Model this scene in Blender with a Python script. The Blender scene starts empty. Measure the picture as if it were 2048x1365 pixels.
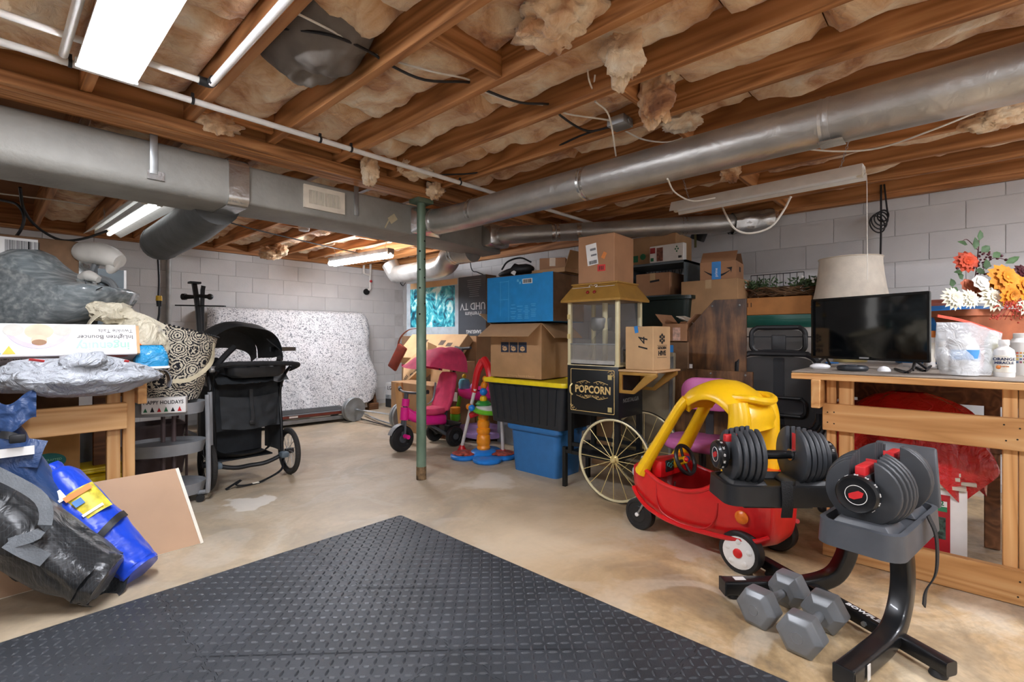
import bpy, bmesh, math, random
from mathutils import Vector, Matrix, Euler, noise
rnd = random.Random(7)
PI = math.pi
S = bpy.context.scene
C = S.collection
# ------------------------------------------------------------------ camera
FPX = 972.2; YAW = math.radians(42.7); HY = 673.0; EYE = 1.10
cam = bpy.data.cameras.new('camera'); camo = bpy.data.objects.new('camera', cam); C.objects.link(camo)
cam.sensor_width = 36; cam.lens = FPX / 2048 * 36; cam.shift_y = -(682.5 - HY) / 2048; cam.clip_start = .05
camo.location = (0, 0, EYE); camo.rotation_euler = (PI / 2, 0, YAW - PI / 2)
S.camera = camo
# ------------------------------------------------------------------ world, exposure
w = bpy.data.worlds.new('world'); S.world = w; w.use_nodes = True
w.node_tree.nodes['Background'].inputs[0].default_value = (1.0, .97, .94, 1)
w.node_tree.nodes['Background'].inputs[1].default_value = .5
S.view_settings.view_transform = 'Standard'; S.view_settings.look = 'None'
S.view_settings.gamma = 1; S.view_settings.use_curve_mapping = False
S.view_settings.exposure = 1.65
LAMP = 34.0      # radiance of a lit ceiling fixture
LAMP_FAR = 26.0   # radiance of the bare tubes at the back

# ------------------------------------------------------------------ survey helper: a photo point carried to a known plane of the room
FW = (math.cos(YAW), math.sin(YAW)); RT = (math.sin(YAW), -math.cos(YAW))
def at(x, y, z=None, X=None, Y=None, D=None):
    k = (x - 1024) / FPX; d = (FW[0] + k * RT[0], FW[1] + k * RT[1]); dz = (HY - y) / FPX
    if z is not None: D = (z - EYE) / dz
    elif X is not None: D = X / d[0]
    elif Y is not None: D = Y / d[1]
    return Vector((d[0] * D, d[1] * D, EYE + dz * D))

# ------------------------------------------------------------------ colour and material helpers
def lin(c):
    if isinstance(c, str):
        c = tuple(int(c[i:i + 2], 16) / 255 for i in (0, 2, 4))
    return tuple((v / 12.92 if v <= .04045 else ((v + .055) / 1.055) ** 2.4) for v in c) + (1,)
_M = {}
class NT:
    def __init__(s, name):
        s.m = bpy.data.materials.new(name); s.m.use_nodes = True; s.t = s.m.node_tree
        s.b = s.t.nodes['Principled BSDF']
    def n(s, typ, **k):
        o = s.t.nodes.new('ShaderNode' + typ)
        for a, v in k.items():
            if a.startswith('i_'):
                key = a[2:].replace('_', ' ')
                o.inputs[int(key) if key.isdigit() else key].default_value = v
            else: setattr(o, a, v)
        return o
    def l(s, a, b): s.t.links.new(a, b)
    def coords(s, scale=(1, 1, 1), rand=True, rot=(0, 0, 0)):
        tc = s.n('TexCoord'); mp = s.n('Mapping'); mp.inputs['Scale'].default_value = scale; mp.inputs['Rotation'].default_value = rot
        if rand:
            oi = s.n('ObjectInfo'); mu = s.n('VectorMath', operation='SCALE'); cx = s.n('CombineXYZ')
            for i in range(3): s.l(oi.outputs['Random'], cx.inputs[i])
            s.l(cx.outputs[0], mu.inputs[0]); mu.inputs['Scale'].default_value = 37.0
            ad = s.n('VectorMath', operation='ADD'); s.l(tc.outputs['Object'], ad.inputs[0]); s.l(mu.outputs[0], ad.inputs[1])
            s.l(ad.outputs[0], mp.inputs[0])
        else: s.l(tc.outputs['Object'], mp.inputs[0])
        return mp.outputs[0]
    def ramp(s, fac, stops):
        r = s.n('ValToRGB'); e = r.color_ramp.elements
        e[0].position = stops[0][0]; e[0].color = lin(stops[0][1]); e[1].position = stops[-1][0]; e[1].color = lin(stops[-1][1])
        for p, c in stops[1:-1]:
            q = e.new(p); q.color = lin(c)
        s.l(fac, r.inputs[0]); return r.outputs[0]
    def bump(s, h, strength=.3, dist=.01):
        b = s.n('Bump'); b.inputs['Strength'].default_value = strength; b.inputs['Distance'].default_value = dist
        s.l(h, b.inputs['Height']); s.l(b.outputs[0], s.b.inputs['Normal'])

def mat(name, col, rough=.55, metal=0., var=.06, scale=14., bump=0., bscale=60., coat=0., spec=.5, trans=0., alpha=1., sub=0.):
    """plain procedural material: a base colour broken up by noise, with optional fine relief"""
    if name in _M: return _M[name]
    t = NT(name); c = lin(col)
    v = t.coords(); nz = t.n('TexNoise'); nz.inputs['Scale'].default_value = scale; nz.inputs['Detail'].default_value = 4
    t.l(v, nz.inputs['Vector'])
    lo = tuple(max(0, x * (1 - var * 2.2)) for x in c[:3]) + (1,); hi = tuple(min(1, x * (1 + var * 2.2)) for x in c[:3]) + (1,)
    r = t.n('ValToRGB'); r.color_ramp.elements[0].position = .3; r.color_ramp.elements[1].position = .7
    r.color_ramp.elements[0].color = lo; r.color_ramp.elements[1].color = hi
    t.l(nz.outputs[0], r.inputs[0]); t.l(r.outputs[0], t.b.inputs['Base Color'])
    b = t.b.inputs; b['Roughness'].default_value = rough; b['Metallic'].default_value = metal
    b['Coat Weight'].default_value = coat; b['Specular IOR Level'].default_value = spec
    b['Transmission Weight'].default_value = trans; b['Alpha'].default_value = alpha
    if bump:
        n2 = t.n('TexNoise'); n2.inputs['Scale'].default_value = bscale; n2.inputs['Detail'].default_value = 5
        t.l(v, n2.inputs['Vector']); t.bump(n2.outputs[0], bump, .01)
    _M[name] = t.m; return t.m

def wood(name, stops, axis=1, scale=1.0, rough=.6, knots=True):
    if name in _M: return _M[name]
    t = NT(name); sc = [9 * scale] * 3; sc[axis] = .55 * scale
    v = t.coords(tuple(sc))
    nz = t.n('TexNoise'); nz.inputs['Scale'].default_value = 1.0; nz.inputs['Detail'].default_value = 1.5; nz.inputs['Distortion'].default_value = .35
    t.l(v, nz.inputs['Vector'])
    mu = t.n('Math', operation='MULTIPLY'); mu.inputs[1].default_value = 13.0; t.l(nz.outputs[0], mu.inputs[0])
    fr = t.n('Math', operation='PINGPONG'); fr.inputs[1].default_value = 1.0; t.l(mu.outputs[0], fr.inputs[0])
    n2 = t.n('TexNoise'); n2.inputs['Scale'].default_value = 9.0; n2.inputs['Detail'].default_value = 6; t.l(v, n2.inputs['Vector'])
    mx = t.n('Mix'); mx.data_type = 'FLOAT'; mx.inputs[0].default_value = .35; t.l(fr.outputs[0], mx.inputs[2]); t.l(n2.outputs[0], mx.inputs[3])
    col = t.ramp(mx.outputs[0], stops)
    oi = t.n('ObjectInfo'); hs = t.n('HueSaturation'); mr = t.n('MapRange'); mr.inputs[3].default_value = .8; mr.inputs[4].default_value = 1.16
    t.l(oi.outputs['Random'], mr.inputs[0]); t.l(mr.outputs[0], hs.inputs['Value']); t.l(col, hs.inputs['Color'])
    t.l(hs.outputs[0], t.b.inputs['Base Color']); t.b.inputs['Roughness'].default_value = rough
    t.bump(mx.outputs[0], .15, .003)
    _M[name] = t.m; return t.m

def emit(name, col, strength):
    if name in _M: return _M[name]
    t = NT(name); t.b.inputs['Base Color'].default_value = lin(col); t.b.inputs['Emission Color'].default_value = lin(col)
    t.b.inputs['Emission Strength'].default_value = strength; _M[name] = t.m; return t.m

# ------------------------------------------------------------------ mesh helpers
def rotm(rx=0, ry=0, rz=0, loc=(0, 0, 0)):
    return Matrix.Translation(Vector(loc)) @ Euler((rx, ry, rz)).to_matrix().to_4x4()
def frame(p0, p1, up=(0, 0, 1)):
    """matrix with z along p0->p1, origin p0"""
    p0 = Vector(p0); z = (Vector(p1) - p0).normalized(); u = Vector(up)
    if abs(z.dot(u)) > .98: u = Vector((1, 0, 0)) if abs(z.x) < .9 else Vector((0, 1, 0))
    x = u.cross(z).normalized(); y = z.cross(x)
    m = Matrix((x, y, z)).transposed().to_4x4(); m.translation = p0; return m
def spline(pts, n=6, closed=False):
    P = [Vector(p) for p in pts]; out = []; k = len(P)
    if k < 3: return P
    rng = range(k if closed else k - 1)
    for i in rng:
        a = P[(i - 1) % k] if closed or i > 0 else P[0] * 2 - P[1]
        b = P[i]; c = P[(i + 1) % k]; d = P[(i + 2) % k] if closed or i + 2 < k else P[-1] * 2 - P[-2]
        for j in range(n):
            t = j / n
            out.append(.5 * ((2 * b) + (c - a) * t + (2 * a - 5 * b + 4 * c - d) * t * t + (3 * b - a - 3 * c + d) * t ** 3))
    if not closed: out.append(P[-1].copy())
    return out
def rrect(w, h, r, n=4, cx=0, cy=0):
    out = []
    for sx, sy, a0 in ((1, 1, 0), (-1, 1, 90), (-1, -1, 180), (1, -1, 270)):
        for i in range(n + 1):
            a = math.radians(a0 + 90 * i / n)
            out.append((cx + sx * (w / 2 - r) + r * math.cos(a), cy + sy * (h / 2 - r) + r * math.sin(a)))
    return out
class M:
    def __init__(s): s.v = []; s.f = []
    def add(s, vs, fs, m=None):
        o = len(s.v)
        s.v += [tuple((m @ Vector(v)) if m is not None else Vector(v)) for v in vs]
        s.f += [tuple(i + o for i in f) for f in fs]; return s
    def box(s, c, d, m=None):
        x, y, z = (q / 2 for q in d)
        vs = [(c[0] + a * x, c[1] + b * y, c[2] + e * z) for a, b, e in ((-1, -1, -1), (1, -1, -1), (1, 1, -1), (-1, 1, -1), (-1, -1, 1), (1, -1, 1), (1, 1, 1), (-1, 1, 1))]
        return s.add(vs, [(3, 2, 1, 0), (4, 5, 6, 7), (0, 1, 5, 4), (1, 2, 6, 5), (2, 3, 7, 6), (3, 0, 4, 7)], m)
    def loft(s, rings, closed=True, cap=True, m=None):
        n = len(rings[0]); vs = [p for r in rings for p in r]; fs = []
        for i in range(len(rings) - 1):
            for j in range(n if closed else n - 1):
                k = (j + 1) % n; fs.append((i * n + j, i * n + k, (i + 1) * n + k, (i + 1) * n + j))
        if cap and closed:
            fs.append(tuple(range(n - 1, -1, -1))); e = (len(rings) - 1) * n; fs.append(tuple(range(e, e + n)))
        return s.add(vs, fs, m)
    def cyl(s, p0, p1, r0, r1=None, n=16, m=None, cap=True):
        r1 = r0 if r1 is None else r1; f = frame(p0, p1); L = (Vector(p1) - Vector(p0)).length
        rings = [[f @ Vector((r * math.cos(2 * PI * i / n), r * math.sin(2 * PI * i / n), z)) for i in range(n)] for r, z in ((r0, 0), (r1, L))]
        return s.loft(rings, True, cap, m)
    def tube(s, pts, r, n=8, res=5, closed=False, m=None, sq=None):
        P = spline(pts, res, closed) if res > 1 else [Vector(p) for p in pts]
        rr = r if isinstance(r, (list, tuple)) else None; rings = []; x = None
        for i, p in enumerate(P):
            a = P[i - 1] if i > 0 else (P[-1] if closed else p); b = P[(i + 1) % len(P)] if (i + 1 < len(P) or closed) else p
            z = (b - a).normalized()
            if z.length < .5: z = Vector((0, 0, 1))
            if x is None:
                u = Vector((0, 0, 1)) if abs(z.z) < .9 else Vector((1, 0, 0)); x = u.cross(z).normalized()
            else: x = (x - z * x.dot(z)).normalized()
            y = z.cross(x)
            q = r
            if rr:
                t = i / max(1, len(P) - 1) * (len(rr) - 1); k = min(int(t), len(rr) - 2); q = rr[k] + (rr[k + 1] - rr[k]) * (t - k)
            if sq: rings.append([p + x * cx * q + y * cy * q for cx, cy in sq])
            else: rings.append([p + x * math.cos(2 * PI * j / n) * q + y * math.sin(2 * PI * j / n) * q for j in range(n)])
        if closed: rings.append(rings[0]); return s.loft(rings, True, False, m)
        return s.loft(rings, True, True, m)
    def lathe(s, prof, n=24, m=None, arc=2 * PI):
        rings = [[(r * math.cos(arc * i / n), r * math.sin(arc * i / n), z) for i in range(n)] for r, z in prof]
        return s.loft(rings, True, True, m)
    def ring(s, R, r, n=32, k=8, m=None, sx=1., flat=1.):
        rings = []
        for i in range(n + 1):
            a = 2 * PI * i / n
            rings.append([((R + r * math.cos(2 * PI * j / k)) * math.cos(a), (R + r * math.cos(2 * PI * j / k)) * math.sin(a) * sx, r * flat * math.sin(2 * PI * j / k)) for j in range(k)])
        return s.loft(rings, True, False, m)
    def prism(s, poly, h, m=None):
        return s.loft([[(x, y, 0) for x, y in poly], [(x, y, h) for x, y in poly]], True, True, m)
    def frame_prism(s, outer, inner, h, m=None):
        n = len(outer); vs = [(x, y, z) for z in (0, h) for P in (outer, inner) for x, y in P]; fs = []
        for j in range(n):
            k = (j + 1) % n
            fs += [(k, j, n + j, n + k), (2 * n + j, 2 * n + k, 3 * n + k, 3 * n + j), (j, k, 2 * n + k, 2 * n + j), (n + k, n + j, 3 * n + j, 3 * n + k)]
        return s.add(vs, fs, m)
    def grid(s, fn, nu, nv, m=None, cu=False):
        vs = [fn(i / (nu if cu else nu - 1), j / (nv - 1)) for j in range(nv) for i in range(nu)]; fs = []
        for j in range(nv - 1):
            for i in range(nu if cu else nu - 1):
                k = (i + 1) % nu; fs.append((j * nu + i, j * nu + k, (j + 1) * nu + k, (j + 1) * nu + i))
        return s.add(vs, fs, m)
    def ball(s, c, r, n=14, k=9, m=None):
        r = (r, r, r) if not isinstance(r, (tuple, list)) else r
        rings = []
        for i in range(k):
            t = PI * (i + .02) / (k - 1 + .04); rings.append([(c[0] + r[0] * math.sin(t) * math.cos(2 * PI * j / n), c[1] + r[1] * math.sin(t) * math.sin(2 * PI * j / n), c[2] - r[2] * math.cos(t)) for j in range(n)])
        return s.loft(rings, True, True, m)
    def strap(s, pts, wd, side, th=.002, res=5, m=None):
        """flat ribbon through pts; side = width direction (vector or list)"""
        P = spline(pts, res); rings = []; n = len(P)
        for i, p in enumerate(P):
            t = (P[min(i + 1, n - 1)] - P[max(i - 1, 0)]).normalized()
            sd = Vector(side[min(int(i / max(1, n - 1) * len(side)), len(side) - 1)]) if isinstance(side, list) else Vector(side)
            sd = (sd - t * sd.dot(t)).normalized(); nn = t.cross(sd)
            rings.append([p - sd * wd / 2 - nn * th / 2, p + sd * wd / 2 - nn * th / 2, p + sd * wd / 2 + nn * th / 2, p - sd * wd / 2 + nn * th / 2])
        return s.loft(rings, True, True, m)
    def mesh(s, smooth=35, bev=0., seg=2, weld=False):
        me = bpy.data.meshes.new('m'); me.from_pydata(s.v, [], s.f)
        bm = bmesh.new(); bm.from_mesh(me)
        if weld: bmesh.ops.remove_doubles(bm, verts=bm.verts, dist=1e-5)
        bmesh.ops.recalc_face_normals(bm, faces=bm.faces)
        if bev:
            ed = [e for e in bm.edges if len(e.link_faces) == 2 and e.calc_face_angle(0) > .6]
            bmesh.ops.bevel(bm, geom=ed, offset=bev, segments=seg, profile=.5, affect='EDGES', clamp_overlap=True)
        bm.to_mesh(me); bm.free()
        if smooth:
            me.shade_smooth(); me.set_sharp_from_angle(angle=math.radians(smooth))
        return me
    def build(s, name, m, parent=None, loc=None, rot=None, **k):
        return O(name, s.mesh(**k), m, parent, loc, rot)
def O(name, me, m, parent=None, loc=None, rot=None):
    if m is not None and not me.materials: me.materials.append(m)
    if me.name == 'm' or me.name.startswith('m.'): me.name = name
    o = bpy.data.objects.new(name, me); C.objects.link(o)
    if parent is not None: o.parent = parent
    if loc is not None: o.location = loc
    if rot is not None: o.rotation_euler = rot
    return o
def tag(o, label=None, cat=None, group=None, kind=None):
    if label: o['label'] = label
    if cat: o['category'] = cat
    if group: o['group'] = group
    if kind: o['kind'] = kind
    return o
def T(name, label, cat, loc=(0, 0, 0), rz=0., group=None, rot=None):
    o = bpy.data.objects.new(name, None); C.objects.link(o); o.empty_display_size = .1
    o.location = loc; o.rotation_euler = rot if rot else (0, 0, rz)
    return tag(o, label, cat, group)
def dup(root, loc=None, rot=None, label=None, parent=None):
    r = root.copy(); C.objects.link(r)
    if loc is not None: r.location = loc
    if rot is not None: r.rotation_euler = rot
    if label: r['label'] = label
    for ch in root.children:
        c = ch.copy(); C.objects.link(c); c.parent = r
        for g in ch.children:
            d = g.copy(); C.objects.link(d); d.parent = c
    return r
def text(s, size, m, parent, mtx, name='lettering', bold=0., ext=.0006, sx=1., space=1., align='CENTER', shear=0.):
    cu = bpy.data.curves.new('t', 'FONT'); cu.body = s; cu.size = size; cu.extrude = ext; cu.offset = bold; cu.align_x = align; cu.align_y = 'CENTER'
    cu.space_character = space; cu.shear = shear; cu.resolution_u = 2; cu.space_line = .85
    o = bpy.data.objects.new('t', cu); me = bpy.data.meshes.new_from_object(o); bpy.data.objects.remove(o); bpy.data.curves.remove(cu)
    me.transform(mtx @ Matrix.Diagonal((sx, 1, 1, 1))); me.name = name; me.materials.clear()
    return O(name, me, m, parent)
def face_m(o, right, up):
    """matrix of a printed face: origin o, x = right, y = up, z out of the face"""
    r = Vector(right).normalized(); u = Vector(up).normalized(); n = r.cross(u)
    m = Matrix((r, u, n)).transposed().to_4x4(); m.translation = Vector(o); return m
ROT180 = Matrix.Rotation(PI, 4, 'Z')
# ================================================================== materials of the place
JOIST = wood('joist pine', [(.0, '7d4f2a'), (.35, 'a36b39'), (.7, 'c08450'), (1., 'd09a62')], axis=1)
JOISTX = wood('blocking pine', [(.0, '7d4f2a'), (.35, 'a36b39'), (.7, 'c08450'), (1., 'd09a62')], axis=0)
PINE_Y = wood('bench pine y', [(.0, 'a8743c'), (.4, 'c9945a'), (1., 'dcb079')], axis=1)
PINE_X = wood('bench pine x', [(.0, 'a8743c'), (.4, 'c9945a'), (1., 'dcb079')], axis=0)
PINE_Z = wood('bench pine z', [(.0, 'a8743c'), (.4, 'c9945a'), (1., 'dcb079')], axis=2)
XW = 4.83; YW = 6.98; CB = .2032
STAINS = [(490, 1005, 1, 1, .12, .15, 'ddd9d0', .7), (985, 965, 1, 1, .16, .24, 'd6d0c4', .6), (1370, 1095, 1.3, .8, .12, .16, 'd9d0c2', .45), (640, 905, 1, 1, .2, .5, '8d7d68', .5), (560, 950, .8, 1, .1, .4, 'a07c52', .4), (1100, 1000, 1, .8, .2, .6, 'b3976f', .35), (1200, 1120, .7, 1, .2, .6, 'c9a982', .4), (1050, 1075, .8, .8, .1, .5, 'dcc6a6', .5), (780, 985, .6, 1, .15, .5, '9c8a70', .4)]
def floor_mat():
    t = NT('stained concrete'); v = t.coords(rand=False)
    n1 = t.n('TexNoise'); n1.inputs['Scale'].default_value = 1.5; n1.inputs['Detail'].default_value = 9; n1.inputs['Roughness'].default_value = .66; n1.inputs['Distortion'].default_value = .9
    t.l(v, n1.inputs['Vector'])
    c1 = t.ramp(n1.outputs[0], [(.34, '86745c'), (.44, 'ad926b'), (.52, 'c6aa82'), (.6, 'd6c3a4'), (.68, 'c4b193')])
    n2 = t.n('TexNoise'); n2.inputs['Scale'].default_value = 2.3; n2.inputs['Detail'].default_value = 8; n2.inputs['Roughness'].default_value = .7; n2.inputs['Distortion'].default_value = 1.2
    t.l(v, n2.inputs['Vector'])
    m2 = t.ramp(n2.outputs[0], [(.5, '000000'), (.62, 'cccccc')])
    mx = t.n('Mix'); mx.data_type = 'RGBA'; mx.inputs[7].default_value = lin('97866d'); t.l(m2, mx.inputs[0]); t.l(c1, mx.inputs[6])
    n3 = t.n('TexNoise'); n3.inputs['Scale'].default_value = 1.7; n3.inputs['Detail'].default_value = 7; n3.inputs['Distortion'].default_value = 2.0
    mp = t.n('Mapping'); mp.inputs['Location'].default_value = (5, 3, 0); t.l(v, mp.inputs[0]); t.l(mp.outputs[0], n3.inputs['Vector'])
    m3 = t.ramp(n3.outputs[0], [(.55, '000000'), (.62, 'b0b0b0')])
    mx2 = t.n('Mix'); mx2.data_type = 'RGBA'; mx2.inputs[7].default_value = lin('d9d0c0'); t.l(m3, mx2.inputs[0]); t.l(mx.outputs[2], mx2.inputs[6])
    n4 = t.n('TexNoise'); n4.inputs['Scale'].default_value = 34; n4.inputs['Detail'].default_value = 5; t.l(v, n4.inputs['Vector'])
    m4 = t.ramp(n4.outputs[0], [(.3, 'd8d8d8'), (.6, 'ffffff')])
    mx3 = t.n('Mix'); mx3.data_type = 'RGBA'; mx3.blend_type = 'MULTIPLY'; mx3.inputs[0].default_value = .55; t.l(mx2.outputs[2], mx3.inputs[6]); t.l(m4, mx3.inputs[7])
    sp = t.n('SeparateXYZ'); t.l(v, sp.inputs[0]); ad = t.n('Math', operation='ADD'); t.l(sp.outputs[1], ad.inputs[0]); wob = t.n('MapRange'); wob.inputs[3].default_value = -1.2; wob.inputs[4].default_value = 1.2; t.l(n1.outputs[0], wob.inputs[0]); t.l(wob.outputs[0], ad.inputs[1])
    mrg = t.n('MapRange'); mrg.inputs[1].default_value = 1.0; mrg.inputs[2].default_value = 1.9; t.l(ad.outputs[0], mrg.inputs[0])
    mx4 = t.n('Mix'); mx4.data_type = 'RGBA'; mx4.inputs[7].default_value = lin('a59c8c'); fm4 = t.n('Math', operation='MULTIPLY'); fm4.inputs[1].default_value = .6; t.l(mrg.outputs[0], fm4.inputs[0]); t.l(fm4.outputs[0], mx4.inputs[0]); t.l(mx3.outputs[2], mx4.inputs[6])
    cur = mx4.outputs[2]
    dn = t.n('VectorMath', operation='SCALE'); dn.inputs['Scale'].default_value = .5; nv = t.n('TexNoise'); nv.inputs['Scale'].default_value = 5; nv.inputs['Detail'].default_value = 6; t.l(v, nv.inputs['Vector']); t.l(nv.outputs['Color'], dn.inputs[0])
    av = t.n('VectorMath', operation='ADD'); t.l(v, av.inputs[0]); t.l(dn.outputs[0], av.inputs[1])
    for (px, py, sx, sy, r0, r1, colr, amt) in STAINS:
        c_ = at(px, py, z=0); mp_ = t.n('Mapping'); mp_.vector_type = 'POINT'; mp_.inputs['Location'].default_value = (-(c_.x + .25) * sx, -(c_.y + .25) * sy, -.25); mp_.inputs['Scale'].default_value = (sx, sy, 0); t.l(av.outputs[0], mp_.inputs[0])
        mp_.inputs['Location'].default_value = (-(c_.x + .25) * sx, -(c_.y + .25) * sy, 0)
        ln = t.n('VectorMath', operation='LENGTH'); t.l(mp_.outputs[0], ln.inputs[0]); ms = t.n('MapRange'); ms.inputs[1].default_value = r0; ms.inputs[2].default_value = r1; ms.inputs[3].default_value = amt; ms.inputs[4].default_value = 0; t.l(ln.outputs['Value'], ms.inputs[0])
        mz = t.n('Mix'); mz.data_type = 'RGBA'; mz.inputs[7].default_value = lin(colr); t.l(ms.outputs[0], mz.inputs[0]); t.l(cur, mz.inputs[6]); cur = mz.outputs[2]
    t.l(cur, t.b.inputs['Base Color'])
    rr = t.n('MapRange'); rr.inputs[3].default_value = .32; rr.inputs[4].default_value = .62; t.l(n2.outputs[0], rr.inputs[0]); t.l(rr.outputs[0], t.b.inputs['Roughness'])
    t.bump(n2.outputs[0], .12, .006); return t.m
def block_mat():
    t = NT('painted concrete block'); v = t.coords()
    n1 = t.n('TexNoise'); n1.inputs['Scale'].default_value = 3; n1.inputs['Detail'].default_value = 3; t.l(v, n1.inputs['Vector'])
    c = t.ramp(n1.outputs[0], [(.3, 'c9c9c9'), (.7, 'd8d7d6')])
    oi = t.n('ObjectInfo'); mr = t.n('MapRange'); mr.inputs[3].default_value = .94; mr.inputs[4].default_value = 1.05; hs = t.n('HueSaturation')
    t.l(oi.outputs['Random'], mr.inputs[0]); t.l(mr.outputs[0], hs.inputs['Value']); t.l(c, hs.inputs['Color']); t.l(hs.outputs[0], t.b.inputs['Base Color'])
    n2 = t.n('TexNoise'); n2.inputs['Scale'].default_value = 90; n2.inputs['Detail'].default_value = 3; t.l(v, n2.inputs['Vector'])
    t.bump(n2.outputs[0], .35, .004); t.b.inputs['Roughness'].default_value = .8; return t.m
BLOCK = block_mat(); MORTAR = mat('painted mortar', 'c4c3c2', .9, var=.05)

# ================================================================== setting: floor and walls
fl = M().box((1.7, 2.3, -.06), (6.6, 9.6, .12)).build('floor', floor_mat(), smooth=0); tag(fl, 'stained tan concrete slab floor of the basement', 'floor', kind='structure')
ZTOP = 1.1 + .987 + .095
bme = M().box((0, 0, 0), (.402, .02, CB - .0045)).mesh(bev=.002, seg=1, smooth=0)
hme = M().box((0, 0, 0), (.2, .02, CB - .003)).mesh(bev=.003, seg=1, smooth=0)
tme = M().box((0, 0, 0), (.402, .02, .09)).mesh(bev=.003, seg=1, smooth=0)
def blockwall(name, label, p, q, inward, phase, rows=12):
    """courses of block along p->q (2D), faces looking along inward"""
    p = Vector((*p, 0)); q = Vector((*q, 0)); L = (q - p).length; d = (q - p).normalized(); nrm = Vector((*inward, 0))
    cen = (p + q) / 2 - nrm * .06; ang = math.atan2(d.y, d.x)
    wl = M().box((0, 0, ZTOP / 2), (L, .10, ZTOP)).build(name, MORTAR, loc=cen, rot=(0, 0, ang), smooth=0)
    tag(wl, label, 'wall', kind='structure')
    z1 = 1.1 + .987                                   # a bed joint seen in the photograph
    if rows == 0: return wl
    for r in range(rows):
        zt = z1 - (r - 1) * CB; zc = zt - CB / 2
        me = bme
        if r == 0: zc = z1 + .048; me = tme
        if zc < -.02: break
        s0 = phase + (CB if r % 2 else 0) - 4 * CB
        k = 0
        while True:
            a = s0 + k * 2 * CB; k += 1
            if a > L + .01: break
            if a + 2 * CB < .02: continue
            if me is bme and a < 0 and a + 2 * CB < .3:
                b = O('concrete_block', hme, BLOCK, wl, (CB / 2 - L / 2, -.05 if False else 0, zc))
            elif me is bme and a + 2 * CB > L + .02:
                if L - a < .12: break
                b = O('concrete_block', hme, BLOCK, wl, (a + CB / 2 - L / 2, 0, zc))
            else: b = O('concrete_block', me, BLOCK, wl, (a + CB - L / 2, 0, zc))
            side = 1 if Vector((-math.sin(ang), math.cos(ang), 0)).dot(nrm) > 0 else -1
            b.location.y = side * .0455
    return wl
# right wall (parallel to the joists) and back wall; bond phases read off the photograph
blockwall('wall_right', 'white painted concrete block wall behind the stacked storage and workbench', (XW, YW), (XW, -1.6), (-1, 0), (YW - 1.802) % (2 * CB), 12)
blockwall('wall_back', 'white painted concrete block wall behind the sheeted mattress and treadmill', (-1.2, YW), (XW, YW), (0, -1), (1.822 + 1.2 - CB) % (2 * CB), 12)
blockwall('wall_left', 'plain painted wall on the left of the basement beyond the frame', (-1.5, 7.0), (-1.5, -2.4), (1, 0), 0, 0)
blockwall('wall_front', 'plain painted wall behind the camera', (-1.5, -2.4), (4.9, -2.4), (0, 1), 0, 0)

# ================================================================== setting: ceiling framing
ZJ = 2.215; ZS = 2.45
SUB = mat('subfloor plywood', '8a5f3c', .8, var=.12, scale=3)
ce = M().box((1.7, 2.3, ZS + .01), (6.6, 9.6, .02)).build('ceiling', SUB, smooth=0); tag(ce, 'open basement ceiling of pine joists and pink fibreglass insulation', 'ceiling', kind='structure')
jx = [1.53 + .406 * k for k in range(-7, 9)]
jme1 = M().box((0, 0, 0), (.04, 5.3, ZS - ZJ)).mesh(bev=.003, seg=1, smooth=0)
jme2 = M().box((0, 0, 0), (.04, 3.95, ZS - ZJ)).mesh(bev=.003, seg=1, smooth=0)
for x in jx:
    O('joist', jme1, JOIST, ce, (x, .32, (ZS + ZJ) / 2))
    O('joist', jme2, JOIST, ce, (x + .04, 5.02, (ZS + ZJ) / 2))
# girder of three plies with ledger strips
for i, y in enumerate((2.965, 3.005, 3.045)):
    M().box((0, 0, 0), (6.3, .038, .27)).build('girder_ply', JOISTX, ce, (1.68, y + .02, 2.15 + .135), bev=.003, seg=1, smooth=0)
M().box((0, 0, 0), (6.3, .04, .055)).build('ledger_strip', JOISTX, ce, (1.68, 2.943, 2.185), bev=.003, seg=1, smooth=0)
M().box((0, 0, 0), (6.3, .04, .055)).build('ledger_strip', JOISTX, ce, (1.68, 3.107, 2.185), bev=.003, seg=1, smooth=0)
# sill plates on the block walls
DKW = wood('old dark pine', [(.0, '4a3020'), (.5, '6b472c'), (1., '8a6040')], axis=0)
M().box((0, 0, 0), (.14, 8.5, .035)).build('sill_plate', JOIST, ce, (XW + .02, 2.7, ZTOP + .018), smooth=0)
M().box((0, 0, 0), (6, .14, .035)).build('sill_plate', JOISTX, ce, (1.8, YW + .02, ZTOP + .018), smooth=0)
M().box((0, 0, 0), (6, .04, ZS - ZJ)).build('rim_joist', JOISTX, ce, (1.8, YW + .0, (ZS + ZJ) / 2), smooth=0)
# solid blocking between the joists
bl = M().box((0, 0, 0), (.366, .04, .14)).mesh(bev=.003, seg=1, smooth=0)
bl2 = M().box((0, 0, 0), (.366, .038, .22)).mesh(bev=.003, seg=1, smooth=0)
for i, x in enumerate(jx[:-1]):
    if i in (9, 10, 12, 14): O('blocking', bl, JOISTX, ce, (x + .203, 1.13 + rnd.uniform(-.02, .02), ZJ + .075), (.25, 0, 0))
    if i in (6,): O('blocking', bl2, JOISTX, ce, (x + .203, 1.47, ZJ + .112))
    if i in (8,): O('blocking', bl, JOISTX, ce, (x + .203, 1.13, ZJ + .075), (.2, 0, 0))
    if i % 2 == 0: O('blocking', bl, JOISTX, ce, (x + .24, 5.1, ZJ + .09))
    if i > 4: O('blocking', bl, JOISTX, ce, (x + .203, 2.86, ZJ + .10))
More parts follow.
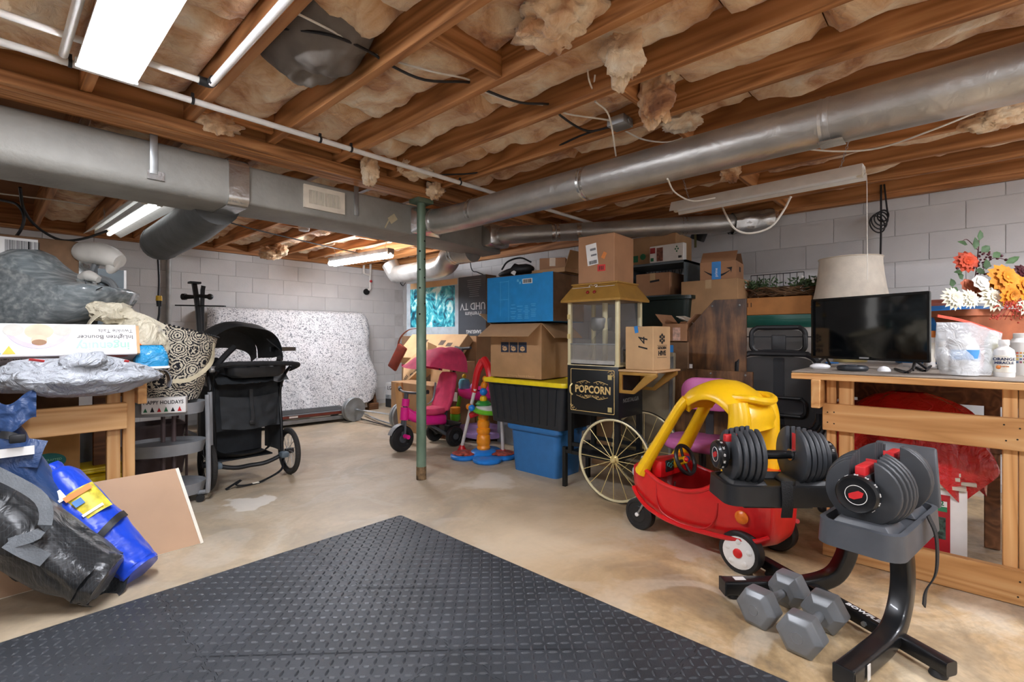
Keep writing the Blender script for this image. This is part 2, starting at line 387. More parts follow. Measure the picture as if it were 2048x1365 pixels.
# fibreglass insulation, one batt after another in each bay
def insul_mat():
    t = NT('pink fibreglass'); v = t.coords()
    n1 = t.n('TexNoise'); n1.inputs['Scale'].default_value = 3.6; n1.inputs['Detail'].default_value = 7; n1.inputs['Roughness'].default_value = .6; n1.inputs['Distortion'].default_value = .8
    t.l(v, n1.inputs['Vector'])
    c = t.ramp(n1.outputs[0], [(.30, '85573a'), (.38, 'ba855a'), (.46, 'd9af84'), (.56, 'ecd1ab'), (.68, 'f6e8cf')])
    t.l(c, t.b.inputs['Base Color']); t.b.inputs['Roughness'].default_value = .95; t.b.inputs['Sheen Weight'].default_value = .3
    n2 = t.n('TexNoise'); n2.inputs['Scale'].default_value = 22; n2.inputs['Detail'].default_value = 6; n2.inputs['Distortion'].default_value = .8; t.l(v, n2.inputs['Vector'])
    t.bump(n2.outputs[0], .8, .02); return t.m
INS = insul_mat()
def batt(x0, x1, y0, y1, sag, seed, zb=None):
    b = M(); nu, nv = 12, max(8, int((y1 - y0) / .045)); L = y1 - y0; W = x1 - x0
    def fn(u, v):
        ed = min(u, 1 - u) * W; ee = min(v, 1 - v) * L
        r = min(1, ed / .05) ** .5 * min(1, ee / .06) ** .5
        q = Vector((u * W * 7, v * L * 5, seed * 3.1))
        z = -(.05 * r + .04 * noise.noise(q) * r + .025 * noise.noise(q * 2.3) * r + sag * r * (.6 + .5 * noise.noise(Vector((v * L * 3, seed, 0)))))
        return (u * W - W / 2, v * L, z)
    b.grid(fn, nu, nv)
    o = b.build('insulation_batt', INS, ce, (x0 + W / 2, y0, ZS - .09 if zb is None else zb), smooth=180)
    return o
seed = 0
for i, x in enumerate(jx[:-1]):
    for (ya, yb, dx) in ((-1.0, 2.93, 0), (3.1, 6.95, .04)):
        y = ya
        while y < yb - .15:
            L = min(yb - y, rnd.uniform(.5, 1.3)); seed += 1
            if not (dx and x < .3):
                batt(x + .022 + dx, x + .384 + dx, y, y + L - .004, rnd.uniform(.0, .045), seed)
            y += L
# tufts that have slipped out and hang down
def tuft(p, r, seed, mt=None, name='insulation_tuft'):
    b = M()
    def fn(u, v):
        th = PI * v; ph = 2 * PI * u
        n = Vector((math.sin(th) * math.cos(ph), math.sin(th) * math.sin(ph), -math.cos(th)))
        k = 1 + .45 * noise.noise(n * 1.9 + Vector((seed * 5, 0, 0))) + .28 * noise.noise(n * 4.5 + Vector((seed, 3, 0))) + .14 * noise.noise(n * 10 + Vector((seed, 3, 0)))
        return (n.x * r[0] * k, n.y * r[1] * k, n.z * r[2] * k)
    b.grid(fn, 40, 24, cu=True); return b.build(name, mt or INS, ce, p, smooth=180)
for k, (x, y, z, r) in enumerate([(1245, 105, 2.24, (.07, .08, .11)), (1312, 195, 2.22, (.06, .08, .12)), (1365, 245, 2.22, (.07, .09, .05)), (740, 338, 2.19, (.06, .05, .09)),
        (1110, 40, 2.28, (.14, .16, .07)), (1460, 345, 2.22, (.05, .06, .06)), (540, 505, 2.13, (.12, .14, .08)), (1990, 235, 2.2, (.08, .12, .05)), (440, 250, 2.24, (.1, .1, .06)),
        (870, 380, 2.2, (.07, .06, .06)), (830, 340, 2.25, (.12, .1, .05)), (560, 500, 2.16, (.08, .1, .07)), (1530, 430, 2.2, (.05, .1, .05)), (240, 445, 2.2, (.1, .2, .06))]):
    tuft(at(x, y, z=z), r, k + 11)
KRAFT = mat('grey kraft facing', '6f6860', .8, var=.15, scale=5, bump=.4, bscale=12)
q = M()
def kf(u, v):
    e = math.sin(PI * u) ** .5 * math.sin(PI * v) ** .4
    return (.33 * (u - .5) * (.8 + .3 * math.sin(PI * v)), .52 * (v - .5), .05 - e * (.13 + .05 * noise.noise(Vector((u * 3, v * 4, 1))) + .03 * noise.noise(Vector((u * 7, v * 9, 4)))))
q.grid(kf, 24, 30).build('insulation_facing', KRAFT, ce, at(632, 108, z=2.27), smooth=180)
# ================================================================== the steel post under the girder
def post_mat():
    t = NT('green painted steel'); v = t.coords((1, 1, .3))
    n1 = t.n('TexNoise'); n1.inputs['Scale'].default_value = 9; n1.inputs['Detail'].default_value = 6; t.l(v, n1.inputs['Vector'])
    c = t.ramp(n1.outputs[0], [(.3, '566b58'), (.55, '6e8470'), (.75, '8fa08e')])
    t.l(c, t.b.inputs['Base Color']); t.b.inputs['Roughness'].default_value = .45; t.b.inputs['Metallic'].default_value = .2; return t.m
PG = post_mat(); RUST = mat('rusted steel', '6a543a', .8, .2, var=.35, scale=30); BLK = mat('black plastic', '1c1d1f', .45, var=.1); 
pp = T('support_post', 'green painted steel post with bolt holes and rusty foot in mid room', 'post', (2.276, 3.05, 0))
M().cyl((0, 0, 0), (0, 0, .1), .0385, n=24).build('rusted_foot', RUST, pp)
M().cyl((0, 0, .1), (0, 0, 1.33), .038, n=24).build('lower_tube', PG, pp)
M().cyl((0, 0, 1.33), (0, 0, 2.12), .034, n=24).build('upper_tube', PG, pp)
M().box((0, 0, 2.135), (.14, .12, .03)).build('cap_plate', PG, pp)
HOLE = mat('hole black', '050505', .9)
for i, z in enumerate((1.47, 1.61, 1.75, 1.27)):
    for sg, (dx, dy) in enumerate(((-.0315, -.012), (.0, -.0343))):
        r = .038 if z < 1.33 else .034; a = 3.75 if sg == 0 else 4.9
        zz = z + (.08 if sg else 0)
        M().cyl((r * .97 * math.cos(a), r * .97 * math.sin(a), zz), (r * 1.012 * math.cos(a), r * 1.012 * math.sin(a), zz), .0075, n=10).build('bolt_hole', HOLE, pp)
# ================================================================== ducts
def foil_mat(name, c0, c1, metal=.75, rough=.38):
    t = NT(name); v = t.coords()
    n1 = t.n('TexNoise'); n1.inputs['Scale'].default_value = 6; n1.inputs['Detail'].default_value = 5; t.l(v, n1.inputs['Vector'])
    c = t.ramp(n1.outputs[0], [(.3, c0), (.7, c1)]); t.l(c, t.b.inputs['Base Color'])
    t.b.inputs['Metallic'].default_value = metal; t.b.inputs['Roughness'].default_value = rough
    n2 = t.n('TexNoise'); n2.inputs['Scale'].default_value = 14; n2.inputs['Detail'].default_value = 4; n2.inputs['Distortion'].default_value = .6; t.l(v, n2.inputs['Vector'])
    t.bump(n2.outputs[0], .35, .012); return t.m
FOIL = foil_mat('foil duct wrap', 'a9a7a2', 'c4c2bd'); TAPE = foil_mat('crumpled foil tape', 'b4b3b0', 'd8d7d4', .9, .25)
DUCTG = mat('grey painted duct wrap', '8f8d86', .6, .15, var=.08, scale=4, bump=.25, bscale=40)
DARKDUCT = mat('dark grey duct wrap', '6a6d6e', .5, .3, var=.1, scale=5, bump=.25, bscale=30)
STEEL = mat('galvanised steel', 'a2a5a5', .4, .8, var=.12, scale=9)
WHITE = mat('white enamel', 'e6e4de', .4, var=.03); PVC = mat('white plastic pipe', 'e4e2dc', .35, var=.03)
IVORY = mat('ivory enamel', 'dcd2bf', .45, var=.05)
TY0, TY1, TZ0, TZ1 = 3.13, 3.51, 1.89, 2.12
def boxduct(x0, x1, g, r, nseg=2):
    b = M(); rings = []
    for i in range(nseg + 1):
        x = x0 + (x1 - x0) * i / nseg
        rings.append([(x, y, z) for y, z in rrect(TY1 - TY0 + 2 * g, TZ1 - TZ0 + 2 * g, r, 4, (TY0 + TY1) / 2, (TZ0 + TZ1) / 2)])
    return b.loft(rings)
XA = at(478, 370, Y=TY0).x; XB = 3.36
du = T('trunk_duct', 'long grey rectangular trunk duct under the girder with a vent register', 'duct', (0, 0, 0))
boxduct(-1.4, XA, .018, .06).build('wrapped_section', DUCTG, du)
boxduct(XA, at(820, 430, Y=TY0).x, 0, .02).build('bare_section', DUCTG, du)
XC = at(820, 430, Y=TY0).x
b = M(); b.loft([[(x, y, z) for y, z in ((TY0, TZ0), (TY1, TZ0), (TY1, TZ1), (TY0, TZ1))] for x in (XC, XC + .25)] + [[(XB, y, z) for y, z in ((TY0 + .12, TZ0), (TY1, TZ0), (TY1, TZ1 - .0), (TY0 + .12, TZ1))]])
b.build('tapered_end', DUCTG, du, bev=.008)
b = boxduct(XA - .06, XA + .05, .024, .055); b.build('foil_collar', TAPE, du)
for px in (305, 712):
    X0 = at(px, 330, Y=TY0).x; g = .03 if px < 400 else .004
    b = M(); b.box((X0, TY0 - g, 2.06), (.035, .006, .22)); b.build('hanger_strap', STEEL, du, bev=.002)
    if px < 400: M().box((X0 + .01, TY0 - .025, 1.945), (.075, .006, .045)).build('tape_patch', TAPE, du)
b = M(); b.box((0, 0, 0), (.01, .002, .11), rotm(0, .5, 0, (XC - .2, TY0 - .006, 1.95))); b.box((0, 0, 0), (.05, .003, .07), rotm(0, .9, 0, (XC - .16, TY0 - .006, 1.98)))
b.build('loose_tape', mat('old tape', 'b9ab8c', .7), du)
# register on the near face
p0 = at(606, 365, Y=TY0); p1 = at(688, 437, Y=TY0); vx, vz = (p0.x + p1.x) / 2, (at(606, 389, Y=TY0).z + at(688, 411, Y=TY0).z) / 2; vw = p1.x - p0.x; vh = .15
vr = M().frame_prism([(-vw / 2, -vh / 2), (vw / 2, -vh / 2), (vw / 2, vh / 2), (-vw / 2, vh / 2)], [(-vw / 2 + .035, -vh / 2 + .03), (vw / 2 - .035, -vh / 2 + .03), (vw / 2 - .035, vh / 2 - .03), (-vw / 2 + .035, vh / 2 - .03)], .012, face_m((vx, TY0 - .001, vz), (1, 0, 0), (0, 0, 1))).build('vent_register', IVORY, du)
M().box((vx, TY0 + .0, vz), (vw - .06, .002, vh - .05)).build('vent_shadow_box', mat('vent dark', '2a2925', .9), vr)
n = 22; fin = M().box((0, 0, 0), (.0035, .010, vh - .058), rotm(0, 0, .5)).mesh(smooth=0)
for i in range(n):
    O('louver_fin', fin, IVORY, vr, (vx - vw / 2 + .04 + (vw - .08) * i / (n - 1), TY0 - .007, vz))
M().box((vx, TY0 - .009, vz), (.008, .008, vh - .055)).build('mullion', IVORY, vr)
def roundduct(name, label, pts, r, m, bands=(), res=6, tape=None, boot=None):
    t = T(name, label, 'duct'); P = spline(pts, res)
    b = M(); b.tube(pts, r, n=20, res=res); b.build('duct_sleeve', m, t)
    for k in bands:                                   # foil joints pinched around the sleeve
        a = P[k]; d = (P[min(k + 1, len(P) - 1)] - P[max(k - 1, 0)]).normalized()
        bb = M(); bb.tube([a - d * .035, a - d * .02, a, a + d * .02, a + d * .035], [r * 1.02, r * 1.035, r * .985, r * 1.035, r * 1.02], n=20, res=2); bb.build('foil_joint', tape or TAPE, t)
    return t
# the long branch running towards the right foreground
za = 2.015
l0 = at(853, 430, Y=TY0); X0 = 2.44
rd = roundduct('branch_duct', 'long silver foil branch duct running overhead to the upper right corner', [(l0.x, TY0 + .02, 2.0), (l0.x + .02, TY0 - .10, 2.0), (X0, 2.75, 2.005), (X0, 2.1, za), (X0, 1.4, za), (X0, .6, za), (X0, -.3, za), (X0, -2.2, za)], .098, FOIL, (3,), res=4)
for y in (2.62, 1.64, .42):
    M().tube([(X0, y - .02, za), (X0, y - .004, za), (X0, y + .004, za), (X0, y + .02, za)], [.1005, .1005, .097, .1005], n=20, res=1).build('foil_joint', TAPE if y > .5 else FOIL, rd)
M().box((X0 - .02, .40, za), (.1, .09, .002)).build('tape_patch', TAPE, rd, loc=(0, 0, 0)).location.z = -.101
b = M(); b.loft([[(x, TY0 - .003, z) for x, z in rrect(.3, .2, .02, 4, l0.x, 2.0)], [(l0.x + .098 * math.cos(2 * PI * i / 20), TY0 - .11, 2.0 + .098 * math.sin(2 * PI * i / 20)) for i in range(20)]])
b.build('takeoff_boot', TAPE, rd)
# second branch to the right wall
s0 = Vector((3.22, 3.16, 2.03)); e0 = at(1478, 446, D=4.3)
r2 = roundduct('branch_duct', 'short silver branch duct crossing to the right block wall, crumpled at its end', [s0, (3.3, 2.98, 2.03), s0.lerp(e0, .3) + Vector((0, 0, .0)), s0.lerp(e0, .6), e0, e0 + Vector((.12, -.1, .03)), (e0.x + .16, e0.y - .14, e0.z + .03)], .079, FOIL, (9,), res=5)
M().box((3.2, TY0 + .04, 2.02), (.26, .16, .2)).build('takeoff_boot', TAPE, r2, bev=.03)
for k in (.35, .78):
    a = s0.lerp(e0, k); d = (e0 - s0).normalized()
    M().tube([a - d * .02, a, a + d * .02], [.081, .078, .081], n=18, res=1).build('foil_joint', TAPE, r2)
tf = M()
def crum(u, v):
    a = 2 * PI * u; rr = .092 * (1 + .22 * noise.noise(Vector((math.cos(a) * 2, math.sin(a) * 2, v * 5)))); p = e0 + (Vector((.26, -.24, .05)) * (v - .2))
    x = Vector((.68, .73, 0)); return tuple(p + x * math.cos(a) * rr + Vector((0, 0, 1)) * math.sin(a) * rr)
tf.grid(crum, 24, 10, cu=True).build('crumpled_elbow', TAPE, r2, smooth=60)
# rear branch to the far corner and the dark one on the left
q0 = at(945, 508, Y=3.46); 
q1 = at(800, 548, D=6.6)
roundduct('branch_duct', 'pale rear branch duct dropping towards the far corner behind the post', [(q0.x, 3.45, 1.93), (q0.x + .0, 3.75, 1.93), at(880, 535, D=5.2), q1, q1 + Vector((.03, .15, .02)), at(780, 528, D=6.75)], .115, FOIL, (4,), res=5)
d0 = at(425, 424, Y=3.5); d1 = at(322, 486, D=3.85)
rl = roundduct('branch_duct', 'dark grey branch duct sloping down behind the trunk on the left', [(d0.x, 3.42, 1.93), d0.lerp(d1, .3) , d0.lerp(d1, .65), d1], .135, DARKDUCT, (), res=5)
dd = (d1 - d0).normalized(); M().tube([d1 - dd * .04, d1, d1 + dd * .07, d1 + dd * .11], [.138, .137, .125, .08], n=20, res=2).build('taped_end', DARKDUCT, rl)

# ================================================================== lamps
LENS = emit('lit fluorescent lens', 'f3f6ff', LAMP); TUBE = emit('lit fluorescent tube', 'f6f8ff', LAMP_FAR); TUBEDIM = emit('dim fluorescent tube', 'f2f4f6', .9)
def wrap_light(label, cx, cy, z, L=1.22, W=.165):
    t = T('ceiling_light', label, 'ceiling light', (cx, cy, z))
    M().loft([[(x, -L / 2, zz) for x, zz in ((-W / 2 - .012, .0), (-W / 2 - .012, .012), (-W / 2 + .02, .062), (W / 2 - .02, .062), (W / 2 + .012, .012), (W / 2 + .012, 0))], [(x, L / 2, zz) for x, zz in ((-W / 2 - .012, .0), (-W / 2 - .012, .012), (-W / 2 + .02, .062), (W / 2 - .02, .062), (W / 2 + .012, .012), (W / 2 + .012, 0))]]).build('housing', WHITE, t)
    M().box((0, 0, -.006), (W, L - .02, .010)).build('diffuser', LENS, t)
    for s in (-1, 1): M().box((0, s * (L / 2), .01), (W + .03, .012, .036)).build('end_cap', WHITE, t)
    return t
wrap_light('blazing white fluorescent ceiling light between joists at the upper left', .332, 1.90, 2.15)
wrap_light('white fluorescent fill light added out of view behind the camera', .4, -1.05, 2.15)  # added unseen fixture, put in to brighten the room
wrap_light('white fluorescent fill light added out of view at the right rear', 2.95, -1.3, 2.15)  # second unseen fixture, also added as fill for the room
def chain(b, p0, p1, r=.006):
    p0 = Vector(p0); p1 = Vector(p1); L = (p1 - p0).length; n = max(3, int(L / .018)); f = frame(p0, p1)
    for i in range(n):
        b.ring(r, .0013, 8, 4, f @ Matrix.Translation((0, 0, (i + .5) * L / n)) @ Matrix.Rotation(PI / 2 * (i % 2), 4, 'Z') @ Matrix.Rotation(PI / 2, 4, 'X'), sx=1.5)
    return b
def shop_light(label, a, c, zoff, lit, W=.26, tubes=2, refl=True, bh=.09):
    a = Vector(a); c = Vector(c); mid = (a + c) / 2; L = (c - a).length; t = T('shop_light', label, 'shop light', mid)
    R = frame(a, c); R.translation = (0, 0, 0)          # local z along the lamp
    dirv = (c - a).normalized(); sd = dirv.cross(Vector((0, 0, 1))).normalized(); up = sd.cross(dirv)
    def P(x, y, s): return sd * x + up * y + dirv * s
    if refl:
        pr = [(-W / 2, -.01), (-.05, .045), (.05, .045), (W / 2, -.01), (W / 2, -.004), (.052, .051), (-.052, .051), (-W / 2, -.004)]
        M().loft([[P(x, y, s) for x, y in pr] for s in (-L / 2, L / 2)]).build('reflector', WHITE, t)
        M().loft([[P(x, y, s) for x, y in ((-.05, .046), (.05, .046), (.045, bh), (-.045, bh))] for s in (-L / 2, L / 2)]).build('ballast_box', WHITE, t)
    else:
        M().loft([[P(x, y, s) for x, y in ((-.045, .01), (.045, .01), (.045, .065), (-.045, .065))] for s in (-L / 2, L / 2)]).build('ballast_box', STEEL, t)
    for k in range(tubes):
        x = (k - (tubes - 1) / 2) * (.085 if refl else .06)
        m_ = lit if not isinstance(lit, (list, tuple)) else lit[k]
        M().cyl(P(x, .01 if refl else -.01, -L / 2 + .03), P(x, .01 if refl else -.01, L / 2 - .03), .017 if refl else .03, n=14).build('fluorescent_tube', m_, t)
        for s in (-1, 1): M().box(P(x, .02, s * (L / 2 - .02)), (.03, .03, .05)).build('tube_socket', IVORY, t)
    for s in (-1, 1):
        b = M(); p = P(0, .05, s * (L / 2 - .12)); chain(b, p, p + Vector((0, 0, zoff)) + dirv * (.05 * s)); b.build('hanging_chain', STEEL, t, smooth=0)
    return t
TUBEOFF = mat('unlit fluorescent tube', 'e8eaea', .25, var=.02)
shop_light('white two tube shop light hanging beyond the grey trunk duct on the left', at(306, 408, z=1.98), at(205, 470, z=2.02), .18, [TUBEOFF, TUBEDIM])
shop_light('lit shop light glowing near the back wall on the far side of the post', at(662, 527, z=2.06), at(782, 508, z=2.06), .14, [TUBE, TUBE], tubes=2, refl=False)
l4 = shop_light('unlit white shop light on chains above the television and wreath', at(1348, 424, z=2.02), at(1728, 352, z=2.02), .18, [TUBEOFF, TUBEOFF], W=.15, tubes=1, bh=.062)
CORD = mat('white cord', 'e2ddd2', .5); BCORD = mat('black cord', '17171a', .5); 
def cord(name, label, pts, r, m, cat='cord', res=5): return tag(M().tube(pts, r, n=7, res=res).build(name, m), label, cat)
cord('power_cord', 'white power cord looping below the unlit shop light', [at(1445, 415, z=2.02), at(1452, 430, D=3.05), at(1470, 458, D=3.0), at(1500, 467, D=2.95), at(1540, 455, D=2.9), at(1565, 425, D=2.85), at(1582, 393, D=2.8)], .006, CORD)
cord('pull_string', 'thin white pull string hanging from the right end of the shop light', [at(1726, 352, z=2.03), at(1733, 352, D=2.66), at(1734, 440, D=2.63), at(1735, 560, D=2.63)], .0018, CORD)
# ================================================================== pipes and cables under the joists
ZP = 2.19
pv = T('water_pipe', 'long white plastic water pipe strapped under the joists beside the girder', 'pipe')
xs = at(-60, 70, Y=2.61).x
M().tube([(-1.2, 2.61, ZP), (4.6, 2.61, ZP)], .0145, n=12, res=1).build('pipe_run', PVC, pv)
for px, py in ((140, 130), (385, 203), (640, 282), (702, 305), (920, 370)):
    X0 = at(px, py, Y=2.61).x; b = M().tube([(X0 - .006, 2.61, ZP), (X0 + .006, 2.61, ZP)], .0175, n=12, res=1); b.box((X0, 2.61, ZP + .02), (.012, .012, .03)); b.build('pipe_clip', BLK, pv)
p2 = T('water_pipe', 'white plastic water pipe turning along a joist at the upper left', 'pipe')
M().tube([(-1.2, 2.40, 2.20), (.64, 2.40, 2.20)], .013, n=12, res=1).build('pipe_run', PVC, p2)
M().tube([(.665, 2.38, 2.195), (.665, -.5, 2.195)], .015, n=12, res=1).build('pipe_run', PVC, p2)
M().tube([(.62, 2.40, 2.2), (.655, 2.40, 2.2), (.665, 2.39, 2.2), (.665, 2.35, 2.2)], .019, n=12, res=3).build('pipe_elbow', BLK, p2)
p3 = T('water_pipe', 'white plastic pipe beside the blazing ceiling light', 'pipe')
M().tube([(.205, 2.55, 2.19), (.205, -.4, 2.19)], .015, n=12, res=1).build('pipe_run', PVC, p3)
zc = 2.25
blk = cord('cable', 'black cable threaded through holes in the joists by the grey kraft facing', [at(545, 55, z=2.28), at(660, 70, z=2.24), at(740, 104, z=2.26), at(775, 127, z=2.24), at(850, 160, z=2.22), at(942, 165, z=2.27), at(975, 182, z=2.26), at(1040, 205, z=2.23), at(1105, 210, z=2.27), at(1122, 232, z=2.24), at(1175, 262, z=2.225), at(1232, 250, z=2.23)], .006, BCORD)
cord('cable', 'white cable running with the black one through the joists', [at(560, 10, z=2.26), at(660, 60, z=2.25), at(745, 107, z=2.27), at(860, 142, z=2.23), at(940, 160, z=2.28), at(972, 185, z=2.26), at(1030, 203, z=2.24), at(1100, 212, z=2.28), at(1135, 228, z=2.25), at(1215, 240, z=2.23), at(1265, 252, z=2.24)], .0045, CORD)
cord('cable', 'black cable stapled along a joist above the long silver duct', [at(1228, 252, z=2.23), at(1160, 272, z=2.24), at(1060, 318, z=2.24), at(960, 345, z=2.24), at(880, 350, z=2.24)], .006, BCORD)
cord('cable', 'white cable drooping from the junction box towards the silver duct', [at(1190, 203, z=2.23), at(1218, 232, z=2.21), at(1232, 312, z=2.12)], .0045, CORD)
cord('cable', 'white cable looping from the junction box behind the silver duct', [at(1250, 262, z=2.22), at(1290, 280, z=2.2), at(1345, 283, z=2.22), at(1395, 258, z=2.28)], .0045, CORD)
cord('cable', 'white cable sweeping below the joists on the right', [at(1605, 298, z=2.2), at(1680, 303, z=2.17), at(1760, 296, z=2.16), at(1860, 262, z=2.17), at(1960, 222, z=2.22)], .005, CORD)
cord('cable', 'white cable loop poking through a joist at the top centre', [at(1175, 140, z=2.3), at(1178, 160, z=2.25), at(1186, 178, z=2.26), at(1190, 150, z=2.3)], .004, CORD)
cord('cable', 'white cable dropping from the long duct to the unlit shop light', [at(1335, 358, D=2.45), at(1350, 385, D=2.75), at(1385, 402, D=3.1), at(1430, 396, D=3.2)], .0045, CORD)
jb = T('junction_box', 'grey steel junction box under a joist with white cables', 'junction box', at(1240, 246, z=2.225), .0)
M().box((0, 0, 0), (.1, .1, .045)).build('box', STEEL, jb, bev=.004); M().cyl((0, -.052, 0), (0, -.06, 0), .014, n=10).build('knockout', STEEL, jb)
# black cable coil on the right wall
k0 = at(1762, 370, X=4.74); k1 = at(1760, 545, X=4.74)
sd_ = at(608, 462, z=2.16); sdo = T('smoke_detector', 'small round white ceiling fixture under the rear joists', 'detector', sd_); M().lathe([(.05, .05), (.055, .03), (.05, .0), (.02, -.008), (.003, -.008)], 20).build('dome', WHITE, sdo); M().box((0, 0, .06), (.03, .03, .04)).build('mount', WHITE, sdo)
cord('cable', 'thin black wire with a small hook hanging before the right wall behind the post', [at(809, 500, X=4.775), at(808, 540, X=4.775), at(806, 555, X=4.775), at(801, 566, X=4.775), at(806, 572, X=4.775), at(811, 566, X=4.775)], .006, BCORD)
cord('cable', 'forked black wire above the blue carton on the right wall', [at(938, 470, X=4.775), at(942, 535, X=4.775), at(955, 545, X=4.775), at(968, 552, X=4.775), at(965, 565, X=4.775)], .007, BCORD)
cord('cable', 'long dark cable strung under the rear joists', [at(440, 440, z=2.2), at(520, 462, z=2.19), at(640, 490, z=2.2), at(730, 510, z=2.2), at(800, 530, z=2.19)], .007, BCORD)
cc = T('hanging_cable', 'black cable with a coiled bundle hanging on the right block wall', 'cable')
M().tube([k0, (k0.x, k0.y, 1.9), (k1.x, k1.y, 1.6), k1], .007, n=7).build('drop', BCORD, cc)
b = M(); kk = at(1766, 432, X=4.73)
for i in range(4): b.ring(.035 + .008 * i, .005, 20, 6, rotm(PI / 2, .3 * i, PI / 2 + .3 * i, kk + Vector((0, .012 * i, -.02 * i))), sx=1.25)
b.tube([k0 + Vector((0, -.02, 0)), kk + Vector((0, -.02, .1)), kk + Vector((0, -.03, .0))], .006, n=6); b.build('coil', BCORD, cc)
# extension cord with its yellow plug on the left
y0 = 5.6
ec = T('extension_cord', 'black extension cord with a yellow plug hanging before the back wall', 'cord')
P_ = [at(x, y, D=3.9) for x, y in ((312, 482), (316, 520), (318, 560), (317, 592))]; M().tube(P_, .008, n=7).build('upper_cord', BCORD, ec)
P2 = [at(x, y, D=3.9) for x, y in ((319, 612), (318, 630), (315, 650), (316, 700))]; M().tube(P2, .008, n=7).build('lower_cord', BCORD, ec)
pl = at(318, 602, D=3.9); M().cyl(pl + Vector((0, 0, .04)), pl - Vector((0, 0, .0)), .021, .023, n=12).build('yellow_plug', mat('yellow rubber', 'd9a91c', .5), ec)
M().cyl(pl - Vector((0, 0, 0)), pl - Vector((0, 0, .045)), .02, .016, n=12).build('socket_body', BLK, ec)
cord('cable', 'black cable looping under the dim shop light on the left', [at(40, 375, D=3.2), at(48, 420, D=3.3), at(75, 455, D=3.4), at(120, 480, D=3.5), at(165, 478, D=3.6), at(215, 462, D=3.7)], .009, BCORD)
cord('cable', 'black cable hanging in a loop at the far left below the trunk duct', [at(0, 400, D=2.9), at(35, 410, D=2.9), at(48, 440, D=2.9), at(30, 475, D=2.9), at(-10, 490, D=2.9)], .008, BCORD)
cord('cable', 'thin white cable strung under the rear joists on the left', [at(-10, 386, D=3.2), at(60, 395, D=3.3), at(120, 402, D=3.5), at(180, 412, D=3.7)], .005, CORD)
# conduit and the small drain pipe on the back wall
cd = at(337, 600, Y=YW - .03); tag(M().cyl((cd.x, YW - .035, .02), (cd.x, YW - .035, 2.16), .028, n=12).build('conduit', mat('grey conduit', 'a9aaa8', .5, .1)), 'grey vertical conduit on the back block wall beside the black rack', 'conduit')
dp = T('drain_pipe', 'white plastic pipe with red valve ending in a dark hole of the back wall', 'pipe')
a_ = at(741, 535, Y=YW - .05); z_ = at(740, 578, Y=YW - .05)
M().tube([a_ + Vector((0, 0, .1)), a_, at(740, 556, Y=YW - .05), at(740, 574, Y=YW - .05), z_, at(733, 583, Y=YW - .03)], .018, n=8, res=2).build('pipe_run', PVC, dp)
M().tube([at(728, 530, Y=YW - .05), at(728, 547, Y=YW - .05), at(740, 550, Y=YW - .05)], .018, n=8, res=2).build('pipe_run', PVC, dp)
M().ball(tuple(at(742, 563, Y=YW - .07)), .022).build('valve_handle', mat('red plastic', 'b8262c', .4), dp)
M().cyl(at(733, 584, Y=YW - .025), at(733, 584, Y=YW - .045), .05, .035, n=12).build('wall_hole', HOLE, dp)
# ================================================================== foam mat in the foreground
def mat_mat():
    t = NT('black foam'); v = t.coords()
    n1 = t.n('TexNoise'); n1.inputs['Scale'].default_value = 3.5; n1.inputs['Detail'].default_value = 6; t.l(v, n1.inputs['Vector'])
    c = t.ramp(n1.outputs[0], [(.35, '2c2f33'), (.7, '3b3e43')]); t.l(c, t.b.inputs['Base Color']); t.b.inputs['Roughness'].default_value = .5
    n2 = t.n('TexNoise'); n2.inputs['Scale'].default_value = 160; t.l(v, n2.inputs['Vector']); t.bump(n2.outputs[0], .2, .003); return t.m
FOAM = mat_mat(); TL = .61; MX0 = 1.715 - 4 * TL; MY0 = 2.505 - 4 * TL
fm = T('foam_mat', 'large black diamond tread foam mat of interlocking tiles on the concrete floor', 'mat', (MX0, MY0, 0))
def seam(n=12):
    """jigsaw profile along one tile edge: (distance along, offset)"""
    out = [(0, 0)]; p = TL / n
    for i in range(n):
        a = i * p; s = .011 if i % 2 else -.011
        out += [(a + p * .22, s * .15), (a + p * .12, s), (a + p * .88, s), (a + p * .78, s * .15)]
    return out + [(TL, 0)]
SM = seam(); g = .0008
bars = M(); sp = TL / 18
for i in range(18):
    for j in range(18):
        cx, cy = (i + .5) * sp, (j + .5) * sp; a = PI / 4 if (i + j) % 2 else -PI / 4; L, W, hh = .0175, .0052, .0038
        bars.add([(-L, 0, 0), (-L * .4, W, 0), (L * .4, W, 0), (L, 0, 0), (L * .4, -W, 0), (-L * .4, -W, 0), (-L * .5, 0, hh), (L * .5, 0, hh)],
                 [(0, 6, 1), (1, 6, 7, 2), (2, 7, 3), (3, 7, 4), (4, 7, 6, 5), (5, 6, 0)], rotm(0, 0, a, (cx, cy, .012)))
barme = bars.mesh(smooth=0); tiles = {}
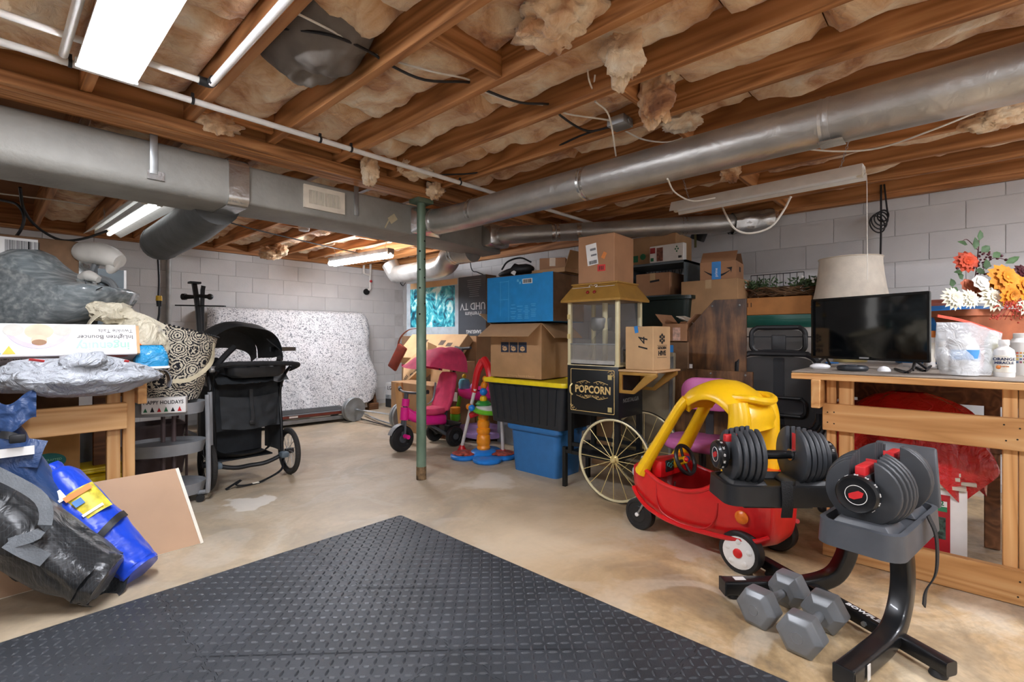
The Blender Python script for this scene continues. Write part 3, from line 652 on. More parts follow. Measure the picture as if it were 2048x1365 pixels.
for i in range(4):
    for j in range(4):
        key = (i == 0, i == 3, j == 0, j == 3)
        if key not in tiles:
            bot = [(0, 0), (TL, 0)] if j == 0 else [(a, o + g) for a, o in SM]
            rgt = [(TL, 0), (TL, TL)] if i == 3 else [(TL + o - g, a) for a, o in SM]
            top = [(TL, TL), (0, TL)] if j == 3 else [(a, TL + o - g) for a, o in reversed(SM)]
            lft = [(0, TL), (0, 0)] if i == 0 else [(o + g, a) for a, o in reversed(SM)]
            poly = bot[:-1] + rgt[:-1] + top[:-1] + lft[:-1]
            if i == 3 and j == 3:
                k = poly.index((TL, TL)); poly[k:k + 1] = [(TL - .02 + .02 * math.cos(t), TL - .02 + .02 * math.sin(t)) for t in (0, .4, .8, 1.2, PI / 2)]
            tiles[key] = M().prism(poly, .012).mesh(smooth=0)
        tl = O('mat_tile', tiles[key], FOAM, fm, (i * TL, j * TL, 0))
        tag(O('tread_bars', barme, FOAM, tl), kind='stuff')

# ================================================================== right-hand workbench
BX = 2.85; BZ = .922
wb = T('workbench', 'pine workbench along the right wall with television on top', 'workbench', (BX, 0, 0))
yl = .64
def plank(name, m, c, d, parent, rot=None, bev=.003): return M().box((0, 0, 0), d).build(name, m, parent, c, rot, bev=bev, seg=1, smooth=0)
LAM = mat('dusty grey laminate', '8d8378', .55, var=.1, scale=6)
plank('worktop', LAM, (.355, -.28, BZ - .004), (.78, 1.84, .008), wb)
plank('front_edging', PINE_Y, (-.03, -.28, BZ - .024), (.025, 1.84, .03), wb)
plank('worktop_core', PINE_Y, (.36, -.28, BZ - .022), (.76, 1.82, .025), wb)
plank('rail', PINE_Y, (.019, -.31, .697), (.038, 1.64, .132), wb)
plank('bottom_rail', PINE_Y, (.019, -.31, .073), (.038, 1.64, .14), wb)
yA = at(1645, 900, X=BX).y; yA2 = at(1662, 900, X=BX + .04).y; yA3 = at(1688, 900, X=BX + .04).y
for y, wd, xo in ((yA - .03, .04, .06), (yA2 - .062, .06, .062)):
    plank('leg', PINE_Z, (xo, y, .45), (.04, wd, .89), wb)
plank('side_rail', PINE_X, (.30, yA + .018, .815), (.74, .038, .14), wb)
yR = at(2000, 900, X=BX + .04).y
for y, wd, xo in ((yR - .03, .045, .06), (yR - .09, .07, .06), (-1.1, .09, .06)):
    plank('leg', PINE_Z, (xo, y, .45), (.04, wd, .89), wb)
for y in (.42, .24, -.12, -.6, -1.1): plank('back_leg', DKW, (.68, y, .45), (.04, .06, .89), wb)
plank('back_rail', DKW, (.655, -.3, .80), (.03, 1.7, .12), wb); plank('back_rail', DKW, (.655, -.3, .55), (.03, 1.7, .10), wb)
NAIL = mat('dark nail', '2e2a26', .5, .6)
for (px, py) in ((1655, 825), (1668, 825), (1655, 845), (1668, 848), (2008, 850), (2040, 858), (2012, 882), (2035, 880), (2040, 1165), (2036, 1195)):
    p = at(px, py, X=BX); M().cyl((p.x - BX - .001, p.y, p.z), (p.x - BX + .004, p.y, p.z), .0035, n=8).build('nail', NAIL, wb)
# television
SCR = mat('dark glossy screen', '06090c', .06, var=.0, spec=.7, coat=.3); GBLK = mat('gloss black plastic', '0c0d0f', .18, var=.02)
tp0 = Vector((3.463, .671, 0)); tp1 = Vector((3.207, .108, 0)); mid = (tp0 + tp1) / 2; dv = (tp1 - tp0); tw = dv.length; ang = math.atan2(dv.y, dv.x)
tv = T('television', 'small black flat screen television standing on the right workbench', 'television', (mid.x, mid.y, BZ), ang)
th = .36; z0 = .045
fmx = face_m((0, 0, z0 + th / 2), (1, 0, 0), (0, 0, 1))
M().frame_prism(rrect(tw, th, .006, 2), rrect(tw - .022, th - .026, .003, 2), .012, Matrix.Translation((0, -.002, 0)) @ fmx).build('bezel', GBLK, tv)
M().box((0, .006, z0 + th / 2), (tw - .012, .014, th - .012)).build('screen', SCR, tv)
M().box((0, .03, z0 + th / 2 - .03), (tw * .8, .04, th * .7)).build('back_shell', BLK, tv, bev=.012)
M().box((0, -.014, z0 + .012), (.05, .003, .008)).build('logo_plate', mat('silver print', 'b8b8ba', .3, .4), tv)
for s in (-1, 1):
    b = M(); b.tube([(s * tw * .38, .01, z0 + .01), (s * (tw * .38 + .02), -.05, .006)], .007, n=6, res=1); b.tube([(s * tw * .38, .01, z0 + .01), (s * (tw * .38 + .02), .08, .006)], .007, n=6, res=1); b.build('stand_foot', BLK, tv)
# table clutter under the television
cm = T('computer_mouse', 'white computer mouse at the left end of the right worktop', 'mouse', at(1640, 738, z=BZ), .4)
b = M(); b.ball((0, 0, .012), (.03, .05, .018)); b.build('mouse_shell', mat('white gloss plastic', 'e9eaec', .25, var=.01), cm)
M().box((0, .022, .0285), (.004, .016, .004)).build('scroll_wheel', mat('grey plastic', '6a6c70', .5), cm)
hb = T('headband', 'dark grey curved headset band lying under the television', 'headset', at(1705, 742, z=BZ), .2)
b = M(); b.ring(.055, .014, 28, 8, rotm(0, 0, 0, (0, 0, .014)), flat=1.0); b.build('band', mat('charcoal plastic', '2d3238', .4), hb)
M().box((.05, 0, .016), (.03, .05, .026)).build('ear_cushion', mat('charcoal plastic', '2d3238', .4), hb, bev=.008)
bf = T('blue_cable_tie', 'small bright blue cable bundle left of the headset band', 'cable', at(1664, 728, z=BZ), 0.3); b = M(); b.ring(.02, .005, 16, 6, rotm(0, 0, 0, (0, 0, .006)), sx=1.6); b.build('coil', mat('bright blue plastic', '2f78c4', .4), bf)
dm = tag(M().lathe([(.028, 0), (.027, .01), (.018, .021), (.004, .026)], 18).build('white_dome', mat('white gloss plastic', '', .25), loc=at(1768, 743, z=BZ)), 'small white plastic dome on the worktop before the television', 'dome')
cord('cable', 'tangled black cable on the worktop below the television', [at(1790, 738, z=BZ + .006), at(1815, 745, z=BZ + .006), at(1830, 735, z=BZ + .006), at(1850, 742, z=BZ + .006), at(1862, 732, z=BZ + .006)], .006, BCORD)
# ---------------------------------------------------------------- bottles and bags on the worktop
def bottle(name, label, loc, prof, m, capm, cap, band=None, txt=None):
    t = T(name, label, 'bottle', loc); M().lathe(prof, 24).build('bottle_body', m, t)
    M().lathe(cap, 24).build('cap', capm, t)
    if band:
        r, a0, a1, bm_ = band; M().lathe([(r, a0), (r + .0012, a0 + .001), (r + .0012, a1 - .001), (r, a1)], 24).build('paper_label', bm_, t)
    if txt:
        for s, sz, z, m_, sh in txt:
            text(s, sz, m_, t, face_m((txt[0][2] * 0 - .7349 * txtR, -.6782 * txtR, z), (.6782, -.7349, 0), (0, 0, 1)), shear=sh)
    return t
WPL = mat('white plastic', 'e8e6e2', .35, var=.02); PAPER = mat('cream paper label', 'e9e3d4', .7, var=.03)
NAVY = mat('navy print', '2b3a5c', .7); ORANGE = mat('orange print', 'd8813a', .6); BLACKINK = mat('black ink', '1a1a1c', .7); GREYINK = mat('grey ink', '77777a', .7)
txtR = .036
p = at(2008, 754, z=BZ); bt = bottle('cleaner_bottle', 'white squeeze bottle with orange fruit label at the right edge of the worktop', p, [(.034, 0), (.035, .006), (.035, .1), (.032, .118), (.016, .132), (.015, .14)], WPL, WPL, [(.017, .138), (.018, .14), (.018, .160), (.016, .163)], (.0352, .02, .095, PAPER))
fd = Vector((-p.x, -p.y, 0)).normalized(); rgt = Vector((-fd.y, fd.x, 0))
for s, sz, z, m_ in (('ORANGE', .017, .078, NAVY), ('MIRACLE', .015, .062, NAVY), ('all purpose', .007, .047, ORANGE)):
    text(s, sz, m_, bt, face_m(fd * .0368 + Vector((0, 0, z)), rgt, (0, 0, 1)), bold=.0006)
M().ball(tuple(fd * .031 - rgt * .017 + Vector((0, 0, .043))), .009).build('orange_fruit', ORANGE, bt)
p = at(2047, 752, z=BZ) + Vector((.06, .0, 0)); b2 = bottle('paint_bottle', 'white bottle with colour chart squares at the far right edge', p, [(.045, 0), (.046, .006), (.046, .15), (.03, .17)], WPL, WPL, [(.03, .168), (.031, .19), (.028, .192)], None)
fd = Vector((-p.x, -p.y, 0)).normalized(); rgt = Vector((-fd.y, fd.x, 0))
for i in range(4):
    for j in range(4):
        c = ['c9b25c', '7d8f4d', 'b4533c', '5a6f8f', '3f4a3c', 'd08a45', '9a4a5e', '2f3b55'][(i * 3 + j * 5) % 8]
        M().box((0, 0, 0), (.008, .008, .001), face_m(fd * .0455 + rgt * ((i - 1.5) * .011 - .01) + Vector((0, 0, .06 + j * .014)), rgt, (0, 0, 1))).build('colour_square', mat('chip ' + c, c, .6), b2)
# zip bag with bottles inside
ZIP = NT('clear plastic bag'); ZIP.b.inputs['Base Color'].default_value = lin('dfe3e6'); ZIP.b.inputs['Roughness'].default_value = .22; ZIP.b.inputs['Alpha'].default_value = .42
vz_ = ZIP.coords(); nz_ = ZIP.n('TexNoise'); nz_.inputs['Scale'].default_value = 22; nz_.inputs['Distortion'].default_value = 1.5; ZIP.l(vz_, nz_.inputs['Vector']); ZIP.bump(nz_.outputs[0], .8, .015); ZIP = ZIP.m
zp = at(1930, 752, z=BZ); zb = T('zip_bag', 'clear zip bag with red seal standing on the worktop beside the television', 'bag', zp, -.82)
def bag(u, v):
    a = 2 * PI * u; w_ = .13 + .02 * v; d_ = .06 * (1 - v) ** .6 + .004
    x = w_ * math.copysign(abs(math.cos(a)) ** .7, math.cos(a)) * (.72 + .28 * min(1, v * 3)); y = d_ * math.sin(a)
    n_ = noise.noise(Vector((x * 18, y * 10, v * 5))) * .012
    return (x + n_ + .02 * v, y + n_, .006 + v * .235 - .05 * v * max(0, x / .15))
M().grid(bag, 36, 16, cu=True).build('plastic_pouch', ZIP, zb, smooth=70)
M().strap([(-.125, 0, .27), (0, 0, .245), (.165, 0, .19)], .012, (0, 0, 1), .006).build('zip_seal', mat('red zip', 'd8543f', .35), zb)
jar = T('bleach_jug', 'white jug with blue band seen inside the clear zip bag', 'jug', zp + Vector((.0, .0, .003)))
M().lathe([(.046, 0), (.048, .01), (.048, .13), (.03, .165), (.02, .17), (.02, .19)], 20).build('jug_body', WPL, jar); M().lathe([(.049, .07), (.0495, .075), (.0495, .11), (.049, .115)], 20).build('blue_band', mat('sky blue label', '4a92d0', .5), jar)
p = at(1872, 735, z=BZ) + Vector((.05, .03, 0))
bottle('spray_can', 'tall white can with orange cap behind the television edge', p, [(.026, 0), (.027, .005), (.027, .17), (.022, .185)], WPL, ORANGE, [(.026, .17), (.027, .172), (.027, .205), (.025, .21)], (.0272, .03, .14, PAPER))
p = at(1885, 740, z=BZ) + Vector((.02, -.0, 0)); bottle('lotion_bottle', 'small pale bottle with white cap between can and zip bag', p, [(.022, 0), (.023, .005), (.023, .11), (.012, .125)], mat('pale grey plastic', 'c9c8c4', .35), WPL, [(.014, .12), (.014, .15), (.012, .152)])
p = at(1975, 744, z=BZ) + Vector((.05, -.02, 0)); bottle('olive_bottle', 'olive yellow bottle half hidden behind the orange label bottle', p, [(.03, 0), (.031, .005), (.031, .16), (.014, .19)], mat('olive plastic', 'a79f6b', .4), WPL, [(.015, .185), (.015, .205), (.013, .207)])
z2 = T('zip_bag', 'white carton in a red sealed zip bag at the right frame edge', 'bag', at(2042, 735, z=BZ) + Vector((.16, -.02, 0)), -.8)
M().box((0, 0, .13), (.14, .07, .25)).build('carton', WPL, z2, bev=.01); M().strap([(-.1, 0, .29), (0, 0, .275), (.12, 0, .26)], .012, (0, 0, 1), .006).build('zip_seal', mat('red zip', 'd8543f', .35), z2)
# ---------------------------------------------------------------- flower arrangement in terracotta trough
TERRA = mat('terracotta plastic', 'a9613f', .6, var=.08)
fp = at(1985, 650, D=2.75); 
ft = T('flower_arrangement', 'autumn silk flower arrangement in a terracotta trough behind the bags', 'flowers', (fp.x, fp.y, BZ), -.82)
b = M(); b.loft([[(x, y, z + .125) for x, y in rrect(w_, d_, .05, 5)] for w_, d_, z in ((.42, .2, 0), (.5, .25, .16), (.53, .27, .165), (.53, .27, .2), (.49, .23, .2))]); b.build('trough', TERRA, ft)
ris = T('riser_box', 'low brown carton under the terracotta trough', 'box', (fp.x, fp.y, BZ), -.82); M().box((0, 0, .061), (.4, .2, .122)).build('carton', TERRA, ris, bev=.003)
LEAFM = mat('silk leaf green', '3f5a34', .6, var=.2); 
def petal_flower(c, r, m, n, layers, up, name='blossom', droop=.3, wd=.28):
    b = M(); f = frame((0, 0, 0), up)
    for L in range(layers):
        rr = r * (1 - .22 * L); el = .25 + .38 * L
        for i in range(n):
            a = 2 * PI * (i + .5 * (L % 2)) / n + rnd.uniform(-.1, .1)
            mm = f @ Matrix.Rotation(a, 4, 'Z') @ Matrix.Rotation(-el, 4, 'Y')
            W = rr * wd
            b.add([(0, 0, 0), (rr * .35, -W * .8, .01 * rr), (rr * .75, -W, -.1 * rr), (rr, 0, -droop * rr), (rr * .75, W, -.1 * rr), (rr * .35, W * .8, .01 * rr), (rr * .5, 0, .1 * rr)], [(0, 1, 6), (1, 2, 6), (2, 3, 6), (3, 4, 6), (4, 5, 6), (5, 0, 6)], mm)
    b.ball((0, 0, 0), r * .2, 8, 6, f @ Matrix.Translation((0, 0, r * .1)))
    return b.build(name, m, ft, c, smooth=60)
inv = Matrix.Translation((fp.x, fp.y, BZ)) @ Matrix.Rotation(-.82, 4, 'Z'); inv = inv.inverted()
def fl_(x, y, D): return inv @ at(x, y, D=D)
FRONT = (0, -1, .35)
ORF = mat('orange silk', 'e08a1e', .7, var=.15); RST = mat('rust red silk', 'b6401e', .7, var=.2); CRM = mat('cream silk', 'e3dcc4', .7, var=.06); WHS = mat('white silk', 'ebe6dc', .7); DUSK = mat('dusky rose silk', 'a5583c', .7, var=.15); BURG = mat('burgundy berry', '4c1a22', .5, var=.2)
petal_flower(fl_(1932, 524, 2.7), .062, RST, 12, 4, (-.2, -1, .2))
petal_flower(fl_(2008, 558, 2.6), .085, ORF, 13, 5, (0, -1, .3), wd=.3); petal_flower(fl_(2042, 575, 2.6), .075, ORF, 13, 5, (.2, -1, .3), wd=.3); petal_flower(fl_(1990, 580, 2.62), .06, ORF, 12, 4, (-.2, -1, .1), wd=.3); petal_flower(fl_(2020, 592, 2.56), .06, ORF, 12, 4, (.1, -1, -.1), wd=.3)
petal_flower(fl_(1962, 566, 2.6), .045, WHS, 7, 4, FRONT, wd=.5); petal_flower(fl_(1937, 572, 2.65), .042, DUSK, 7, 4, FRONT, wd=.5); petal_flower(fl_(1952, 585, 2.65), .035, DUSK, 7, 4, FRONT, wd=.5)
for x, y, r in ((1906, 598, .065), (1938, 598, .055), (1984, 597, .075), (2046, 610, .06)): petal_flower(fl_(x, y, 2.6), r, CRM, 16, 4, (0, -1, .25), wd=.16)
petal_flower(fl_(2044, 545, 2.75), .05, BURG, 9, 3, FRONT)
b = M()
def leaf(b, c, L, W, dirv, nrm=(0, -1, .3)):
    f = frame(c, Vector(c) + Vector(dirv), nrm); b.add([(0, 0, 0), (-W, 0.006, L * .35), (-W * .7, .006, L * .7), (0, 0, L), (W * .7, .006, L * .7), (W, .006, L * .35), (0, -.004, L * .5)], [(0, 1, 6), (1, 2, 6), (2, 3, 6), (3, 4, 6), (4, 5, 6), (5, 0, 6)], f)
for x, y, L, W, d in ((1950, 500, .07, .02, (.0, 0, 1)), (1958, 482, .06, .017, (.1, 0, 1)), (1935, 490, .06, .014, (-1, 0, .3)), (1962, 505, .06, .022, (.8, 0, .6)), (1985, 515, .05, .02, (.8, 0, .5)), (1950, 540, .06, .02, (.6, 0, -.2)), (2010, 528, .09, .018, (1, 0, .5)), (1972, 540, .06, .022, (0, 0, 1)), (1925, 560, .05, .018, (-.6, 0, .8)), (1920, 585, .07, .025, (-1, 0, .2)), (1975, 585, .06, .025, (.3, 0, 1)), (1925, 545, .05, .014, (-1, 0, .0)), (1996, 615, .06, .025, (.1, 0, -1)), (1960, 590, .07, .02, (.6, 0, .4)), (1940, 612, .05, .02, (-.4, 0, .3)), (1905, 575, .05, .02, (-.2, 0, 1))):
    leaf(b, fl_(x, y, 2.66), L, W, d)
b.build('leaves', LEAFM, ft, smooth=60)
b = M()
for x, y in ((1915, 537), (1948, 535), (1980, 515), (1995, 517), (2003, 512), (2012, 520), (1970, 525)): b.ball(tuple(fl_(x, y, 2.68)), .008, 8, 6)
for k in range(34): b.ball(tuple(fl_(1955 + rnd.uniform(0, 28), 498 + rnd.uniform(0, 55), 2.7)), .006, 6, 5)
b.tube([fl_(1950, 560, 2.7), fl_(1955, 520, 2.7), fl_(1958, 480, 2.7)], .003, n=5); b.tube([fl_(1960, 550, 2.7), fl_(1985, 517, 2.7), fl_(2020, 522, 2.7)], .002, n=5); b.tube([fl_(1955, 500, 2.7), fl_(1935, 480, 2.7), fl_(1925, 482, 2.7)], .002, n=5)
b.build('berries', BURG, ft)
b = M()
for k in range(70): b.ball(tuple(fl_(2005 + rnd.gauss(18, 14), 600 + abs(rnd.gauss(14, 12)), 2.52)), .005, 5, 4)
for k in range(24): b.ball(tuple(fl_(1985 + rnd.uniform(-5, 15), 632 + rnd.uniform(-3, 8), 2.52)), .004, 5, 4)
for k in range(6): b.tube([fl_(2020, 595, 2.56), fl_(2010 + k * 6, 615, 2.52), fl_(1990 + k * 10, 640, 2.52)], .0015, n=4)
b.build('hanging_berries', mat('red amaranth', 'a8321c', .6, var=.2), ft)
# blue bin behind
bb = T('storage_tote', 'bright blue plastic storage tub with ribbed rim behind the television', 'tote', (*at(1872, 700, D=3.25).xy, BZ), -.4)
b = M(); b.loft([[(x, y, z) for x, y in rrect(w_, w_, .08, 5)] for w_, z in ((.36, 0), (.42, .3), (.45, .305), (.45, .34), (.43, .345), (.43, .37), (.40, .37), (.36, .1))]); b.build('tub', mat('azure plastic', '1f6fb4', .4), bb)
bbr = T('basket', 'rust coloured dome lid on top of the blue tub', 'lid', (*at(1872, 700, D=3.25).xy, BZ + .372), 0); M().lathe([(.17, 0), (.165, .02), (.12, .04), (.02, .05)], 20).build('dome', mat('rust lid', '7d3a2a', .6), bbr)
# ================================================================== red toy car
RED = mat('red toy plastic', 'd0191d', .3, var=.03, coat=.2); YEL = mat('yellow toy plastic', 'f0bd12', .35, var=.03, coat=.1); TIRE = mat('black toy tyre', '1a1b1d', .5, var=.1, bump=.2, bscale=30)
REDIN = mat('red toy plastic inside', 'b8161a', .45, var=.03)
rc = Vector((2.577, .70, 0)); fwd = Vector((.14, .99, 0)).normalized()
car = T('toy_car', 'red and yellow ride-on toy car beside the workbench', 'toy car', (rc.x + fwd.x * .30, rc.y + fwd.y * .30, 0), math.atan2(fwd.y, fwd.x))
# local: x forward, y left (away from camera is -y ... camera stands on the +y/-X side)
secs = [  # x, half width, bottom z, sill z, top of closed deck
    (-.40, .11, .17, .33), (-.385, .16, .13, .375), (-.34, .20, .11, .405), (-.26, .215, .10, .42), (-.19, .218, .09, .405),
    (-.10, .22, .085, .345), (0, .22, .08, .315), (.10, .217, .085, .315), (.18, .212, .10, .335), (.25, .2, .12, .365), (.31, .185, .155, .375), (.355, .16, .185, .365), (.385, .115, .225, .34)]
b = M(); rings = []
def prof(hw, zb, zs, k=1.0):
    out = []
    n = 18
    for i in range(n + 1):
        a = PI * i / n; c = math.cos(a); s_ = math.sin(a)
        x = hw * math.copysign(abs(c) ** .45, c) * k; z = zs - (zs - zb) * (abs(s_) ** .6)
        out.append((x, z))
    return out
outer = [[(x, y, z) for y, z in prof(hw, zb, zs)] for x, hw, zb, zs in secs]
b.loft(outer, closed=False, cap=False)
inner = [[(x, y, z) for y, z in prof(hw - .014, zb + .014, zs)] for x, hw, zb, zs in secs[3:11]]
body = M(); body.loft(outer, closed=False, cap=False)
# nose and tail caps plus closed decks
body.add(outer[0], [tuple(range(len(outer[0])))]); body.add(outer[-1], [tuple(range(len(outer[-1])))])
def deck(i0, i1, lift):
    rows = []
    for x, hw, zb, zs in secs[i0:i1 + 1]:
        rows.append([(x, hw * math.cos(PI * j / 10) if False else hw * (1 - 2 * j / 10), zs + lift * (1 - (1 - 2 * j / 10) ** 2)) for j in range(11)])
    body.loft(rows, closed=False, cap=False)
deck(0, 4, .012); deck(9, 12, .02)
body.build('car_body', RED, car, weld=True, smooth=50)
tubm = M(); tubm.loft(inner, closed=False, cap=False); tubm.build('cabin_tub', REDIN, car, smooth=60)
# rolled lip along both sills and the lower bulge line
b = M()
for s in (-1, 1):
    b.tube([(x, s * (hw - .004), zs) for x, hw, zb, zs in secs[3:11]], .012, n=8, res=3)
b.build('sill_lip', RED, car)
b = M()
for s in (-1, 1): b.tube([(x, s * (hw * 1.0), zb + .055) for x, hw, zb, zs in secs[1:12]], .012, n=8, res=3)
b.build('bumper_moulding', RED, car)
# door outline
b = M(); dz = lambda x: .32
dpts = [(.17, .2085, .325), (.165, .213, .22), (.12, .2165, .165), (.0, .219, .145), (-.11, .2185, .16), (-.16, .2175, .22), (-.175, .2155, .30)]
b.tube(dpts, .004, n=6, res=5); b.build('door_seam', REDIN, car)
# yellow roof: arch plus pillars
roof = M(); rp = [(.075, .715, .12), (.055, .765, .15), (.0, .803, .168), (-.06, .825, .175), (-.13, .825, .178), (-.20, .79, .18), (-.26, .73, .182), (-.29, .64, .18)]
rings = []
rp = [tuple(v) for v in spline([Vector((a, b_, c)) for a, b_, c in rp], 4)]
for k, (x, z, hw) in enumerate(rp):
    a = rp[max(k - 1, 0)]; c = rp[min(k + 1, len(rp) - 1)]; tx, tz = c[0] - a[0], c[1] - a[1]; l = math.hypot(tx, tz); nx, nz = -tz / l, tx / l
    if nz < 0: nx, nz = -nx, -nz
    th_ = .048 if 1 < k < len(rp) - 2 else .03
    rg = []
    for i in range(28):
        a_ = 2 * PI * i / 28; c_, s_ = math.cos(a_), math.sin(a_)
        u = math.copysign(abs(c_) ** .55, c_); v = math.copysign(abs(s_) ** .8, s_) * (1 if s_ > 0 else .45)
        off = v * th_ - .04 * u * u * (1 if abs(u) < 1.1 else 1)
        rg.append((x + nx * off, u * hw, z + nz * off))
    rings.append(rg)
roof.loft(rings); 
rf = roof.build('roof', YEL, car, smooth=60)
for s in (-1, 1):
    pil = M(); el = [(math.cos(t * PI / 6), .72 * math.sin(t * PI / 6)) for t in range(12)]
    pil.tube([(.045, s * .125, .77), (.085, s * .14, .71), (.17, s * .155, .56), (.25, s * .168, .42), (.29, s * .17, .345)], [.036, .037, .040, .046, .056], n=12, res=4, sq=el); pil.build('front_pillar', YEL, car)
    pil = M(); el = [(1.5 * math.cos(t * PI / 6), .72 * math.sin(t * PI / 6)) for t in range(12)]
    pil.tube([(-.235, s * .145, .775), (-.25, s * .155, .70), (-.245, s * .165, .58), (-.235, s * .175, .47), (-.23, s * .18, .40)], [.046, .05, .054, .058, .062], n=12, res=4, sq=[(1.35 * math.cos(t * PI / 6), .72 * math.sin(t * PI / 6)) for t in range(12)] if False else None); pil.build('rear_pillar', YEL, car)
hd = M(); hd.tube([(-.20, .12, .80), (-.27, .105, .80), (-.315, .06, .79), (-.325, 0, .785), (-.315, -.06, .79), (-.27, -.105, .80), (-.20, -.12, .80)], .019, n=10, res=4); hd.build('push_handle', YEL, car)
# dashboard, steering wheel, lamps
M().box((.215, 0, .37), (.07, .30, .10)).build('dashboard', RED, car, bev=.02)
dsh = M().box((.178, .075, .385), (.012, .075, .065)).build('gauge_panel', BLK, car, bev=.006)
b = M()
for k in range(3): b.ring(.011, .002, 14, 5, face_m((.1705, .095 - .02 * k, .395 - .01 * (k % 2)), (0, -1, 0), (0, 0, 1)))
b.build('gauge_dial', mat('teal print', '3d8f8a', .5), dsh)
sw = M(); swm = rotm(0, -1.15, 0, (.115, .02, .42)); sw.ring(.078, .011, 30, 8, swm)
sw.tube([swm @ Vector((-.075, 0, 0)), swm @ Vector((0, 0, -.01)), swm @ Vector((.075, 0, 0))], .008, n=6, res=2); sw.tube([swm @ Vector((0, 0, -.01)), swm @ Vector((0, .075, 0))], .008, n=6, res=1)
swo = sw.build('steering_wheel', BLK, car); M().cyl(swm @ Vector((0, 0, -.08)), swm @ Vector((0, 0, .0)), .03, .02, n=12).build('steering_hub', YEL, swo); M().ball(tuple(swm @ Vector((0, 0, .004))), .014).build('horn_button', RED, swo)
M().cyl((.165, -.06, .40), (.145, -.06, .405), .016, n=12).build('ignition_knob', mat('blue toy plastic', '1f55b8', .35), car)
for s in (-1, 1):
    M().ball((.372, s * .10, .315), (.03, .035, .035)).build('headlight', mat('grey toy plastic', 'b9bdc2', .4), car)
    M().lathe([(.031, 0), (.031, .006), (.022, .014), (.004, .017)], 18, face_m((-.285, s * .2075, .262), (-s, 0, 0), (0, 0, 1)) ).build('tail_lamp', mat('orange toy lens', 'e0701c', .3), car)
    M().box((.272, s * .166, .405), (.05, .018, .055), None).build('side_mirror', mat('silver toy sticker', 'b9c2cc', .25, .3), car, bev=.008)
# wheels
def wheel(x, y, r, wd, hub, caps=True):
    out = 1 if y > 0 else -1; m_ = face_m((x, y - out * wd / 2, r), (out * -1, 0, 0), (0, 0, 1))
    wh = M().lathe([(r * .45, 0), (r * .9, 0), (r, wd * .12), (r, wd * .88), (r * .93, wd), (r * .78, wd * 1.0), (r * .76, wd * .93), (.006, wd * .93)], 32, m_).build('wheel', TIRE, car)
    if hub:
        M().lathe([(r * .76, wd * .9), (r * .77, wd * 1.0), (r * .68, wd * 1.04), (r * .3, wd * 1.10), (.004, wd * 1.1)], 28, m_).build('hubcap', WPL, wh)
        M().lathe([(.022, wd * 1.08), (.021, wd * 1.18), (.012, wd * 1.26), (.003, wd * 1.28)], 16, m_).build('hub_button', RED, wh)
        for k in range(5):
            a = 2 * PI * k / 5 + .3; M().ball((r * .53 * math.cos(a), r * .53 * math.sin(a), wd * 1.06), (r * .14, r * .14, wd * .08), 10, 6, m_).build('hub_bump', WPL, wh)
    else:
        M().lathe([(r * .55, wd * .95), (r * .5, wd * 1.02), (.004, wd * 1.02)], 20, m_).build('hub_disc', TIRE, wh)
        M().lathe([(.011, wd), (.011, wd * 1.25), (.003, wd * 1.3)], 12, m_).build('axle_nut', WPL, wh)
wheel(-.275, .19, .097, .06, True); wheel(-.275, -.19, .097, .06, True)
wheel(.335, .125, .088, .05, False); wheel(.335, -.125, .088, .05, False)
b = M()
for s in (-1, 1): b.tube([(.335, s * .155, .088), (.30, s * .152, .15), (.28, s * .14, .23)], .006, n=6, res=3)
b.build('front_axle_fork', STEEL, car)
b = M().cyl((-.275, -.2, .097), (-.275, .2, .097), .008, n=8); b.build('rear_axle', STEEL, car)
M().box((0, 0, 0), (.002, .045, .05), rotm(0, .1, 0, (-.388, .03, .29))).build('sticker', mat('white sticker', 'dfe0e4', .5, var=.2, scale=120), car)
M().box((-.25, .205, .385), (.10, .012, .05)).build('fuel_flap', WPL, car, bev=.006)

# ================================================================== adjustable dumbbells on their stand
SATIN = mat('satin black steel', '1b1c1e', .32, .3, var=.05, coat=.2); GREYP = mat('graphite plastic', '4b4e53', .42, var=.05); RUB = mat('rubber coated plate', '34373b', .5, var=.07); REDP = mat('red plastic accent', 'c6262a', .4)
CHR = mat('chrome', 'd5d7d8', .12, .95, var=.02)
st = T('dumbbell_stand', 'black tubular dumbbell stand with two trays in the right foreground', 'stand', (2.2, .35, 0))
oS = Vector((2.2, .35, 0))
def L_(x, y, z): return Vector((x, y, z)) - oS
lf, lb = Vector((2.11, .735, 0)), Vector((2.44, .385, 0)); rf_, rb = Vector((1.80, .265, 0)), Vector((2.19, .165, 0))
rc4 = [(-1, -.62), (1, -.62), (1.0, .62), (-1, .62)]; rect = rrect(2.0, 1.85, .35, 3)
for (a, c, tb) in ((lf, lb, .985), (rf_, rb, .985)):
    d = (c - a).normalized(); p = [a, a.lerp(c, .4), a.lerp(c, .72), c + d * -.02, c + d * .035, c + d * .05, c + d * .035, c - d * .005, c - d * .04]
    z = [.048, .048, .052, .085, .16, .24, .33, .41, .455]
    M().tube([Vector((q.x, q.y, zz)) - oS for q, zz in zip(p, z)], .032, n=12, res=5, sq=rect).build('c_frame', SATIN, st)
    e = a - d * .0; M().box((0, 0, 0), (.012, .06, .056), rotm(0, 0, math.atan2(d.y, d.x), L_(e.x, e.y, .048))).build('end_plug', BLK, st)
    q = a + d * .04; M().lathe([(.022, 0), (.024, .004), (.02, .02)], 16, rotm(loc=L_(q.x, q.y, 0))).build('foot_pad', BLK, st)
M().box((0, 0, 0), (.045, .028, .001), rotm(0, 0, math.atan2((lb - lf).y, (lb - lf).x), L_(*(lf + (lb - lf) * .14 + Vector((0, 0, .0785)))))).build('sticker', WPL, st)
c0, c1 = Vector((2.47, .68, .045)), Vector((2.075, .02, .045))
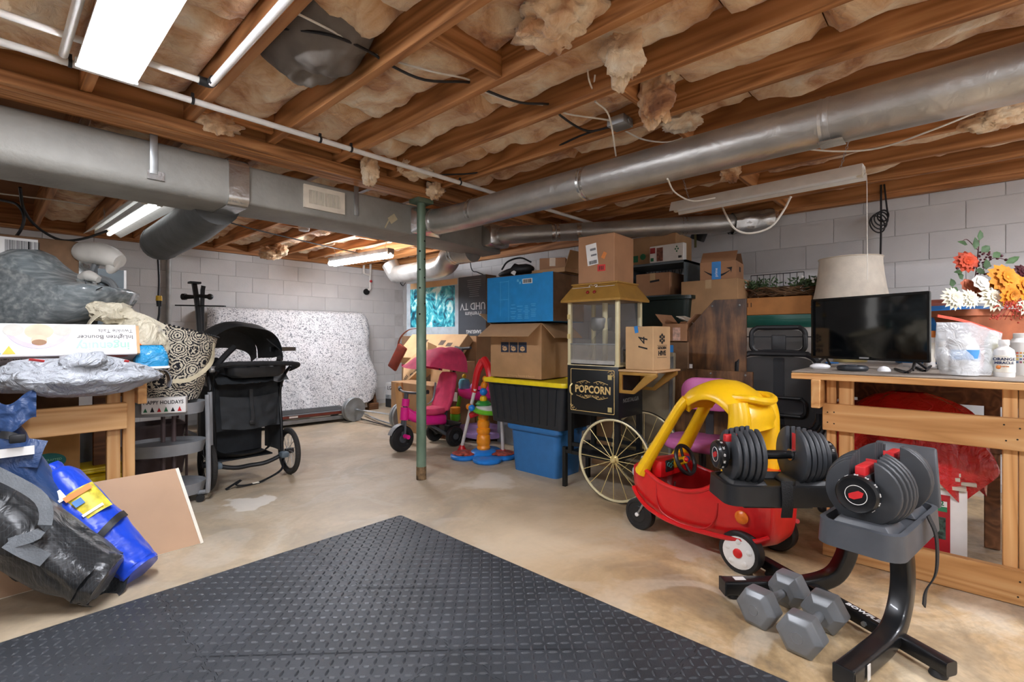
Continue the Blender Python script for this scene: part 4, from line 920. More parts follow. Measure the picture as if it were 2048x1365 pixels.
M().tube([c0 - oS, c1 - oS], .03, n=12, res=1, sq=rrect(1.6, 1.5, .25, 2)).build('base_bar', SATIN, st)
for c in (c0.lerp(c1, .06), c0.lerp(c1, .95)): M().lathe([(.024, 0), (.026, .004), (.02, .022)], 16, rotm(loc=L_(c.x, c.y, 0))).build('foot_pad', BLK, st)
bd = (c1 - c0).normalized(); up_ = Vector((0, 0, 1)); nb = up_.cross(bd)
text('BOWFLEX', .026, mat('white print', 'e4e4e2', .6), st, face_m(c0.lerp(c1, .64) - oS + Vector((0, 0, .0235)), bd, up_.cross(bd)), bold=.0006, sx=1.3)
b = M(); 
for q in (.66, .74): b.cyl(c0.lerp(c1, q) - oS + nb * -.026, c0.lerp(c1, q) - oS + nb * -.036, .009, n=6)
b.build('bolts', STEEL, st)
M().box((0, 0, 0), (.02, .002, .05), rotm(0, 0, math.atan2((rb - rf_).y, (rb - rf_).x), L_(1.87, .21, .05))).build('warning_sticker', mat('pale sticker', 'd9d6cf', .6), st)
def tray(a, c, z, label):
    d = (c - a); ln = d.length; ang = math.atan2(d.y, d.x); mid = (a + c) / 2
    tr = M(); 
    out = rrect(ln, .225, .05, 5); inn = rrect(ln - .03, .195, .04, 5)
    m_ = rotm(0, 0, ang, (mid.x - oS.x, mid.y - oS.y, z))
    # skirt with arched long sides, then a dished deck
    n = len(out); top = [(x, y, .0) for x, y in out]
    bot = [(x * 1.02, y * 1.03, -.075 + (.035 * max(0, 1 - (abs(x) / (ln * .36)) ** 2) if abs(y) > .05 else .03 * max(0, 1 - (abs(y) / .07) ** 2))) for x, y in out]
    tr.loft([bot, [(x * 1.0, y * 1.0, -.012) for x, y in out], top, [(x, y, .002) for x, y in inn], [(x * .93, y * .9, -.022) for x, y in inn]], True, False)
    tr.add([(x * .93, y * .9, -.022) for x, y in inn], [tuple(range(len(inn)))])
    o = tr.build('tray', GREYP if label else BLK, st, smooth=40); o.matrix_local = m_
    b = M()
    for s in (-1, 1):
        b.loft([[(s * ln * .27 + u * .075, v * .085, -.02 + .0) for u, v in ((-1, -1), (1, -1), (1, 1), (-1, 1))], [(s * ln * .27 + u * .06, v * .06, .012) for u, v in ((-1, -1), (1, -1), (1, 1), (-1, 1))]])
    o2 = b.build('cradle', GREYP if label else BLK, o, bev=.006)
    M().box((0, 0, -.09), (ln * .62, .1, .03)).build('tray_support', SATIN, o, bev=.006)
    return o, ang
la, lc = Vector((2.04, .735, 0)), Vector((2.335, .40, 0)); ra, rcx = Vector((1.80, .235, 0)), Vector((2.26, .16, 0))
tl1, angL = tray(la, lc, .515, False); tr1, angR = tray(ra, rcx, .515, True)
def plate_poly(r):
    out = []
    a0 = math.radians(90 + 17); n = 26
    for i in range(n + 1):
        a = a0 + (2 * PI - 2 * math.radians(17)) * i / n; out.append((r * math.cos(a), r * math.sin(a)))
    return out + [(.034, .02), (.024, -.012), (0, -.024), (-.024, -.012), (-.034, .02)]
def dumbbell(label, loc, ang, z):
    t = T('adjustable_dumbbell', label, 'dumbbell', (loc.x, loc.y, z), ang, 'adjustable dumbbells on the stand')
    h = M(); h.cyl((-.075, 0, 0), (.075, 0, 0), .0165, n=18); h.lathe([(.017, -.05), (.0185, -.02), (.0185, .02), (.017, .05)], 18, rotm(0, PI / 2, 0)); h.build('handle', SATIN, t)
    for s in (-1, 1):
        M().cyl((s * .07, 0, 0), (s * .1, 0, 0), .024, n=18).build('chrome_collar', CHR, t)
        rr = [.118, .117, .114, .109, .102]
        for k in range(5):
            x = s * (.092 + .0222 * k); m_ = face_m((x, 0, 0), (0, -s, 0), (0, 0, 1))
            p = M().prism(plate_poly(rr[k]), .0185, m_ ).build('weight_plate', RUB, t, bev=.005, seg=2, smooth=40)
        # red selector spine in the slots and inner red accent
        M().box((s * .145, 0, .062), (.10, .03, .04)).build('selector_spine', REDP, t, bev=.005)
        M().box((s * .145, 0, .02), (.105, .04, .07)).build('core_block', GREYP, t, bev=.004)
        M().box((s * .089, 0, .05), (.004, .03, .075)).build('red_accent', REDP, t, bev=.001)
        m_ = face_m((s * .203, 0, 0), (0, s, 0), (0, 0, 1))
        dl = M().lathe([(.055, -.006), (.058, .0), (.058, .022), (.052, .03), (.043, .026), (.03, .028), (.003, .028)], 36, m_).build('dial', SATIN, t)
        M().ring(.029, .001, 30, 5, m_ @ Matrix.Translation((0, 0, .029))).build('dial_ring', WPL, dl)
        M().prism([(-.018, -.012), (-.004, -.014), (.016, -.004), (.02, .010), (.006, .014), (-.010, .006), (-.02, .0)], .002, m_ @ Matrix.Translation((0, 0, .0282))).build('red_emblem', REDP, dl)
        nums = ['10', '15', '20', '25', '30', '40', '50', '60', '70', '80', '90']
        for i, q in enumerate(nums):
            a = math.radians(150 - i * 28); text(q, .012, WPL, dl, m_ @ Matrix.Rotation(a - PI / 2, 4, 'Z') @ Matrix.Translation((0, .0585, .013)) @ Matrix.Rotation(-PI / 2, 4, 'X'), name='dial_number')
    return t
ml = (la + lc) / 2; mr = (ra + rcx) / 2
dumbbell('adjustable dumbbell on the left tray lying sideways above the toy car', ml, angL, .515 + .100)
dumbbell('adjustable dumbbell on the right tray pointing its dial at the viewer', mr, angR, .515 + .100)
pm = rotm(0, 0, angR, (rcx.x - oS.x, rcx.y - oS.y, .0))
b = M(); b.loft([[(x, y, z) for x, y, z in ((.0, -.11, .5), (.0, .11, .5), (.03, .11, .5), (.03, -.11, .5))], [(.05, -.09, .70), (.05, .09, .70), (.065, .09, .70), (.065, -.09, .70)]]); o = b.build('media_plate', GREYP, st, bev=.008); o.matrix_local = pm
# webbing straps with buckle
dL = (lc - la).normalized(); nL = Vector((-dL.y, dL.x, 0)); q = ml - oS + dL * -.005 - nL * .118
if (ml + nL).length < (ml - nL).length: q = ml - oS - dL * .005 + nL * .118
M().strap([q + Vector((0, 0, .54)), q + (q - (ml - oS)) * .05 + Vector((0, 0, .50)), q + (q - (ml - oS)) * .08 + Vector((0, 0, .45)), q + Vector((0, 0, .40))], .042, dL, .004).build('webbing_strap', mat('black webbing', '141517', .7, bump=.4, bscale=200), st)
dR = (rcx - ra).normalized(); nR = Vector((dR.y, -dR.x, 0)); q = mr - oS + nR * .12 + dR * .02
M().strap([q + Vector((0, 0, .53)), q + nR * .02 + Vector((0, 0, .47)), q + nR * .02 + Vector((0, 0, .36)), q + nR * .0 - dR * .02 + Vector((0, 0, .30)), q - dR * .05 + Vector((0, 0, .26))], .03, dR, .004).build('webbing_strap', mat('black webbing', '', .7), st)
# ---------------------------------------------------------------- hexagonal dumbbells on the floor
HEXG = mat('grey hex enamel', '74777a', .35, .15, var=.05)
def hexbell(label, a, c):
    a = Vector(a); c = Vector(c); mid = (a + c) / 2; d = c - a; ang = math.atan2(d.y, d.x); D2 = d.length / 2
    t = T('hex_dumbbell', label, 'dumbbell', (mid.x, mid.y, 0), ang, 'grey hexagonal dumbbells on the floor')
    R = .077; zc = R * math.cos(PI / 6)
    M().tube([(-D2, 0, zc), (-.03, 0, zc), (0, 0, zc), (.03, 0, zc), (D2, 0, zc)], [.015, .0165, .018, .0165, .015], n=14, res=3).build('handle', HEXG, t)
    for s in (-1, 1):
        hx = [(R * math.cos(PI / 3 * k), R * math.sin(PI / 3 * k)) for k in range(6)]
        m_ = face_m((s * D2, 0, zc), (0, s, 0), (0, 0, 1))
        hd = M().loft([[(x * f, y * f, z) for x, y in hx] for f, z in ((.55, -.05), (.97, -.03), (1, -.02), (1, .025), (.97, .03), (.72, .045))], True, True, m_).build('hex_head', HEXG, t, bev=.004, smooth=20)
        M().ring(.018, .0012, 24, 5, m_ @ Matrix.Translation((0, 0, .045))).build('end_ring', HEXG, hd)
    return t
hexbell('grey hexagonal dumbbell on the floor nearer the toy car', (2.005, .565, 0), (2.225, .515, 0))
hexbell('grey hexagonal dumbbell on the floor nearest the foam mat corner', (1.925, .405, 0), (2.14, .375, 0))

# ================================================================== under the right bench
tb = T('christmas_tree_box', 'red and white artificial tree carton under the right workbench', 'box', at(1850, 1095, X=3.14).xy.to_3d(), 0)
o0 = tb.location.copy(); o0.z = 0; tb.location = o0
yL_, yR_ = at(1730, 1000, X=3.1).y, at(1935, 1000, X=3.1).y
M().box((.12, (yL_ + yR_) / 2 - o0.y, .19), (.3, yL_ - yR_, .36)).build('carton', WPL, tb, bev=.003); fX = .12 - .15 - .001
M().box((fX, (yL_ + yR_) / 2 + .03 - o0.y, .175), (.002, yL_ - yR_ - .06, .33)).build('red_panel', mat('christmas red', 'b31f2a', .5), tb)
yc = at(1865, 1000, X=3.1).y - o0.y
def FM(y, z): return face_m((fX - .002, y, z), (0, -1, 0), (0, 0, 1))
M().box((0, 0, 0), (.105, .05, .001), FM(yc, .285)).build('green_label', mat('label green', '2f7d55', .6), tb); M().box((0, 0, 0), (.105, .026, .001), Matrix.Translation((-.0012, 0, 0)) @ FM(yc, .297)).build('white_label', WPL, tb)
GRN = mat('print green', '1e6a45', .6)
text('EASY\nFIND', .013, GRN, tb, Matrix.Translation((-.002, 0, 0)) @ FM(yc + .032, .299)); text('T2', .03, GRN, tb, Matrix.Translation((-.002, 0, 0)) @ FM(yc - .025, .299), bold=.001); text('TREES', .014, WPL, tb, Matrix.Translation((-.002, 0, 0)) @ FM(yc, .272), bold=.0005)
M().box((0, 0, 0), (.085, .105, .001), FM(yc - .005, .18)).build('photo_print', mat('dark tree print', '3d5046', .5, var=.4, scale=60), tb)
b = M()
for k in range(420):                                      # printed tree on the carton
    h_ = rnd.random(); r_ = (1 - h_) * .075; x_ = rnd.uniform(-r_, r_)
    b.box((0, 0, 0), (.012, .005, .001), FM(at(1830, 1000, X=3.1).y - o0.y + .09 + x_, .05 + h_ * .2) @ Matrix.Rotation(rnd.uniform(-.8, .8) + (PI if x_ < 0 else 0), 4, 'Z'))
b.build('printed_tree', mat('tree needles', '2f4f42', .7, var=.3), tb, smooth=0)
ob = T('flattened_cartons', 'stack of flattened pale cartons lying on the tree box', 'cartons', (o0.x + .1, (yL_ + yR_) / 2, .372), .1)
for k in range(4): M().box((rnd.uniform(-.02, .02), rnd.uniform(-.03, .03), .012 + k * .02), (.3, .42 - k * .03, .016), rotm(0, 0, rnd.uniform(-.1, .1))).build('carton_sheet', mat('pale card', 'c9bfae', .8, var=.06), ob)
RBAG = NT('red plastic bag'); RBAG.b.inputs['Base Color'].default_value = lin('c9161b'); RBAG.b.inputs['Roughness'].default_value = .2; RBAG.b.inputs['Transmission Weight'].default_value = .0; RBAG.b.inputs['Coat Weight'].default_value = .5
v_ = RBAG.coords(); n_ = RBAG.n('TexNoise'); n_.inputs['Scale'].default_value = 13; n_.inputs['Detail'].default_value = 4; n_.inputs['Distortion'].default_value = 2; RBAG.l(v_, n_.inputs['Vector']); RBAG.bump(n_.outputs[0], .9, .03); RBAG = RBAG.m
rb_ = T('red_bag', 'crumpled red plastic sack draped over cartons under the right workbench', 'bag', (o0.x + .12, (yL_ + yR_) / 2 + .03, .47))
def rbag(u, v):
    a = 2 * PI * u; r = [.30, .31, .30, .27, .2, .09][min(5, int(v * 5.999))] if False else .31 * math.sqrt(max(0, 1 - (v * .98) ** 2.4))
    k = 1 + .12 * noise.noise(Vector((math.cos(a) * 2, math.sin(a) * 2, v * 3))) + .06 * math.sin(a * 9 + v * 3)
    hang = -.16 * (1 - v) ** 4 * (.5 + .5 * math.sin(a * 5 + 1))
    return (math.cos(a) * r * k * .62, math.sin(a) * r * k, v * .34 + hang)
M().grid(rbag, 72, 18, cu=True).build('sack', RBAG, rb_, smooth=50)
rt = T('red_tote', 'small red plastic tub at the left under the right workbench', 'tote', (3.3, .42, .0), 0)
b = M(); b.loft([[(x, y, z) for x, y in rrect(w_, w_ * .7, .03, 3)] for w_, z in ((.2, 0), (.24, .70), (.26, .705), (.26, .73), (.22, .73))]); b.build('tub', mat('crimson plastic', 'b51f2b', .4), rt)
# ================================================================== cartons
CARD = mat('brown corrugated card', 'b18a62', .8, var=.07, scale=5); CARDL = mat('light corrugated card', 'c9a478', .8, var=.06, scale=5); CARDD = mat('dark corrugated card', '7d5f45', .85, var=.08); CARDE = mat('card edge', '9a744c', .85)
CARDR = mat('reddish corrugated card', 'a87c5a', .8, var=.06, scale=5)
PTAPE = mat('packing tape', 'b99a72', .3, var=.05); BTAPE = mat('blue painter tape', '2f86d0', .5)
def carton(label, loc, rz, w_, d_, h_, m=None, name='cardboard_box', cat='box', opened=(), tilt=0., roll=0., tape=True, group=None):
    """x = width, y = depth (front at -y), z up from the base"""
    t = T(name, label, cat, loc, rz, group); 
    if tilt or roll: t.rotation_euler = (tilt, roll, rz)
    m = m or CARD
    if opened:
        th_ = .005
        b = M(); b.box((0, 0, th_ / 2), (w_, d_, th_))
        for s in (-1, 1): b.box((s * (w_ / 2 - th_ / 2), 0, h_ / 2), (th_, d_, h_)); b.box((0, s * (d_ / 2 - th_ / 2), h_ / 2), (w_ - 2 * th_, th_, h_))
        b.build('carton', m, t, smooth=0)
        for side, ang, ln in opened:
            b = M()
            if side in 'fb':
                s = -1 if side == 'f' else 1
                b.box((0, s * ln / 2, 0), (w_ - .006, ln, .004), rotm(s * ang, 0, 0, (0, s * d_ / 2, h_)))
            else:
                s = -1 if side == 'l' else 1
                b.box((s * ln / 2, 0, 0), (ln, d_ - .006, .004), rotm(0, -s * ang, 0, (s * w_ / 2, 0, h_)))
            b.build('flap', m, t, smooth=0)
    else:
        M().box((0, 0, h_ / 2), (w_, d_, h_)).build('carton', m, t, bev=.004, seg=1, smooth=0)
        if tape: M().box((0, 0, h_ + .0004), (.05, d_, .0008)).build('tape_strip', PTAPE, t, smooth=0); M().box((0, -d_ / 2 - .0004, h_ - .035), (.05, .0008, .07)).build('tape_strip', PTAPE, t, smooth=0)
    t['dim'] = (w_, d_, h_); return t
def face(t, side, u, v, off=.0012):
    """print matrix on a carton side: u right of centre, v above the base"""
    w_, d_, h_ = t['dim']
    if side == 'f': return face_m((u, -d_ / 2 - off, v), (1, 0, 0), (0, 0, 1))
    if side == 'r': return face_m((w_ / 2 + off, u, v), (0, 1, 0), (0, 0, 1))
    if side == 'l': return face_m((-w_ / 2 - off, -u, v), (0, -1, 0), (0, 0, 1))
    return face_m((u, v, h_ + off), (1, 0, 0), (0, 1, 0))
def patch(t, side, u, v, w_, h_, m, name='printed_patch', rot=0., off=.0012):
    return M().box((0, 0, 0), (w_, h_, .0008), face(t, side, u, v, off) @ Matrix.Rotation(rot, 4, 'Z')).build(name, m, t, smooth=0)
def barcode(t, side, u, v, w_, h_, rot=0., off=.0022, m=None):
    b = M(); n = 22; x = -w_ / 2
    while x < w_ / 2:
        k = rnd.choice((.5, 1, 1, 2)) * w_ / 50; b.box((x + k / 2, 0, 0), (k, h_, .0006)); x += k + rnd.choice((.6, 1, 1.6)) * w_ / 50
    me = b.mesh(smooth=0); me.transform(face(t, side, u, v, off) @ Matrix.Rotation(rot, 4, 'Z')); return O('barcode', me, m or BLACKINK, t)
RW = -PI / 2            # things set square to the right wall, facing the room
# ---------------------------------------------------------------- totes
def tote(label, loc, rz, w_, d_, h_, m, lidm, ribs=8, lid=True, taper=.88, rim=.02, name='storage_tote'):
    t = T(name, label, 'tote', loc, rz)
    b = M(); b.loft([[(x * k, y * k2, z) for x, y in rrect(w_, d_, .05, 4)] for k, k2, z in ((taper, taper, 0), (1, 1, h_ * .93), (1 + rim / w_ * 2, 1 + rim / d_ * 2, h_ * .935), (1 + rim / w_ * 2, 1 + rim / d_ * 2, h_), (.96, .94, h_), (taper * .96, taper * .94, .01))]); b.build('tub', m, t, smooth=40)
    if ribs:
        b = M()
        for i in range(ribs):
            u = -.4 + .8 * i / (ribs - 1)
            for s in (-1, 1): b.loft([[(u * w_ * taper + a, s * (d_ / 2 * taper + c), .03) for a, c in ((-.018, -.01), (.018, -.01), (.012, .008), (-.012, .008))], [(u * w_ + a, s * (d_ / 2 + c), h_ * .9) for a, c in ((-.018, -.01), (.018, -.01), (.012, .008), (-.012, .008))]])
        b.build('rib_moulding', m, t)
    if lid:
        b = M(); b.loft([[(x * k, y * k, z) for x, y in rrect(w_ + .05, d_ + .05, .05, 4)] for k, z in ((1, h_ - .015), (1.01, h_ + .005), (1.0, h_ + .018), (.94, h_ + .02), (.93, h_ + .012), (.05, h_ + .012))]); b.build('lid', lidm, t, smooth=40)
    return t
BLUEP = mat('mid blue plastic', '2f6ca6', .4, var=.04); BLKP = mat('black tote plastic', '24272b', .42, var=.06); YELP = mat('yellow lid plastic', 'e8cf1a', .4, var=.04)
ty = lambda x, X: at(x, 700, X=X).y
t1 = tote('mid blue storage tote on the floor under the black one', (3.13, 2.50, 0), RW, .50, .36, .365, BLUEP, BLUEP, ribs=0, lid=True, taper=.9)
y0_, y1_ = ty(975, 2.93), ty(1136, 2.93)
t2 = tote('black storage tote with yellow lid stacked on the blue tote', (3.13, (y0_ + y1_) / 2, .386), RW, y0_ - y1_ - .02, .46, .345, BLKP, YELP, ribs=9, taper=.9)
zL = .386 + .345 + .022
# big open carton with packing icons
OBX = 2.99; y0_, y1_ = ty(982, OBX), ty(1078, OBX)
ob1 = carton('big open brown moving carton on the yellow lidded tote', (OBX + .21, (y0_ + y1_) / 2, zL), RW + .06, y0_ - y1_, .42, .45, CARD, opened=(('f', -.55, .2), ('r', -.75, .17), ('b', 1.0, .2), ('l', .6, .17)))
NAVYP = mat('navy icon print', '2a3346', .7)
for k in range(3):
    pt = patch(ob1, 'f', -.11 + k * .095, .255, .085, .085, NAVYP, 'icon_panel')
    b = M(); mm = face(ob1, 'f', -.11 + k * .095, .25, .0024)
    for poly in ([(-.024, .004), (0, .014), (.024, .004), (0, -.006)], [(-.024, .0), (-.001, -.01), (-.001, -.028), (-.024, -.018)], [(.024, .0), (.001, -.01), (.001, -.028), (.024, -.018)]): b.prism(poly, .0006, mm)
    if k < 2: b.prism([(-.03, .008), (-.024, .006), (-.012, .016), (-.018, .02)], .0006, mm)
    b.build('icon_box', CARDL, ob1); text(('Send', 'Use', 'Ship')[k], .018, CARDL, ob1, face(ob1, 'f', -.135 + k * .095, .195))
text('Send it Use this', .026, mat('faded print', 'cdb08a', .8), ob1, face(ob1, 'f', -.06, .325))
text('for Shipping, Records & Returns', .022, CARDL, ob1, face(ob1, 'f', .06, .02), bold=.0005)
# blue carton leaning on top
BLUEC = mat('bright blue printed card', '1c86c8', .45, var=.04); BLUEPR = mat('pale blue print', '5fb4e2', .5)
y0_, y1_ = ty(978, 2.97), ty(1100, 2.97)
bcx = carton('bright blue printed carton lying on the open brown carton', (3.2, (y0_ + y1_) / 2 + .01, zL + .465), RW + .05, y0_ - y1_ + .02, .46, .385, BLUEC, roll=-.0, tape=False)
w_, d_, h_ = bcx['dim']
M().box((w_ / 2 + .001, 0, h_ / 2), (.002, d_ - .005, h_ - .005)).build('dark_side', CARDD, bcx, smooth=0); M().box((0, 0, h_ + .001), (w_ - .01, d_ - .005, .002)).build('top_panel', CARDD, bcx, smooth=0)
M().box((w_ / 2 - .035, -d_ / 2 - .014, h_ / 2), (.10, .004, h_), None).build('side_flap', BLUEC, bcx, smooth=0)
patch(bcx, 'f', .10, h_ - .055, .10, .04, WPL, 'barcode_label'); barcode(bcx, 'f', .10, h_ - .055, .085, .03)
b = M()
for (u, v, ww, hh) in ((-.19, .27, .0025, .15), (-.10, .18, .0025, .34), (-.15, .19, .10, .0025), (-.19, .12, .0025, .14), (-.15, .34, .1, .0025)): b.box((0, 0, 0), (ww, hh, .0006), face(bcx, 'f', u, v))
for c in range(4):
    for r in range(9):
        if rnd.random() < .8: b.box((0, 0, 0), (rnd.uniform(.03, .062), .004, .0006), face(bcx, 'f', -.05 + c * .07, .03 + r * .014))
for k in range(3): b.box((0, 0, 0), (.02, .02, .0006), face(bcx, 'f', .0 + k * .024, h_ - .045 - .02 * (k % 2)))
b.build('printed_lines', BLUEPR, bcx, smooth=0)
TOPZ = zL + .465 + .389
sc_ = carton('brown carton with raised flap on top of the blue carton', (3.25, ty(1118, 3.25), TOPZ), RW, .34, .3, .04, CARD, opened=(('b', .9, .16), ('r', 1.2, .14)), name='cardboard_tray')
ca = carton('brown carton standing askew behind the blue carton', (3.27, ty(1108, 3.27), TOPZ + .006), RW + .5, .22, .16, .14, CARDR, roll=.0)
bg = T('black_bag', 'flat black bag with stiff handles on top of the blue carton', 'bag', (3.15, ty(1028, 3.15), TOPZ + .003), RW)
def bbag(u, v):
    a = 2 * PI * u; r = math.sin(PI * min(1, v * 1.0)); return (math.cos(a) * .19 * (r ** .6) + .05 * v, math.sin(a) * .11 * (r ** .6), .01 + .085 * (1 - math.cos(PI * v)) / 2 * (.7 + .5 * (math.cos(a) > 0) + .3 * noise.noise(Vector((a, v * 3, 0)))))
BNY = mat('black nylon', '1a1b1d', .55, var=.1, bump=.3, bscale=25)
M().grid(bbag, 28, 12, cu=True).build('bag_body', BNY, bg, smooth=50); b = M(); b.tube([(-.1, -.05, .08), (-.02, -.06, .14), (.12, -.05, .16), (.2, 0, .12)], .008, n=6); b.build('carry_handle', BNY, bg); M().box((.06, -.1, .07), (.05, .003, .035), rotm(0, .5, 0)).build('paper_tag', WPL, bg)
# television carton on its stack
TVX = 4.25; y0_, y1_ = 6.05, ty(972, TVX)
zb_ = at(972, 672, X=TVX).z; zt_ = at(972, 549, X=TVX).z
tvb = carton('large dark television carton with an ice photograph, standing upside down on the stack', (TVX + .09, (y0_ + y1_) / 2, zb_), RW, y0_ - y1_, .18, zt_ - zb_, mat('slate carton print', '3d444d', .6, var=.04), tape=False)
w_, d_, h_ = tvb['dim']; M().box((w_ / 2 + .001, 0, h_ / 2), (.002, d_, h_)).build('plain_side', CARDD, tvb, smooth=0)
ucol = lambda px: -(ty(px, TVX) - (y0_ + y1_) / 2)
ul, ur = ucol(838), ucol(913)
M().box((0, 0, 0), (w_ - (w_ / 2 - ucol(917)) , h_, .0008), face(tvb, 'f', -w_ / 2 + (w_ / 2 + ucol(917)) / 2, h_ / 2)).build('pale_print_field', mat('pale grey print', 'aab6bd', .6, var=.05), tvb, smooth=0)
def ice_mat():
    t = NT('ice photo print'); v = t.coords((1, 1, 1))
    n1 = t.n('TexNoise'); n1.inputs['Scale'].default_value = 5.5; n1.inputs['Detail'].default_value = 6; n1.inputs['Distortion'].default_value = 2.2; t.l(v, n1.inputs['Vector'])
    c = t.ramp(n1.outputs[0], [(.32, '062a38'), (.42, '0e6f88'), (.5, '23a7b8'), (.58, '7ad3d8'), (.68, 'e4fbf6')]); t.l(c, t.b.inputs['Base Color']); t.b.inputs['Roughness'].default_value = .4; return t.m
M().box((0, 0, 0), (1.0, h_ * .72, .001), face(tvb, 'f', ucol(910) - .5, h_ * .52, .0022)).build('ice_photograph', ice_mat(), tvb, smooth=0)
M().box((0, 0, 0), (1.05, .08, .0009), face(tvb, 'f', ucol(915) - .525, h_ - .045, .002)).build('wood_print_strip', CARDL, tvb, smooth=0)
SILV = mat('silver lettering', 'cfd3d6', .5)
uc = (ucol(920) + w_ / 2) / 2
text('Premium', .085, SILV, tvb, face(tvb, 'f', uc + .01, h_ * .37, .002) @ ROT180, bold=.0008); text('UHD TV', .13, SILV, tvb, face(tvb, 'f', uc + .0, h_ * .50, .002) @ ROT180, bold=.001)
text('SAMSUNG', .062, SILV, tvb, face(tvb, 'f', uc + .02, .055, .002) @ ROT180, bold=.002)
b = M()
for k in range(9): b.box((0, 0, 0), (rnd.uniform(.15, .26), .006, .0006), face(tvb, 'f', uc + .03, h_ * .66 + k * .026, .002))
b.build('small_print', mat('dim print', '8b9299', .6), tvb, smooth=0)
# support stack below it
carton('plain brown carton base under the television carton', (TVX + .12, 4.75, 0), RW, .7, .5, zb_ - .002, CARD, tape=False)
carton('plain dark carton base behind the sound bar carton', (TVX + .12, 5.62, 0), RW, .75, .5, zb_ - .002, CARDD, tape=False)
# tilted cartons in front of it
tc = carton('long pale carton tipped on edge below the television carton', (3.85, 5.0, .62), RW, 1.15, .12, .42, CARDL, tape=False)
tc.rotation_euler = (-.75, 0, RW + .0); 
tc.location = (3.78, 5.02, .78)
text('up', .05, BLACKINK, tc, face(tc, 'f', -.45, .07)); patch(tc, 'f', -.2, .27, .16, .1, mat('label brown', '5b4a3a', .7), 'printed_label'); patch(tc, 'f', .2, .27, .1, .08, mat('label brown', '', .7), 'printed_label'); patch(tc, 'f', .36, .24, .1, .06, mat('label brown', '', .7), 'printed_label')
td = carton('pale carton with crossed line logo tipped below the long carton', (3.6, 4.9, .3), RW + .25, .55, .16, .34, CARDL, tape=False); td.location = (3.66, 4.93, .60); td.rotation_euler = (-.5, -.6, RW + .1)
b = M(); mm = face(td, 'f', -.2, .07)
for k in range(4):
    b.box((0, (k - 1.5) * .022, 0), (.085, .005, .0006), mm @ Matrix.Rotation(.6, 4, 'Z')); b.box(((k - 1.5) * .022, 0, 0), (.005, .085, .0006), mm @ Matrix.Rotation(.6, 4, 'Z'))
b.build('line_logo', BLACKINK, td, smooth=0); text('Mercise', .055, BLACKINK, td, face(td, 'f', -.02, .05), bold=.0005)
lg = carton('white sound bar carton with mountain picture by the far corner', at(798, 818, z=0), RW + .05, .42, .2, .38, mat('white printed card', 'd5d6d8', .6, var=.03), tape=False)
lg.location = (4.33, 6.36, .0)
patch(lg, 'f', 0, .07, .42, .13, mat('dark panel print', '2c2f33', .5), 'dark_panel'); text('LG Sound', .082, BLACKINK, lg, face(lg, 'f', .0, .3), bold=.0008); patch(lg, 'f', 0, .165, .42, .06, mat('misty grey print', '8f9599', .6, var=.25, scale=12), 'mountain_print', off=.0016)
# half hidden cartons between tricycle and totes
carton('pale carton with blue tape behind the tricycle handle', (3.82, 4.5, .0), RW - .1, .42, .36, .80, CARDL, tape=False)
x1 = carton('low brown carton behind the pink tricycle', (3.45, 4.62, 0), RW, .8, .3, .56, CARD, tape=False)
wp = T('board', 'tall light wooden board edge leaning behind the tricycle', 'board', (3.0, 4.32, .0), RW + .3); M().box((0, 0, .30), (.09, .03, .62), rotm(.0, -.12, 0)).build('plank', PINE_Z, wp, bev=.003)
dr = T('folding_screen', 'pale grey blue panel with white frame standing beside the open carton', 'screen', (3.62, 3.4, 0), RW - .1)
M().box((0, 0, .55), (.30, .03, 1.1)).build('panel', mat('pale blue grey panel', 'a9b9c4', .4), dr, bev=.004); M().box((.06, -.025, .80), (.09, .015, .58), rotm(0, .12, 0)).build('frame_strip', WPL, dr)
rh = T('leather_satchel', 'rust red leather satchel with arched strap behind the tilted carton', 'bag', at(795, 715, D=6.1), RW + .3)
b = M(); b.box((0, 0, 0), (.14, .04, .34), rotm(0, .55, 0)); b.build('satchel_body', mat('rust leather', '7a2f1f', .5, var=.12), rh, bev=.015); b = M(); b.strap([(.0, 0, .12), (.05, 0, .25), (.17, 0, .34), (.30, 0, .36)], .03, (0, 1, 0), .006); b.build('strap', mat('rust leather', '', .5), rh)

# ================================================================== popcorn cart
GOLD = mat('gold painted metal', 'b0863f', .35, .35, var=.05); BRASS = mat('brass trim', 'd9c687', .35, .3, var=.03); BLKM = mat('black painted metal', '191b1c', .38, .15, var=.05); GOLDP = mat('gold print', 'd8b878', .5)
CREAM = mat('cream painted metal', 'd9cfa6', .4, .1, var=.03)
GLS = NT('cabinet glass'); GLS.b.inputs['Base Color'].default_value = lin('9aa0a0'); GLS.b.inputs['Roughness'].default_value = .05; GLS.b.inputs['Alpha'].default_value = .07; GLS = GLS.m
PW, PD = .42, .335
pc = T('popcorn_cart', 'old style black and gold popcorn cart with glass case on spoked wheels', 'popcorn cart', (2.87 + PD / 2, (2.10 + 1.68) / 2, 0), RW)
za_, zb2, zc2, zd2 = .545, .893, 1.352, 1.475
M().box((0, 0, (za_ + zb2) / 2), (PW, PD, zb2 - za_)).build('cabinet', BLKM, pc, bev=.004)
fy = -PD / 2 - .001
b = M(); b.frame_prism(rrect(.36, .30, .005, 1), rrect(.352, .292, .005, 1), .0008, face_m((0, fy, (za_ + zb2) / 2), (1, 0, 0), (0, 0, 1))); b.build('gold_border', GOLDP, pc, smooth=0)
text('POPCORN', .072, GOLDP, pc, face_m((0.005, fy - .0005, .725), (1, 0, 0), (0, 0, 1)), bold=.0022, sx=.86); text('NOSTALGIA', .022, GOLDP, pc, face_m((0, fy - .0005, .68), (1, 0, 0), (0, 0, 1)))
text('NOSTALGIA', .04, mat('grey print', '6d6e6a', .5), pc, face_m((PW / 2 + .001, .0, .66), (0, 1, 0), (0, 0, 1)))
